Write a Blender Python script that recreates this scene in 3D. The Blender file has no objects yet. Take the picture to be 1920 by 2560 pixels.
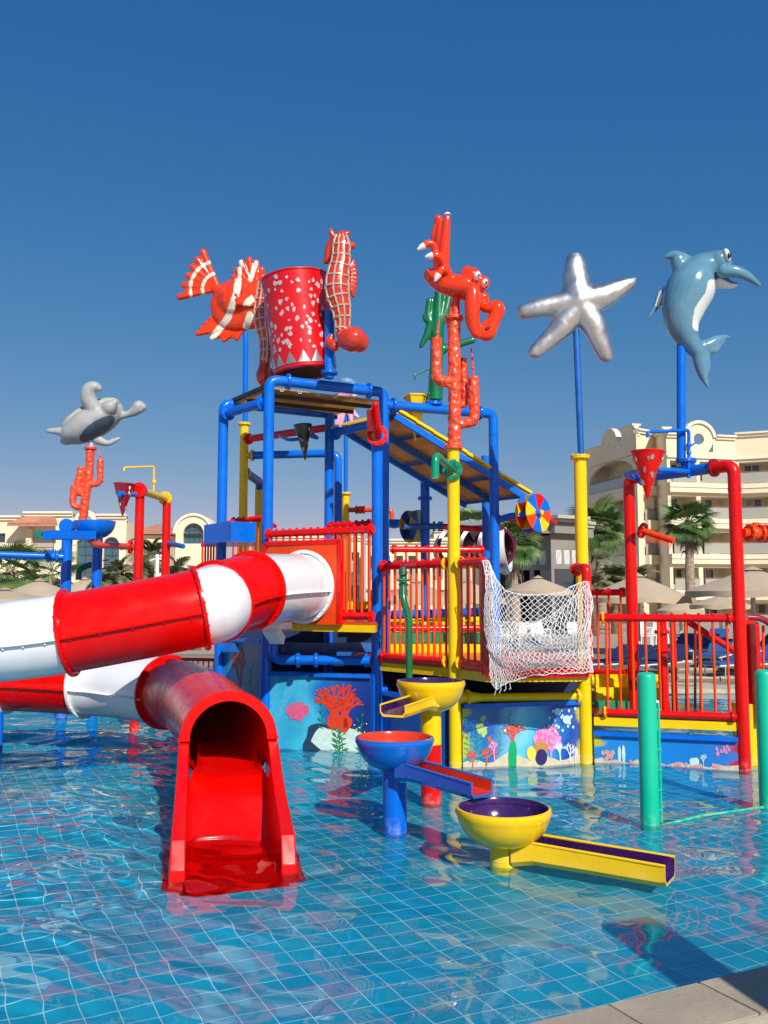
import bpy, bmesh, math, random
import numpy as np
from mathutils import Vector, Matrix, noise
R = math.radians
sc = bpy.context.scene
col = sc.collection
rnd = random.Random(7)

# ------------------------------------------------------------------ camera
CAM_H, FL, PITCH = 2.2, 2300.0, R(5.34)
cam = bpy.data.objects.new('camera', bpy.data.cameras.new('camera'))
col.objects.link(cam)
cam.location = (0, 0, CAM_H)
cam.rotation_euler = (R(90) + PITCH, 0, 0)
cam.data.sensor_fit = 'HORIZONTAL'
cam.data.sensor_width = 36
cam.data.lens = FL / 1920 * 36
cam.data.clip_start = 0.1
cam.data.clip_end = 3000
sc.camera = cam

# ------------------------------------------------------------------ sky and sun
SUN_AZ, SUN_EL = 158.0, 37.0            # degrees: clockwise from +Y, above the horizon
w = bpy.data.worlds.new('World'); sc.world = w; w.use_nodes = True
wn = w.node_tree
bg = wn.nodes['Background']
sky = wn.nodes.new('ShaderNodeTexSky'); sky.sky_type = 'NISHITA'; sky.sun_disc = False
sky.sun_elevation = R(SUN_EL); sky.sun_rotation = R(SUN_AZ)
sky.altitude = 0; sky.air_density = 1.0; sky.dust_density = 0.15; sky.ozone_density = 1.6
SKY_STRENGTH = 0.10
bg.inputs[1].default_value = SKY_STRENGTH
sep = wn.nodes.new('ShaderNodeSeparateColor'); comb = wn.nodes.new('ShaderNodeCombineColor'); wn.links.new(sky.outputs[0], sep.inputs[0])
for ch, (gain, gam) in enumerate(((0.76, 1.52), (0.51, 0.785), (0.61, 0.448))):   # deeper, clearer desert blue
    a_ = wn.nodes.new('ShaderNodeMath'); a_.operation = 'MULTIPLY'; a_.inputs[1].default_value = SKY_STRENGTH; wn.links.new(sep.outputs[ch], a_.inputs[0])
    p_ = wn.nodes.new('ShaderNodeMath'); p_.operation = 'POWER'; p_.inputs[1].default_value = gam; wn.links.new(a_.outputs[0], p_.inputs[0])
    m_ = wn.nodes.new('ShaderNodeMath'); m_.operation = 'MULTIPLY'; m_.inputs[1].default_value = gain / SKY_STRENGTH; wn.links.new(p_.outputs[0], m_.inputs[0])
    wn.links.new(m_.outputs[0], comb.inputs[ch])
wn.links.new(comb.outputs[0], bg.inputs[0])
sun = bpy.data.objects.new('sun', bpy.data.lights.new('sun', 'SUN')); col.objects.link(sun)
sun.data.energy = 4.9; sun.data.angle = R(0.5); sun.data.color = (1.0, 0.955, 0.89)
sd = Vector((math.sin(R(SUN_AZ)) * math.cos(R(SUN_EL)), math.cos(R(SUN_AZ)) * math.cos(R(SUN_EL)), math.sin(R(SUN_EL))))
sun.rotation_euler = sd.to_track_quat('Z', 'Y').to_euler()
sun.data.cycles.is_caustics_light = True
sc.view_settings.view_transform = 'Standard'; sc.view_settings.look = 'None'
sc.view_settings.exposure = 0.0; sc.view_settings.gamma = 1.0
sc.view_settings.use_curve_mapping = False
sc.cycles.max_bounces = 12
sc.cycles.transmission_bounces = 8
sc.cycles.transparent_max_bounces = 12
sc.cycles.sample_clamp_indirect = 6.0
sc.cycles.use_denoising = True

# ------------------------------------------------------------------ measuring helpers
def ray(px, py):
    u = (px - 960) / FL; v = (1280 - py) / FL
    c, s = math.cos(PITCH), math.sin(PITCH)
    return Vector((u, c - v * s, s + v * c))
def P(px, py, D):
    r = ray(px, py); t = D / r.y
    return Vector((r.x * t, D, CAM_H + r.z * t))
def G(px, py, z):
    r = ray(px, py); t = (z - CAM_H) / r.z
    return Vector((r.x * t, r.y * t, z))
def Dw(py, z=0.0): return G(960, py, z).y
def Zp(py, D): return P(960, py, D).z
def Xp(px, py, D): return P(px, py, D).x

# ------------------------------------------------------------------ materials
MATS = {}
def mat(name, color, rough=0.5, metal=0.0, coat=0.0, var=0.0, vscale=3.0, bump=0.0, bscale=40.0, dirt=None, dscale=2.0, damt=0.5, spec=0.5, trans=0.0, alpha=1.0, rvar=0.0):
    if name in MATS: return MATS[name]
    m = bpy.data.materials.new(name); m.use_nodes = True
    nt = m.node_tree; b = nt.nodes['Principled BSDF']
    c4 = (*color, 1)
    b.inputs['Base Color'].default_value = c4
    b.inputs['Roughness'].default_value = rough
    b.inputs['Metallic'].default_value = metal
    b.inputs['Coat Weight'].default_value = coat
    b.inputs['Coat Roughness'].default_value = 0.06
    b.inputs['Specular IOR Level'].default_value = spec
    b.inputs['Transmission Weight'].default_value = trans
    b.inputs['Alpha'].default_value = alpha
    tc = nt.nodes.new('ShaderNodeTexCoord')
    last = None
    if var > 0:
        n = nt.nodes.new('ShaderNodeTexNoise'); n.inputs['Scale'].default_value = vscale; n.inputs['Detail'].default_value = 5
        nt.links.new(tc.outputs['Object'], n.inputs['Vector'])
        mr = nt.nodes.new('ShaderNodeMapRange'); mr.inputs[1].default_value = 0.3; mr.inputs[2].default_value = 0.7
        mr.inputs[3].default_value = 1 - var; mr.inputs[4].default_value = 1 + var
        nt.links.new(n.outputs[0], mr.inputs[0])
        mx = nt.nodes.new('ShaderNodeVectorMath'); mx.operation = 'SCALE'
        mx.inputs[0].default_value = color
        nt.links.new(mr.outputs[0], mx.inputs['Scale'])
        last = mx.outputs[0]
    if dirt is not None:
        n = nt.nodes.new('ShaderNodeTexNoise'); n.inputs['Scale'].default_value = dscale; n.inputs['Detail'].default_value = 8; n.inputs['Roughness'].default_value = 0.7
        nt.links.new(tc.outputs['Object'], n.inputs['Vector'])
        mr = nt.nodes.new('ShaderNodeMapRange'); mr.inputs[1].default_value = 0.52; mr.inputs[2].default_value = 0.75
        mr.inputs[3].default_value = 0; mr.inputs[4].default_value = damt
        nt.links.new(n.outputs[0], mr.inputs[0])
        mx = nt.nodes.new('ShaderNodeMix'); mx.data_type = 'RGBA'
        nt.links.new(mr.outputs[0], mx.inputs[0])
        if last: nt.links.new(last, mx.inputs[6])
        else: mx.inputs[6].default_value = c4
        mx.inputs[7].default_value = (*dirt, 1)
        last = mx.outputs[2]
    if name in ('blue_paint', 'red_paint', 'yellow_paint', 'sea_green_paint', 'blue_fibreglass', 'yellow_fibreglass'):
        # chalky water-line scale: pale patches in the splash zone just above the pool
        ge = nt.nodes.new('ShaderNodeNewGeometry'); sx = nt.nodes.new('ShaderNodeSeparateXYZ'); nt.links.new(ge.outputs['Position'], sx.inputs[0])
        mz = nt.nodes.new('ShaderNodeMapRange'); mz.inputs[1].default_value = 0.16; mz.inputs[2].default_value = 0.0; mz.inputs[3].default_value = 0.0; mz.inputs[4].default_value = 0.45
        nt.links.new(sx.outputs[2], mz.inputs[0])
        nz = nt.nodes.new('ShaderNodeTexNoise'); nz.inputs['Scale'].default_value = 14; nz.inputs['Detail'].default_value = 6; nt.links.new(ge.outputs['Position'], nz.inputs['Vector'])
        mn = nt.nodes.new('ShaderNodeMapRange'); mn.inputs[1].default_value = 0.42; mn.inputs[2].default_value = 0.68; nt.links.new(nz.outputs[0], mn.inputs[0])
        mm = nt.nodes.new('ShaderNodeMath'); mm.operation = 'MULTIPLY'; nt.links.new(mz.outputs[0], mm.inputs[0]); nt.links.new(mn.outputs[0], mm.inputs[1])
        mx = nt.nodes.new('ShaderNodeMix'); mx.data_type = 'RGBA'; nt.links.new(mm.outputs[0], mx.inputs[0])
        if last: nt.links.new(last, mx.inputs[6])
        else: mx.inputs[6].default_value = c4
        mx.inputs[7].default_value = (0.5 + .3 * color[0], 0.46 + .3 * color[1], 0.42 + .3 * color[2], 1); last = mx.outputs[2]
    if last: nt.links.new(last, b.inputs['Base Color'])
    if rvar > 0:
        n = nt.nodes.new('ShaderNodeTexNoise'); n.inputs['Scale'].default_value = 6; n.inputs['Detail'].default_value = 6
        nt.links.new(tc.outputs['Object'], n.inputs['Vector'])
        mr = nt.nodes.new('ShaderNodeMapRange'); mr.inputs[1].default_value = 0.3; mr.inputs[2].default_value = 0.7
        mr.inputs[3].default_value = max(0.03, rough - rvar); mr.inputs[4].default_value = rough + rvar
        nt.links.new(n.outputs[0], mr.inputs[0]); nt.links.new(mr.outputs[0], b.inputs['Roughness'])
    if bump > 0:
        n = nt.nodes.new('ShaderNodeTexNoise'); n.inputs['Scale'].default_value = bscale; n.inputs['Detail'].default_value = 4
        nt.links.new(tc.outputs['Object'], n.inputs['Vector'])
        bp = nt.nodes.new('ShaderNodeBump'); bp.inputs['Strength'].default_value = min(1, bump); bp.inputs['Distance'].default_value = 0.01
        nt.links.new(n.outputs[0], bp.inputs['Height']); nt.links.new(bp.outputs[0], b.inputs['Normal'])
    MATS[name] = m
    return m

BLUE = mat('blue_paint', (0.0005, 0.145, 0.68), 0.3, coat=0.22, spec=0.3, var=0.12, vscale=2.2, bump=0.05, bscale=25, rvar=0.1, dirt=(0.03, 0.2, 0.6), damt=0.25, dscale=5)
BLUE_D = mat('dark_blue_paint', (0.004, 0.11, 0.42), 0.4, coat=0.2, var=0.25, vscale=3, bump=0.1, bscale=20, dirt=(0.12, 0.2, 0.32), damt=0.5, dscale=5)  # darker, more mottled blue than the main paint
RED = mat('red_paint', (0.74, 0.003, 0.001), 0.3, coat=0.2, spec=0.3, var=0.1, vscale=2, bump=0.05, bscale=20, rvar=0.1, dirt=(0.5, 0.02, 0.012), damt=0.35, dscale=4)
REDFG = mat('red_fibreglass', (0.74, 0.002, 0.001), 0.26, coat=0.12, spec=0.26, var=0.07, vscale=1.2, bump=0.05, bscale=5, rvar=0.08, dirt=(0.55, 0.025, 0.02), damt=0.45, dscale=2.5)
REDDK = mat('dark_red_fibreglass', (0.30, 0.008, 0.012), 0.22, coat=0.5, var=0.2, vscale=3, bump=0.05, bscale=6, dirt=(0.2, 0.03, 0.04), damt=0.5, dscale=3)  # much darker red than the main fibreglass, with more mottling
ORANGE = mat('red_orange_paint', (0.84, 0.065, 0.006), 0.35, coat=0.15, spec=0.3, var=0.12, vscale=4, bump=0.05)
SCARLET = mat('scarlet_gloss', (0.84, 0.045, 0.004), 0.2, coat=0.5, spec=0.35, var=0.1, vscale=5, bump=0.12, bscale=8, rvar=0.06, dirt=(0.42, 0.02, 0.008), damt=0.4, dscale=6)
YELLOW = mat('yellow_paint', (0.95, 0.60, 0.002), 0.3, coat=0.2, spec=0.3, var=0.06, vscale=3, bump=0.05, bscale=20, rvar=0.1, dirt=(0.75, 0.42, 0.02), damt=0.3, dscale=5)
YELLOWFG = mat('yellow_fibreglass', (0.95, 0.58, 0.003), 0.17, coat=0.4, spec=0.35, var=0.05, vscale=3, bump=0.06, bscale=6, dirt=(0.65, 0.36, 0.02), damt=0.3, dscale=7)
WHITEFG = mat('white_fibreglass', (0.84, 0.84, 0.83), 0.22, coat=0.4, var=0.04, vscale=2, bump=0.12, bscale=5, dirt=(0.58, 0.58, 0.56), damt=0.4, dscale=4)
WHITE = mat('white_paint', (0.8, 0.79, 0.75), 0.45, var=0.05)
CREAMP = mat('cream_paint', (0.80, 0.72, 0.56), 0.35, var=0.12, vscale=12, bump=0.1)
GREEN = mat('green_paint', (0.0, 0.27, 0.12), 0.28, coat=0.4, var=0.15, vscale=4, bump=0.06)
GREEN_D = mat('dark_green_paint', (0.004, 0.16, 0.055), 0.3, coat=0.4, var=0.2, vscale=4, bump=0.1)
MINT = mat('sea_green_paint', (0.0, 0.52, 0.30), 0.38, coat=0.3, var=0.05, vscale=3, bump=0.04, rvar=0.08)
PURPLE = mat('purple_gelcoat', (0.045, 0.01, 0.10), 0.16, coat=0.6, var=0.15, vscale=5, bump=0.08, dirt=(0.16, 0.1, 0.2), damt=0.25, dscale=9)
MAROON = mat('maroon_gelcoat', (0.10, 0.005, 0.018), 0.3, coat=0.4)
CORAL = mat('coral_paint', (0.84, 0.075, 0.018), 0.33, coat=0.25, var=0.16, vscale=4, bump=1.0, bscale=22, dirt=(0.72, 0.16, 0.10), damt=0.5, dscale=3)
SILVER = mat('silver_paint', (0.62, 0.605, 0.58), 0.36, metal=0.92, var=0.12, vscale=3, bump=0.25, bscale=5, rvar=0.08)
DOLPH = mat('dolphin_blue', (0.11, 0.26, 0.36), 0.2, coat=0.6, var=0.12, vscale=2.5, bump=0.06, bscale=6, dirt=(0.16, 0.36, 0.46), damt=0.5, dscale=3)
GREYT = mat('turtle_grey', (0.36, 0.37, 0.36), 0.5, var=0.15, vscale=4, bump=0.2, bscale=9, dirt=(0.24, 0.33, 0.37), damt=0.6, dscale=2.6)
SLATE = mat('turtle_belly', (0.05, 0.085, 0.12), 0.5, var=0.15, vscale=5)
BLACK = mat('black_paint', (0.012, 0.012, 0.014), 0.3)
PINK = mat('pink_paint', (0.70, 0.36, 0.52), 0.3, coat=0.4, var=0.1)
NETW = mat('white_rope', (0.78, 0.77, 0.74), 0.8, var=0.08)
WOODY = mat('ochre_plank', (0.66, 0.44, 0.13), 0.6, var=0.25, vscale=4, bump=0.2, bscale=14, dirt=(0.25, 0.15, 0.06), damt=0.6, dscale=3)
STEEL = mat('galvanised_steel', (0.5, 0.5, 0.48), 0.4, metal=0.7, var=0.15)
STUC = mat('cream_stucco', (0.82, 0.69, 0.475), 0.85, var=0.06, vscale=0.35, bump=0.1, bscale=6, dirt=(0.64, 0.53, 0.36), damt=0.35, dscale=0.25)
STUCT = mat('pale_stucco_trim', (0.80, 0.72, 0.55), 0.8, var=0.05, vscale=0.5)
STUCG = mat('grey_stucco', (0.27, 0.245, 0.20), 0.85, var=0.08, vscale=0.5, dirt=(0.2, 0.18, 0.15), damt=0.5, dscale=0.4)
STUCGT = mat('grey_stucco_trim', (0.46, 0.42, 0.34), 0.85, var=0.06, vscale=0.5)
RECESS = mat('balcony_wall_stucco', (0.80, 0.69, 0.50), 0.85, var=0.06, vscale=0.6)
GLASS = mat('dark_window_glass', (0.03, 0.055, 0.065), 0.06, spec=0.9, coat=0.5)
GLASSB = mat('teal_window_glass', (0.035, 0.11, 0.15), 0.06, spec=0.9, coat=0.6)
CURT = mat('pale_curtain', (0.42, 0.40, 0.33), 0.8, var=0.15, vscale=6)
RAILM = mat('balcony_glass', (0.40, 0.38, 0.31), 0.15, coat=0.4)
TERRA = mat('terracotta_tiles', (0.50, 0.22, 0.13), 0.7, var=0.15, vscale=3)
FABRIC = mat('beige_canvas', (0.50, 0.385, 0.255), 0.9, var=0.05, vscale=1.5, bump=0.1, bscale=8, dirt=(0.44, 0.35, 0.24), damt=0.4, dscale=1.5)
NAVY = mat('navy_cushion', (0.012, 0.03, 0.11), 0.7, var=0.1)
SKYB = mat('blue_cushion', (0.02, 0.10, 0.30), 0.7, var=0.1)
BARK = mat('palm_bark', (0.20, 0.13, 0.08), 0.95, var=0.3, vscale=5, bump=0.8, bscale=14)
BARKP = mat('pale_palm_bark', (0.36, 0.27, 0.19), 0.95, var=0.25, vscale=4, bump=0.6, bscale=12)
LEAF = mat('fan_palm_leaf', (0.10, 0.19, 0.045), 0.5, var=0.35, vscale=2, dirt=(0.22, 0.22, 0.08), damt=0.7, dscale=1.2)
LEAFD = mat('date_palm_leaf', (0.17, 0.18, 0.085), 0.55, var=0.35, vscale=2, dirt=(0.23, 0.19, 0.09), damt=0.7, dscale=0.9)
DRYLEAF = mat('dry_palm_skirt', (0.17, 0.12, 0.07), 0.9, var=0.3, vscale=4)
STONE = mat('coping_stone', (0.40, 0.325, 0.225), 0.75, var=0.18, vscale=3, bump=0.35, bscale=30, dirt=(0.24, 0.21, 0.17), damt=0.6, dscale=6)
STONEL = mat('pale_sandstone', (0.56, 0.46, 0.31), 0.8, var=0.15, vscale=4, bump=0.4, bscale=24, dirt=(0.35, 0.28, 0.2), damt=0.6, dscale=7)
TERR = mat('terrace_stone', (0.25, 0.19, 0.145), 0.85, var=0.16, vscale=1.2, bump=0.3, bscale=16, dirt=(0.2, 0.16, 0.13), damt=0.5, dscale=1.5)
SANDM = mat('sandy_ground', (0.42, 0.35, 0.26), 0.95, var=0.15, vscale=0.4)
TILEA = mat('blue_pool_tile', (0.004, 0.37, 0.52), 0.3, var=0.10, vscale=1.3)
TILEB = mat('cyan_pool_tile', (0.008, 0.41, 0.55), 0.3, var=0.10, vscale=1.3)
TILEC = mat('deep_blue_pool_tile', (0.003, 0.33, 0.485), 0.3, var=0.10, vscale=1.3)
GROUT = mat('pool_grout', (0.68, 0.76, 0.75), 0.8, var=0.1)
POOLW = mat('pool_wall_tile', (0.03, 0.26, 0.42), 0.4, var=0.15)

TARP = mat('ochre_translucent_sheet', (0.72, 0.50, 0.15), 0.6, var=0.2, vscale=3, dirt=(0.35, 0.22, 0.07), damt=0.6, dscale=3)
_n = TARP.node_tree; _t = _n.nodes.new('ShaderNodeBsdfTranslucent'); _t.inputs[0].default_value = (0.85, 0.6, 0.2, 1); _m = _n.nodes.new('ShaderNodeMixShader'); _m.inputs[0].default_value = 0.45
_o = _n.nodes['Material Output']; _n.links.new(_n.nodes['Principled BSDF'].outputs[0], _m.inputs[1]); _n.links.new(_t.outputs[0], _m.inputs[2]); _n.links.new(_m.outputs[0], _o.inputs[0])
RUSTR = mat('brown_handrail', (0.34, 0.14, 0.08), 0.5)

# water: a real refracting, reflecting surface
WATER = bpy.data.materials.new('pool_water'); WATER.use_nodes = True
b = WATER.node_tree.nodes['Principled BSDF']
b.inputs['Base Color'].default_value = (0.84, 0.97, 1.0, 1); b.inputs['Roughness'].default_value = 0.0
b.inputs['IOR'].default_value = 1.333; b.inputs['Transmission Weight'].default_value = 1.0

# ------------------------------------------------------------------ mesh builder
class MB:
    def __init__(s): s.v = []; s.f = []; s.m = []; s.mi = 0
    def add(s, vs, fs):
        o = len(s.v); s.v += [tuple(v) for v in vs]; s.f += [tuple(i + o for i in f) for f in fs]; s.m += [s.mi] * len(fs)
        return s
    def box(s, c, size, rz=0.0, M=None):
        x, y, z = size[0] / 2, size[1] / 2, size[2] / 2
        vs = [Vector((sx * x, sy * y, sz * z)) for sz in (-1, 1) for sx, sy in ((-1, -1), (1, -1), (1, 1), (-1, 1))]
        if M is None: M = Matrix.Rotation(rz, 3, 'Z')
        c = Vector(c)
        return s.add([M @ v + c for v in vs], [(3, 2, 1, 0), (4, 5, 6, 7), (0, 1, 5, 4), (1, 2, 6, 5), (2, 3, 7, 6), (3, 0, 4, 7)])
    def bar(s, a, b, w, h, up=Vector((0, 0, 1))):
        a = Vector(a); b = Vector(b); d = (b - a); L = d.length; d.normalize()
        x = d.cross(up)
        if x.length < 1e-4: x = d.cross(Vector((0, 1, 0)))
        x.normalize(); y = x.cross(d)
        M = Matrix((x, d, y)).transposed()
        return s.box((a + b) / 2, (w, L, h), M=M)
    def tube(s, path, rad, seg=16, cap=True, flat=None, close=False):
        path = [Vector(p) for p in path]; n = len(path)
        rad = rad if isinstance(rad, (list, tuple)) else [rad] * n
        tang = []
        for i in range(n):
            t = path[min(i + 1, n - 1)] - path[max(i - 1, 0)]
            tang.append(t.normalized() if t.length > 1e-9 else Vector((0, 0, 1)))
        ref = flat.normalized() if flat is not None else (Vector((0, 0, 1)) if abs(tang[0].z) < 0.9 else Vector((1, 0, 0)))
        x = (ref - tang[0] * ref.dot(tang[0])).normalized()
        vs = []
        for i in range(n):
            x = (x - tang[i] * x.dot(tang[i])).normalized(); y = tang[i].cross(x)
            r = rad[i]; rx, ry = (r if isinstance(r, (tuple, list)) else (r, r))
            for k in range(seg):
                a = 2 * math.pi * k / seg
                vs.append(path[i] + x * (rx * math.cos(a)) + y * (ry * math.sin(a)))
        fs = [(i * seg + k, i * seg + (k + 1) % seg, (i + 1) * seg + (k + 1) % seg, (i + 1) * seg + k) for i in range(n - 1) for k in range(seg)]
        if cap:
            fs.append(tuple(reversed(range(seg)))); fs.append(tuple(range((n - 1) * seg, n * seg)))
        return s.add(vs, fs)
    def lathe(s, prof, o, axis=Vector((0, 0, 1)), seg=32, close=False):
        """prof: (radius, height) pairs"""
        axis = Vector(axis).normalized(); ref = Vector((1, 0, 0)) if abs(axis.x) < 0.9 else Vector((0, 1, 0))
        x = (ref - axis * ref.dot(axis)).normalized(); y = axis.cross(x); o = Vector(o); vs = []
        for r, h in prof:
            for k in range(seg):
                a = 2 * math.pi * k / seg
                vs.append(o + axis * h + x * (r * math.cos(a)) + y * (r * math.sin(a)))
        n = len(prof)
        fs = [(i * seg + k, i * seg + (k + 1) % seg, (i + 1) * seg + (k + 1) % seg, (i + 1) * seg + k) for i in range(n - 1) for k in range(seg)]
        return s.add(vs, fs)
    def ell(s, c, r, seg=14, M=None):
        vs = []; fs = []; c = Vector(c); r = r if isinstance(r, (tuple, list)) else (r, r, r)
        rings = seg // 2 + 1
        for i in range(1, rings):
            th = math.pi * i / rings
            for k in range(seg):
                a = 2 * math.pi * k / seg
                v = Vector((r[0] * math.sin(th) * math.cos(a), r[1] * math.sin(th) * math.sin(a), r[2] * math.cos(th)))
                if M is not None: v = M @ v
                vs.append(v + c)
        t = Vector((0, 0, r[2])); b_ = Vector((0, 0, -r[2]))
        if M is not None: t = M @ t; b_ = M @ b_
        vs += [t + c, b_ + c]; nt_ = len(vs) - 2; nb = nt_ + 1
        for i in range(rings - 2):
            for k in range(seg):
                a0 = i * seg + k; a1 = i * seg + (k + 1) % seg
                fs.append((a0, a0 + seg, a1 + seg, a1))
        for k in range(seg):
            fs.append((nt_, k, (k + 1) % seg)); fs.append((nb, (rings - 2) * seg + (k + 1) % seg, (rings - 2) * seg + k))
        return s.add(vs, fs)
    def prism(s, poly, d):
        """flat polygon (3-D points) thickened by vector d"""
        n = len(poly); d = Vector(d)
        vs = [Vector(p) for p in poly] + [Vector(p) + d for p in poly]
        fs = [tuple(reversed(range(n))), tuple(range(n, 2 * n))] + [(i, (i + 1) % n, n + (i + 1) % n, n + i) for i in range(n)]
        return s.add(vs, fs)
    def mesh(s, name, mats, off=Vector((0, 0, 0)), ang=40, fix=True):
        me = bpy.data.meshes.new(name)
        me.from_pydata([tuple(Vector(v) - off) for v in s.v], [], s.f)
        for m in (mats if isinstance(mats, (list, tuple)) else [mats]): me.materials.append(m)
        me.polygons.foreach_set('material_index', s.m)
        if fix:
            bm = bmesh.new(); bm.from_mesh(me); bmesh.ops.recalc_face_normals(bm, faces=bm.faces); bm.to_mesh(me); bm.free()
        if ang: 
            me.polygons.foreach_set('use_smooth', [True] * len(me.polygons)); me.set_sharp_from_angle(angle=R(ang))
        return me

def wloc(o):
    v = Vector((0, 0, 0))
    while o is not None: v = v + o.location; o = o.parent
    return v
def put(name, mb, mats, parent=None, ang=40, label=None, kind=None, fix=True):
    off = wloc(parent) if parent is not None else Vector((0, 0, 0))
    me = mb.mesh(name, mats, off, ang, fix)
    o = bpy.data.objects.new(name, me); col.objects.link(o)
    if parent is not None: o.parent = parent
    if label: o['label'] = label
    if kind: o['kind'] = kind
    return o
def thing(name, label, cat, loc=(0, 0, 0), group=None):
    o = bpy.data.objects.new(name, None); col.objects.link(o); o.location = loc; o.empty_display_size = 0.1
    o['label'] = label; o['category'] = cat
    if group: o['group'] = group
    return o
def tag(o, label, cat, group=None):
    o['label'] = label; o['category'] = cat
    if group: o['group'] = group
    return o
def rebase(o, loc):
    """move the origin of a single-mesh thing to loc"""
    loc = Vector(loc); o.data.transform(Matrix.Translation(-loc)); o.location = loc; return o
def copy_tree(o, parent=None, label=None):
    c = o.copy(); col.objects.link(c); c.parent = parent
    if label: c['label'] = label
    for ch in list(o.children):
        copy_tree(ch, c)
    return c
def fillet(pts, r, n=7):
    pts = [Vector(p) for p in pts]; out = [pts[0]]
    for i in range(1, len(pts) - 1):
        a = (pts[i - 1] - pts[i]); b_ = (pts[i + 1] - pts[i]); q = min(r, a.length * 0.49, b_.length * 0.49)
        a = pts[i] + a.normalized() * q; c = pts[i] + b_.normalized() * q
        for k in range(n + 1):
            t = k / n; out.append(a * (1 - t) ** 2 + pts[i] * 2 * t * (1 - t) + c * t * t)
    out.append(pts[-1]); return out
def spline(pts, n=6):
    """Catmull-Rom through tuples of numbers"""
    pts = [tuple(p) for p in pts]; out = []
    for i in range(len(pts) - 1):
        p0 = pts[max(i - 1, 0)]; p1 = pts[i]; p2 = pts[i + 1]; p3 = pts[min(i + 2, len(pts) - 1)]
        for k in range(n):
            t = k / n
            out.append(tuple(0.5 * (2 * b + (c - a) * t + (2 * a - 5 * b + 4 * c - d) * t * t + (3 * b - a - 3 * c + d) * t ** 3) for a, b, c, d in zip(p0, p1, p2, p3)))
    out.append(pts[-1]); return out
def pipe(name, pts, r, m, parent, fil=0.0, seg=18, **k):
    return put(name, MB().tube(fillet(pts, fil) if fil else pts, r, seg), m, parent, **k)
def flange_mb(mb, p, d, r, pair=True, bolts=8):
    p = Vector(p); d = Vector(d).normalized(); R_ = r * 1.55; t = r * 0.22
    for s_ in ((-1, 1) if pair else (1,)):
        o = p + d * (s_ * t * 0.62)
        mb.lathe([(r * 0.9, -t / 2), (R_, -t / 2), (R_ * 1.01, -t * 0.3), (R_ * 1.01, t * 0.3), (R_, t / 2), (r * 0.9, t / 2)], o, d, 24)
    ref = Vector((0, 0, 1)) if abs(d.z) < 0.9 else Vector((1, 0, 0)); x = (ref - d * ref.dot(d)).normalized(); y = d.cross(x)
    for k in range(bolts):
        a = 2 * math.pi * (k + 0.5) / bolts; c = p + (x * math.cos(a) + y * math.sin(a)) * (r * 1.3)
        mb.tube([c - d * t * 2.0, c + d * t * 2.0], r * 0.11, 6)
def flange(p, d, r, m, parent, pair=True):
    mb = MB(); flange_mb(mb, p, d, r, pair); return put('flange', mb, m, parent, ang=30)
def blob(name, mb, mats, parent=None, voxel=0.02, smooth=6, assign=None, label=None, factor=0.5, off=None):
    """overlapping solids melted into one continuous skin"""
    o_ = wloc(parent) if parent is not None else Vector((0, 0, 0))
    me = mb.mesh(name, mats[0] if isinstance(mats, (list, tuple)) else mats, o_, 0)
    t = bpy.data.objects.new(name, me); col.objects.link(t)
    md = t.modifiers.new('r', 'REMESH'); md.mode = 'VOXEL'; md.voxel_size = voxel; md.use_smooth_shade = True
    sm = t.modifiers.new('s', 'SMOOTH'); sm.iterations = smooth; sm.factor = factor
    dg = bpy.context.evaluated_depsgraph_get(); me2 = bpy.data.meshes.new_from_object(t.evaluated_get(dg)); me2.name = name
    bpy.data.objects.remove(t); bpy.data.meshes.remove(me)
    me2.materials.clear()
    for m in (mats if isinstance(mats, (list, tuple)) else [mats]): me2.materials.append(m)
    n = len(me2.polygons); me2.polygons.foreach_set('use_smooth', [True] * n)
    if assign:
        me2.polygons.foreach_set('material_index', [assign(p.center + o_, p.normal) for p in me2.polygons])
    else:
        me2.polygons.foreach_set('material_index', [0] * n)
    o = bpy.data.objects.new(name, me2); col.objects.link(o)
    if parent is not None: o.parent = parent
    if label: o['label'] = label
    return o
def smoothstep(a, b, x):
    t = np.clip((x - a) / (b - a), 0, 1); return t * t * (3 - 2 * t)

# ================================================================== POOL
CANG = R(26)
C0 = G(1307, 2560, 0.12)
e1 = Vector((math.cos(CANG), math.sin(CANG), 0)); e2 = Vector((math.sin(CANG), -math.cos(CANG), 0))
FLOORZ = -0.17
mb = MB(); mb.add([(-18, 1.5, FLOORZ - .0035), (18, 1.5, FLOORZ - .0035), (18, 21.6, FLOORZ - .0035), (-18, 21.6, FLOORZ - .0035)], [(0, 1, 2, 3)])
pool_floor = put('pool_floor', mb, GROUT, kind='structure', ang=0)
mb = MB(); mb.add([(-18, 16.0, FLOORZ), (18, 16.0, FLOORZ), (18, 21.6, FLOORZ), (-18, 21.6, FLOORZ)], [(0, 1, 2, 3)])
put('pool_floor_far', mb, TILEA, kind='structure', ang=0)
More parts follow.
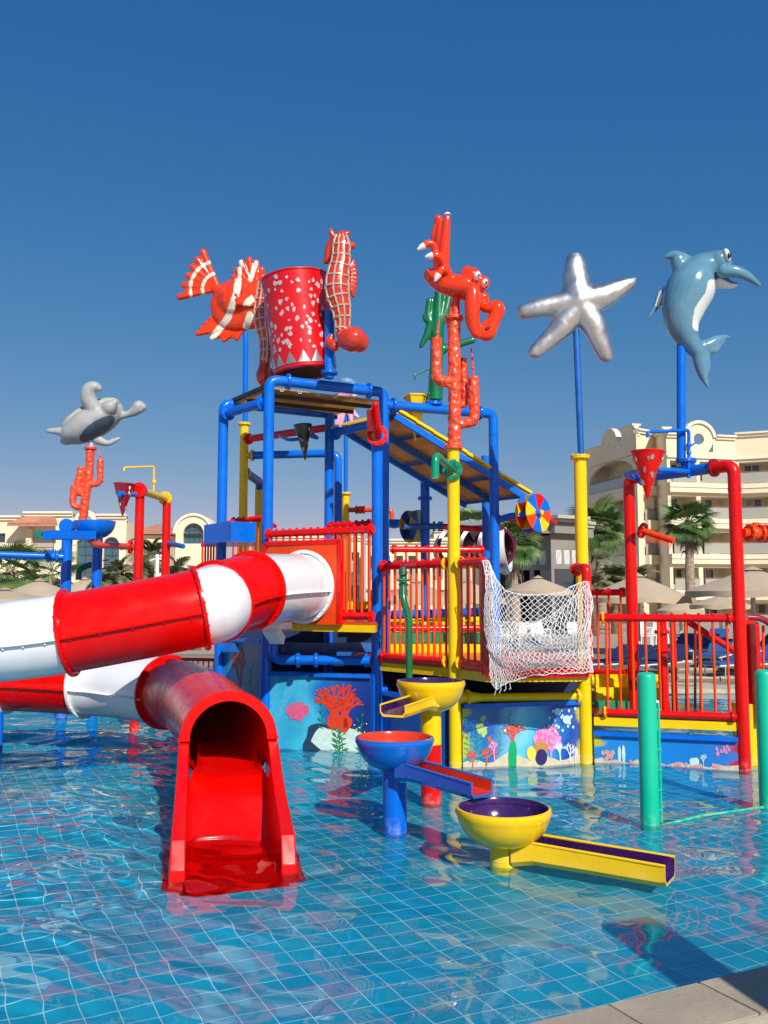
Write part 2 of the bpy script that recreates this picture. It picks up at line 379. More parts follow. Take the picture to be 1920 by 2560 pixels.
# pool tiles, laid square to the coping
TS = 0.185; g = 0.0029
tl = []
for i in range(-118, 118):
    for j in range(-10, 118):
        c = Vector((C0.x, C0.y, 0)) + e1 * ((i + .5) * TS) - e2 * ((j + .5) * TS - 0.0)
        if c.y < 3.6 or c.y > 16.4 or abs(c.x) > 0.46 * c.y + 0.9: continue
        tl.append((c.y + abs(c.x) * .3, i, j, c))
tl.sort(key=lambda t: t[0])
def tile_verts(c, k):
    h = TS / 2 - g; dz = rnd.uniform(-.0005, .0005); tx = rnd.uniform(-.0003, .0003); ty = 0
    vs = []
    for q, (zz, hh) in enumerate(((-.03, h), (-.003, h), (0, h - .003))):
        for sx, sy in ((-1, -1), (1, -1), (1, 1), (-1, 1)):
            p = e1 * (sx * hh) + e2 * (-sy * hh)
            vs.append(Vector((c.x + p.x, c.y + p.y, FLOORZ + zz + dz + tx * sx + ty * sy * 0)))
    fs = [(8, 9, 10, 11)]
    for a in (0, 4):
        fs += [(a + q, a + (q + 1) % 4, a + 4 + (q + 1) % 4, a + 4 + q) for q in range(4)]
    return vs, fs
VIS = [t for t in tl if t[3].y > 4.55]
near = set(id(t) for t in VIS[:300])
stuff = MB(); tmats = [TILEA, TILEB, TILEC]
base_tiles = []
for mi in range(3):
    m_ = MB(); vs, fs = tile_verts(Vector((0, 0, 0)), mi); m_.add(vs, fs); base_tiles.append(m_.mesh('tile', tmats[mi], ang=0, fix=False))
for t in tl:
    mi = rnd.choices((0, 1, 2), (5, 3, 2))[0]
    if id(t) in near:
        o = bpy.data.objects.new('tile', base_tiles[mi]); col.objects.link(o); o.parent = pool_floor
        o.location = (t[3].x, t[3].y, rnd.uniform(-.001, .001)); o.rotation_euler = (rnd.uniform(-.0025, .0025), rnd.uniform(-.0025, .0025), 0)
    else:
        vs, fs = tile_verts(t[3], mi); stuff.mi = mi; stuff.add(vs, fs)
o = put('tile', stuff, tmats, pool_floor, ang=0, kind='stuff', fix=False)

# water surface: real ripples as geometry
def waves(X, Y):
    rs = np.random.RandomState(5); H = np.zeros_like(X)
    wx = X + 0.35 * np.sin(0.7 * Y + 0.4 * X) + 0.16 * np.sin(1.9 * Y - 1.1 * X); wy = Y + 0.30 * np.sin(0.8 * X + 1.0) + 0.14 * np.sin(2.3 * X + .6 * Y)
    rough = smoothstep(0.4, -1.6, X + 0.10 * (Y - 6)) * 0.95 + smoothstep(8.2, 9.2, Y) * smoothstep(1.2, 2.4, X) * smoothstep(11.5, 10.2, Y) * 0.7
    patch = 0.65 + 0.35 * np.sin(0.9 * X + 0.5 * Y) * np.sin(0.6 * Y - 0.7 * X + 1)
    for k in range(46):
        L = 0.16 * (1.062 ** k) ; 
        a = rs.normal(1.35, 0.75); ph = rs.uniform(0, 6.28); kx, ky = 2 * math.pi / L * math.cos(a), 2 * math.pi / L * math.sin(a)
        s = 0.0195 if L > 0.5 else 0.010
        sr = 0.033 if L < 0.8 else 0.014
        amp = (s * patch + sr * rough * patch) * L / (2 * math.pi)
        H += amp * np.sin(kx * wx + ky * wy + ph)
    return H
xs = np.concatenate([np.linspace(-17, -6.5, 90)[:-1], np.linspace(-6.5, 6.8, 380), np.linspace(6.8, 17, 80)[1:]])
ys = np.concatenate([np.linspace(3.4, 13.5, 300), np.linspace(13.5, 21.55, 150)[1:]])
Xg, Yg = np.meshgrid(xs, ys); Hg = waves(Xg, Yg)
co = np.stack([Xg, Yg, Hg], -1).reshape(-1, 3); nx, ny = len(xs), len(ys)
ii = (np.arange(ny - 1)[:, None] * nx + np.arange(nx - 1)[None, :]).ravel()
fa = np.stack([ii, ii + 1, ii + nx + 1, ii + nx], -1)
me = bpy.data.meshes.new('water'); me.vertices.add(len(co)); me.vertices.foreach_set('co', co.ravel())
me.loops.add(fa.size); me.loops.foreach_set('vertex_index', fa.ravel()); me.polygons.add(len(fa))
me.polygons.foreach_set('loop_start', np.arange(len(fa)) * 4); me.polygons.foreach_set('loop_total', np.full(len(fa), 4))
me.update(calc_edges=True); me.validate(); me.polygons.foreach_set('use_smooth', [True] * len(fa)); me.materials.append(WATER)
water = bpy.data.objects.new('water', me); col.objects.link(water); water['kind'] = 'structure'; water.cycles.is_caustics_caster = True

# pool walls
def wall_strip(name, a, b, z0, z1, th, m, n):
    a = Vector(a); b = Vector(b); c = (a + b) / 2; d = b - a
    mb = MB(); mb.box((c.x + n.x * th / 2, c.y + n.y * th / 2, (z0 + z1) / 2), (d.length, th, z1 - z0), rz=math.atan2(d.y, d.x)); return put(name, mb, m, kind='structure', ang=0)
nearA = Vector((C0.x, C0.y, 0)) - e1 * 9 + e2 * .03; nearB = Vector((C0.x, C0.y, 0)) + e1 * 17 + e2 * .03
wall_strip('pool_wall', nearA, nearB, FLOORZ - .1, 0.055, .2, POOLW, e2)
wall_strip('pool_wall', (-18, 21.5, 0), (18, 21.5, 0), FLOORZ - .1, 0.09, .2, POOLW, Vector((0, 1, 0)))
# coping stones of the near edge
cop = MB(); cop.box(C0 + e1 * 4 + e2 * .3 - Vector((0, 0, .11)), (26, .56, .10), rz=CANG)
coping = put('pool_coping', cop, STONE, kind='structure', ang=0)
for k in range(-12, 12):
    L = .62; mb = MB(); c = C0 + e1 * (k * L + .21) + e2 * .215 + Vector((0, 0, -.03))
    mb.box((0, 0, 0), (L - .006, .43, .06)); bm_ = mb.mesh('stone', STONE, ang=0)
    bm = bmesh.new(); bm.from_mesh(bm_); bmesh.ops.bevel(bm, geom=bm.edges[:], offset=.008, segments=2, affect='EDGES'); bm.to_mesh(bm_); bm.free()
    o = bpy.data.objects.new('stone', bm_); col.objects.link(o); o.parent = coping; o.location = c + Vector((0, 0, rnd.uniform(-.0015, .0015))); o.rotation_euler = (0, 0, CANG)
deck = MB(); deck.box(C0 + e1 * 4 + e2 * 8.45 - Vector((0, 0, .11)), (40, 16, .10), rz=CANG)
near_deck = put('pool_deck', deck, STONEL, kind='structure', ang=0)
for k in range(-8, 10):
    for j in range(3):
        L = .80; mb = MB(); c = C0 + e1 * (k * L + .46 + (.37 if j % 2 else 0)) + e2 * (.445 + .4 * j + .195) + Vector((0, 0, -.028))
        mb.box((0, 0, 0), (L - .012, .385, .06)); me_ = mb.mesh('stone', STONEL, ang=0)
        bm = bmesh.new(); bm.from_mesh(me_)
        bmesh.ops.subdivide_edges(bm, edges=bm.edges[:], cuts=3, use_grid_fill=True)
        for v in bm.verts:
            if abs(v.co.x) > L / 2 - .02 or abs(v.co.y) > .18: 
                q = noise.noise_vector(Vector((v.co.x * 9 + k * 3, v.co.y * 9 + j * 7, 0))) * .012; v.co.x += q.x; v.co.y += q.y * .8
        bm.to_mesh(me_); bm.free()
        o = bpy.data.objects.new('stone', me_); col.objects.link(o); o.parent = near_deck; o.location = c; o.rotation_euler = (0, 0, CANG)
# far side: coping, stepped terrace, ground
mb = MB(); mb.box((0, 21.85, .06), (44, .75, .10)); fc = put('far_pool_coping', mb, STONEL, kind='structure', ang=0)
SZ = [0.10, 0.19, 0.28, 0.36, 0.44]; SY = [22.1, 23.7, 25.3, 26.9, 28.6, 31]
for k in range(5):
    mb = MB(); mb.box((0, (SY[k] + SY[k + 1]) / 2 + .04, SZ[k] / 2 - .2), (60, SY[k + 1] - SY[k] + .08, SZ[k] + .4 - .06)); st = put('terrace_step', mb, TERR, kind='structure', ang=0)
    if k < 4:
        for q in range(8 if True else 0):
            x0 = 3.0 + q * 1.5
            for r_ in range(3):
                yy = SY[k] + .27 + r_ * .535
                m2 = MB(); m2.box((x0 + .75 + (.6 if r_ % 2 else 0), yy, SZ[k] - .02 + rnd.uniform(-.002, .002)), (1.485, .52, .05)); put('paver', m2, TERR if (q + r_) % 3 else STONEL, st, ang=0)
mb = MB(); mb.box((0, 60, SZ[4] - .12), (160, 60, .2)); put('paved_ground', mb, SANDM, kind='structure', ang=0)
mb = MB(); mb.add([(-2500, -300, -.9), (2500, -300, -.9), (2500, 2800, -.9), (-2500, 2800, -.9)], [(0, 1, 2, 3)]); put('ground', mb, SANDM, kind='structure', ang=0)
for s_ in (-1, 1):
    mb = MB(); mb.box((s_ * 29, 12, -.02), (22, 60, .2)); put('side_deck', mb, STONEL, kind='structure', ang=0)

# ================================================================== BUILDINGS
class Facade:
    """a wall from plan point a to plan point b with real openings"""
    def __init__(s, a, b):
        s.a = Vector((a[0], a[1], 0)); s.b = Vector((b[0], b[1], 0)); s.e = (s.b - s.a); s.L = s.e.length; s.e.normalize()
        s.n = Vector((s.e.y, -s.e.x, 0))       # towards the pool
        s.rz = math.atan2(s.e.y, s.e.x)
    def u(s, px):
        k = (px - 960) / FL                     # plan ray x = k' y
        r = ray(px, 1400); k = r.x / r.y
        return (s.a.x - k * s.a.y) / (k * s.e.y - s.e.x)
    def pt(s, u, z, out=0.0): return s.a + s.e * u + s.n * out + Vector((0, 0, z))
    def box(s, mb, u0, u1, z0, z1, o0, o1):
        mb.box(s.pt((u0 + u1) / 2, (z0 + z1) / 2, (o0 + o1) / 2), (u1 - u0, abs(o1 - o0), z1 - z0), rz=s.rz)
    def D(s, px): return s.pt(s.u(px), 0).y
    def wall(s, mb, z0, z1, ops, depth=1.6, backmi=1):
        us = sorted({0, s.L, *[x for o in ops for x in o[:2]]}); zs = sorted({z0, z1, *[x for o in ops for x in o[2:4]]})
        us = [x for x in us if 0 <= x <= s.L]; zs = [z for z in zs if z0 <= z <= z1]
        for i in range(len(us) - 1):
            for j in range(len(zs) - 1):
                uc = (us[i] + us[i + 1]) / 2; zc = (zs[j] + zs[j + 1]) / 2
                if any(o[0] < uc < o[1] and o[2] < zc < o[3] for o in ops): continue
                mb.mi = 0; mb.add([s.pt(us[i], zs[j]), s.pt(us[i + 1], zs[j]), s.pt(us[i + 1], zs[j + 1]), s.pt(us[i], zs[j + 1])], [(0, 1, 2, 3)])
        for o in ops:
            u0, u1, a, b = o[:4]; d = o[4] if len(o) > 4 else depth
            f = [s.pt(u0, a), s.pt(u1, a), s.pt(u1, b), s.pt(u0, b)]; k = [s.pt(u0, a, -d), s.pt(u1, a, -d), s.pt(u1, b, -d), s.pt(u0, b, -d)]
            mb.mi = backmi
            mb.add(f + k, [(4, 5, 6, 7), (0, 1, 5, 4), (1, 2, 6, 5), (2, 3, 7, 6), (3, 0, 4, 7)])
        mb.mi = 0
def window(F, par, u0, u1, z0, z1, out, glass=GLASS, nx_=2, nz_=1, fr=.06, frame_m=None, curtain=False):
    m = MB(); F.box(m, u0, u1, z0, z1, out, out + .03); wdw = put('window', m, glass, par, ang=0)
    m = MB()
    for i in range(nx_ + 1):
        q = u0 + (u1 - u0) * i / nx_; F.box(m, q - fr / 2, q + fr / 2, z0, z1, out + .032, out + .085)
    for j in range(nz_ + 1):
        q = z0 + (z1 - z0) * j / nz_; F.box(m, u0 + fr / 2, u1 - fr / 2, q - fr / 2, q + fr / 2, out + .036, out + .08)
    put('frame', m, frame_m or STUCT, wdw, ang=0)
    if curtain:
        m = MB(); F.box(m, u0 + .1, u0 + (u1 - u0) * .45, z0 + .05, z1 - .05, out + .0305, out + .0315); put('curtain', m, CURT, wdw, ang=0)
    return wdw
def railing_glass(F, par, u0, u1, z, out):
    m = MB(); F.box(m, u0, u1, z + .05, z + .95, out, out + .02); r_ = put('balustrade', m, RAILM, par, ang=0)
    m = MB(); F.box(m, u0, u1, z + 1.0, z + 1.05, out - .01, out + .04)
    for q in range(int((u1 - u0) / 1.5) + 1):
        uu = u0 + .04 + q * (u1 - u0 - .08) / max(1, int((u1 - u0) / 1.5)); F.box(m, uu - .02, uu + .02, z, z + 1.0, out - .045, out - .012)
    put('handrail', m, RUSTR, r_, ang=0)
def arch_fill(F, mb, uc, w_, zs, zt, out0, out1, n=10, seg=False):
    """spandrels that turn a square-headed opening into a round or flat arch"""
    for sgn in (-1, 1):
        pts = [(uc + sgn * w_ / 2, zt)]
        for k in range(n + 1):
            a = math.pi / 2 * k / n; pts.append((uc + sgn * w_ / 2 * math.cos(a), zs + (zt - zs) * math.sin(a)))
        poly = [F.pt(u_, z_, out0) for u_, z_ in pts]
        mb.prism(poly, F.n * (out1 - out0))
def ring_arch(F, mb, uc, zc, r0, r1, o0, o1, a0=0, a1=math.pi, n=16):
    pts = []
    for k in range(n + 1):
        a = a0 + (a1 - a0) * k / n
        pts.append((a, r0)); 
    for k in range(n):
        aa, ab = a0 + (a1 - a0) * k / n, a0 + (a1 - a0) * (k + 1) / n
        q = [F.pt(uc + r * math.cos(a), zc + r * math.sin(a), o0) for r, a in ((r0, aa), (r1, aa), (r1, ab), (r0, ab))]
        mb.prism(q, F.n * (o1 - o0))

# ---- right hotel
hotel = thing('hotel_building', 'tall cream hotel with balconies and scalloped parapets behind the red pipe arch', 'hotel', (30, 82, 0))
def cornice(F, mb, z, u0=0, u1=None):
    u1 = F.L if u1 is None else u1
    mb.mi = 2
    F.box(mb, u0, u1, z, z + .16, -.5, .34); F.box(mb, u0, u1, z - .22, z - .003, -.3, .18); mb.mi = 0
GZ = .4
pR = [(Xp(1463, 1400, 90), 90), (Xp(1598, 1400, 80), 80), (Xp(1645, 1400, 81.5), 81.5), (Xp(1674, 1400, 78), 78), (Xp(1848, 1400, 79.5), 79.5), (Xp(2060, 1400, 77), 77)]
floors_y = [1212, 1300, 1388, 1478]
zf = [Zp(y, 79) for y in floors_y]; FH = zf[0] - zf[1]
ztop = Zp(1092, 79)
allmb = MB()
def roofcap(F, z, d=9):
    allmb.mi = 0
    allmb.add([F.pt(0, z - .3, 0), F.pt(F.L, z - .3, 0), F.pt(F.L, z - .3, -d), F.pt(0, z - .3, -d)], [(0, 1, 2, 3)])
chairs_spots = []
# left wing, seen at a slant, with a shallow arch over its top balcony
F0 = Facade(pR[0], pR[1]); u0, u1 = F0.u(1479), F0.u(1588); ops = []
for k in range(5):
    z0 = zf[0] - FH * k; ops.append((u0, u1, z0 + .1, z0 + 2.15 + (.75 if k == 0 else 0), 2.0))
zt0 = ztop + .3
F0.wall(allmb, GZ - 1.4, zt0, ops)
arch_fill(F0, allmb, (u0 + u1) / 2, u1 - u0, zf[0] + 1.5, zf[0] + 2.85, -.35, -.02)
for k in range(5):
    z0 = zf[0] - FH * k; F0.box(allmb, u0, u1, z0 - .8, z0 + .1, .002, .35)
    window(F0, hotel, u0 + (u1 - u0) * .62, u0 + (u1 - u0) * .86, z0 + .12, z0 + 2.0, -1.98)
    railing_glass(F0, hotel, u0 + .1, u1 - .1, z0 + .1, .2)
cornice(F0, allmb, zt0, 0, F0.u(1508) ); cornice(F0, allmb, zt0 + .9, F0.u(1562), F0.L); allmb.mi = 0
F0.box(allmb, F0.u(1562), F0.L, zt0 + .003, zt0 + .68, -.4, 0)
uc = F0.u(1532); ring_arch(F0, allmb, uc, zt0 - .1, .48, 1.3, -.4, -.003, 0, 2 * math.pi, 28)
allmb.mi = 2; ring_arch(F0, allmb, uc, zt0 - .1, 1.3, 1.55, -.4, .15, .1, math.pi - .1); allmb.mi = 0
# return walls
F1 = Facade(pR[1], pR[2]); ops = [(F1.L * .3, F1.L - .05, zf[0] - FH * k + .1, zf[0] - FH * k + 2.1, 1.6) for k in range(1, 4)]
F1.wall(allmb, GZ - 1.4, zt0 + .7, ops); cornice(F1, allmb, zt0 + .45)
for k in range(0, 4):
    z0 = zf[0] - FH * k; F1.box(allmb, F1.L * .3, F1.L + .2, z0 - .7, z0 + .1, .002, .5)
    if k: railing_glass(F1, hotel, F1.L * .32, F1.L - .06, z0 + .1, .1)
F2 = Facade(pR[2], pR[3]); F2.wall(allmb, GZ - 1.4, zt0 + .3, []); cornice(F2, allmb, zt0 + .25)
# main wing
for Fi, spans, orn in ((Facade(pR[3], pR[4]), ((1682, 1746), (1757, 1838)), 1757), (Facade(pR[4], pR[5]), ((1856, 1936), (1950, 2040)), None)):
    ops = []
    for k in range(5):
        z0 = zf[0] - FH * k
        for a, b_ in spans: ops.append((Fi.u(a), Fi.u(b_), z0 + .1, z0 + 2.0, 1.9))
    zt = ztop
    hole = Fi.u(orn) if orn else None
    if orn: ops_w = ops + [(hole - 1.0, hole + 1.0, ztop - 1.25, ztop, .02)]
    else: ops_w = ops
    if orn:
        # parapet with an open oculus: wall stops under it, the ring fills the gap
        Fi.wall(allmb, GZ - 1.4, ztop - 1.6, ops); 
        for ua, ub in ((0, hole - 1.35), (hole + 1.35, Fi.L)):
            Fi.box(allmb, ua, ub, ztop - 1.6, ztop, -.4, 0)
        ring_arch(Fi, allmb, hole, ztop - .25, .5, 1.36, -.4, 0, 0, 2 * math.pi, 32)
        allmb.mi = 2; ring_arch(Fi, allmb, hole, ztop - .25, 1.36, 1.62, -.4, .18, .12, math.pi - .12); allmb.mi = 0
        cornice(Fi, allmb, ztop, 0, hole - 1.6); cornice(Fi, allmb, ztop, hole + 1.6, Fi.L)
        Fi.box(allmb, hole - 2.4, hole - 1.4, ztop - 1.6, ztop - 1.0, -.39, -.01); Fi.box(allmb, hole + 1.4, hole + 2.4, ztop - 1.6, ztop - 1.0, -.39, -.01)
        Fi.box(allmb, hole - 1.36, hole + 1.36, ztop - 1.62, ztop - 1.35, -.38, -.02)
    else:
        Fi.wall(allmb, GZ - 1.4, ztop + .25, ops); cornice(Fi, allmb, ztop + .25)
    allmb.mi = 2; Fi.box(allmb, 0, Fi.L, zf[0] + 2.25, zf[0] + 2.42, .002, .16); allmb.mi = 0
    for k in range(5):
        z0 = zf[0] - FH * k
        Fi.box(allmb, 0.02, Fi.L - .02, z0 - .75, z0 + .1, .002, .38); allmb.mi = 2; Fi.box(allmb, 0.01, Fi.L - .01, z0 - .32, z0 - .22, .382, .46); allmb.mi = 0
        for (a, b_) in spans:
            ua, ub = Fi.u(a), Fi.u(b_)
            r1 = rnd.uniform(.05, .3); window(Fi, hotel, ua + (ub - ua) * r1, ua + (ub - ua) * (r1 + .5), z0 + .12, z0 + 1.95, -1.88, curtain=rnd.random() < .6, glass=GLASS)
            railing_glass(Fi, hotel, ua + .05, ub - .05, z0 + .1, .22)
            chairs_spots.append((Fi, ua + (ub - ua) * .75, z0 + .1, k, a))
            m = MB(); m.ell(Fi.pt(ub - .5, z0 + 1.6, -1.85), .1, 8); put('wall_light', m, WHITE, hotel)
for Fq in (F0, F1, F2): pass
put('wall', allmb, [STUC, RECESS, STUCT], hotel, ang=0, fix=False)

# ---- low grey pavilion between the tower and the hotel
pav = thing('pavilion_building', 'low grey pool building with lattice windows and dark doorways', 'building', (8, 50, 0))
D1 = 52; mb = MB()
qa = [(Xp(1180, 1400, 56), 56), (Xp(1285, 1400, 54), 54), (Xp(1375, 1400, 52), 52), (Xp(1378, 1400, 50.5), 50.5), (Xp(1452, 1400, 51.6), 51.6), (Xp(1460, 1400, 56), 56)]
zt = Zp(1337, 52)
for i in range(4):
    Fp = Facade(qa[i], qa[i + 1]); ops = []; wins = []
    if i in (1, 3):
        n = 3 if i == 1 else 3
        for k in range(n):
            a = Fp.L * (.16 + k * .27); b_ = a + Fp.L * .2
            ops.append((a, b_, Zp(1412, 52), Zp(1376, 52), .12)); wins.append((a, b_))
        for k in range(2):
            a = Fp.L * (.1 + k * .46); ops.append((a, a + Fp.L * .34, .4, Zp(1424, 52), 1.2))
    if i in (0, 2, 4) and Fp.L > 1: ops.append((Fp.L * .2, Fp.L * .8, .4, Zp(1424, 52), 1.2))
    Fp.wall(mb, .3, zt, ops)
    dp_ = -.3 if i == 2 else -4
    mb.mi = 2; Fp.box(mb, -.3, Fp.L + (.3 if i < 3 else -.1), Zp(1304, 52), Zp(1296, 52), dp_, .95); Fp.box(mb, -.2, Fp.L + .2, Zp(1312, 52), Zp(1305, 52), dp_, .7)
    mb.mi = 0; Fp.box(mb, -.1, Fp.L + .1, Zp(1338, 52), Zp(1313, 52), dp_, .45)
    for (a, b_) in wins:
        m = MB(); m.mi = 0
        z0, z1 = Zp(1412, 52), Zp(1376, 52); nn = 5
        for q in range(nn + 1):
            t = q / nn; Fp.box(m, a + (b_ - a) * t - .02, a + (b_ - a) * t + .02, z0, z1, -.05, -.02)
            Fp.box(m, a, b_, z0 + (z1 - z0) * t - .02, z0 + (z1 - z0) * t + .02, -.062, -.052)
            m.bar(Fp.pt(a + (b_ - a) * t, z0, -.03), Fp.pt(b_, z1 - (z1 - z0) * t, -.03), .03, .02); m.bar(Fp.pt(a, z0 + (z1 - z0) * t, -.03), Fp.pt(b_ - (b_ - a) * t, z1, -.03), .03, .02)
        put('lattice', m, WHITE, pav, ang=0)
    for k, o_ in enumerate(ops):
        if o_[4] > 1:
            m = MB(); Fp.box(m, o_[0] + .05, o_[1] - .05, o_[2], o_[3] - .05, -1.18, -1.12); put('doorway', m, BLACK, pav, ang=0)
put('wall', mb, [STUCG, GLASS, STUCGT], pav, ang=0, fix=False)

# ---- long low buildings behind the tower
def row_building(name, label, x0, x1, D, ytop, zlow, nb, nf, rise=0.0, mats=(STUC, RECESS, STUCT), cat='building', fh=3.0, glass=GLASS):
    th = thing(name, label, cat, (Xp((x0 + x1) / 2, 1400, D), D, 0)); Fb = Facade((Xp(x0, 1400, D), D), (Xp(x1, 1400, D), D)); ztp = Zp(ytop, D); ops = []
    for k in range(nf):
        zz = ztp - 1.3 - fh * k - 2.0
        for q in range(nb):
            a = Fb.L * (q + .2) / nb; ops.append((a, a + Fb.L * .6 / nb, zz, zz + 2.0, 1.0))
    m = MB(); Fb.wall(m, .3, ztp, ops); cornice(Fb, m, ztp)
    m.mi = 0; m.add([Fb.pt(0, .3), Fb.pt(0, ztp), Fb.pt(0, ztp, -8), Fb.pt(0, .3, -8), Fb.pt(Fb.L, .3), Fb.pt(Fb.L, ztp), Fb.pt(Fb.L, ztp, -8), Fb.pt(Fb.L, .3, -8)], [(0, 1, 2, 3), (4, 5, 6, 7), (1, 5, 6, 2)])
    for k in range(nf):
        zz = ztp - 1.3 - fh * k - .2; m.mi = 2; Fb.box(m, .05, Fb.L - .05, zz - 2.75, zz - 2.55, .002, .3); m.mi = 0
    put('wall', m, list(mats), th, ang=0, fix=False)
    for o_ in ops:
        window(Fb, th, o_[0] + .1, o_[0] + (o_[1] - o_[0]) * .75, o_[2] + .02, o_[3] - .15, -.98, glass=glass, curtain=rnd.random() < .5)
        railing_glass(Fb, th, o_[0] + .03, o_[1] - .03, o_[2] - .1, .04)
    return th, Fb, m
row_building('guest_building', 'cream guest building glimpsed through the tower between the tall blue posts', 640, 905, 84, 1345, .3, 8, 2)
row_building('guest_building', 'cream guest building behind the red railing of the main deck', 915, 1180, 80, 1352, .3, 8, 2)
row_building('rooftop_block', 'small pale block rising over the roofs beside the yellow pole', 1085, 1150, 95, 1325, .3, 3, 1)

# ---- left hotel
lh = thing('hotel_wing', 'cream hotel wing with tiled awning and tall arched windows behind the turtle', 'hotel', (-25, 75, 0))
Fl = Facade((Xp(-260, 1400, 75), 75), (Xp(314, 1400, 75), 75)); ztl = Zp(1303, 75)
L_ = lambda px: Fl.u(px)
Zl = lambda py: Zp(py, 75)
ops = [(L_(-20), L_(11), Zl(1357), Zl(1333), .3), (L_(-20), L_(6), Zl(1467), Zl(1440), .3), (L_(-110), L_(-60), Zl(1367), Zl(1330), 1.5),
       (L_(83), L_(134), Zl(1370), Zl(1330), 1.8), (L_(83), L_(134), Zl(1423), Zl(1392), 1.8), (L_(80), L_(134), Zl(1475), Zl(1435), 1.8),
       (L_(190), L_(230), Zl(1450), Zl(1344), .4), (L_(258), L_(297), Zl(1475), Zl(1344), .4)]
m = MB(); Fl.wall(m, .2, ztl, ops)
for (a, b_) in ((190, 230), (258, 297)):
    arch_fill(Fl, m, (L_(a) + L_(b_)) / 2, L_(b_) - L_(a), Zl(1362), Zl(1344), -.38, -.01)
    m.mi = 2; ring_arch(Fl, m, (L_(a) + L_(b_)) / 2, Zl(1362), (L_(b_) - L_(a)) / 2 + .02, (L_(b_) - L_(a)) / 2 + .22, .002, .09); m.mi = 0
cornice(Fl, m, Zl(1294), 0, L_(52)); m.mi = 0; Fl.box(m, 0, L_(52), ztl - .1, Zl(1294), -.4, -.004)
cornice(Fl, m, Zl(1284), L_(56), L_(180)); m.mi = 0; Fl.box(m, L_(56), L_(180), ztl - .1, Zl(1284), -.4, .004)
cornice(Fl, m, Zl(1290), L_(240), Fl.L); m.mi = 0; Fl.box(m, L_(240), Fl.L, ztl - .1, Zl(1290), -.4, .004)
m.mi = 2; ring_arch(Fl, m, L_(212), ztl - .05, .55, .95, -.4, .1); m.mi = 0; Fl.box(m, L_(181), L_(239), ztl - .1, ztl + .12, -.4, .0)
Fl.box(m, L_(68), L_(82), .3, Zl(1323), .003, .5)
m.add([Fl.pt(Fl.L, .2), Fl.pt(Fl.L, ztl), Fl.pt(Fl.L, ztl, -9), Fl.pt(Fl.L, .2, -9)], [(0, 1, 2, 3)])
put('wall', m, [STUC, RECESS, STUCT], lh, ang=0, fix=False)
for (a, b_, y0, y1, nxx, nzz) in ((190, 230, 1450, 1345, 2, 5), (258, 297, 1475, 1345, 2, 6)): window(Fl, lh, L_(a), L_(b_), Zl(y0), Zl(y1), -.36, GLASSB, nxx, nzz, .06, GLASS)
window(Fl, lh, L_(-20), L_(10.5), Zl(1357), Zl(1333), -.28, GLASS, 1, 1); window(Fl, lh, L_(-20), L_(5.5), Zl(1467), Zl(1440), -.28, GLASS, 1, 1)
for y0, y1 in ((1370, 1334), (1423, 1394), (1475, 1438)):
    window(Fl, lh, L_(90), L_(125), Zl(y0), Zl(y1), -1.78, GLASS, 2, 1, curtain=True); railing_glass(Fl, lh, L_(84), L_(133), Zl(y0), .03)
# tiled awning over the balcony
mb = MB(); aw = [Fl.pt(L_(34), Zl(1319), 1.6), Fl.pt(L_(158), Zl(1319), 1.6), Fl.pt(L_(133), Zl(1297), .05), Fl.pt(L_(66), Zl(1297), .05)]
mb.prism(aw, (0, 0, .12)); awn = put('awning', mb, TERRA, lh, ang=0)
for k in range(22):
    t = (k + .5) / 22; a = aw[0].lerp(aw[1], t) + Vector((0, -.0, .17)); b_ = aw[3].lerp(aw[2], t) + Vector((0, 0, .17)); m2 = MB(); m2.tube([a, b_], .11, 6); put('tile', m2, TERRA, awn)
# arched portal building
ap = thing('arched_building', 'cream round-topped portal building with a big arched blue window', 'building', (-16, 72, 0))
Fa_ = Facade((Xp(438, 1400, 72), 72), (Xp(560, 1400, 72), 72)); ua = Fa_.u(482); Zq = lambda py: Zp(py, 72)
m = MB(); rW = (Fa_.u(508) - Fa_.u(457)) / 2; zc = Zq(1333)
rO = (Fa_.u(527) - Fa_.u(439)) / 2; Fa_.wall(m, .3, zc, [(ua - rW, ua + rW, Zq(1359), zc, .5)])
ring_arch(Fa_, m, ua, zc, rW, rO, -3, .002, 0, math.pi, 24); m.mi = 2; ring_arch(Fa_, m, ua, zc, rO, rO + .2, -3, .15, 0, math.pi, 24); m.mi = 0
Fa_.box(m, ua - rW - .2, ua + rW + .2, Zq(1352), zc + rW, -.6, -.52)
put('wall', m, [STUC, RECESS, STUCT], ap, ang=0, fix=False)
window(Fa_, ap, ua - rW, ua + rW, Zq(1359), zc + rW * .99, -.48, GLASSB, 4, 3, .05, GLASS)
# small house with a terracotta roof
sh = thing('small_house', 'small house with a shallow terracotta roof between the two red posts', 'house', (-20, 78, 0))
mb = MB(); x0, x1 = Xp(335, 1400, 78), Xp(420, 1400, 78); mb.box(((x0 + x1) / 2, 81, 2.5), (x1 - x0, 6, 2 * (Zp(1338, 78) - 2.5))); put('wall', mb, STUC, sh, ang=0)
mb = MB(); zz = Zp(1336, 78) + .003; cx = (x0 + x1) / 2; mb.add([(x0 - .5, 77.5, zz), (x1 + .5, 77.5, zz), (x1 + .5, 84.5, zz), (x0 - .5, 84.5, zz), (cx - .5, 81, zz + 1.1), (cx + .5, 81, zz + 1.1)], [(0, 1, 5, 4), (1, 2, 5), (2, 3, 4, 5), (3, 0, 4), (3, 2, 1, 0)]); put('roof', mb, TERRA, sh, ang=0)
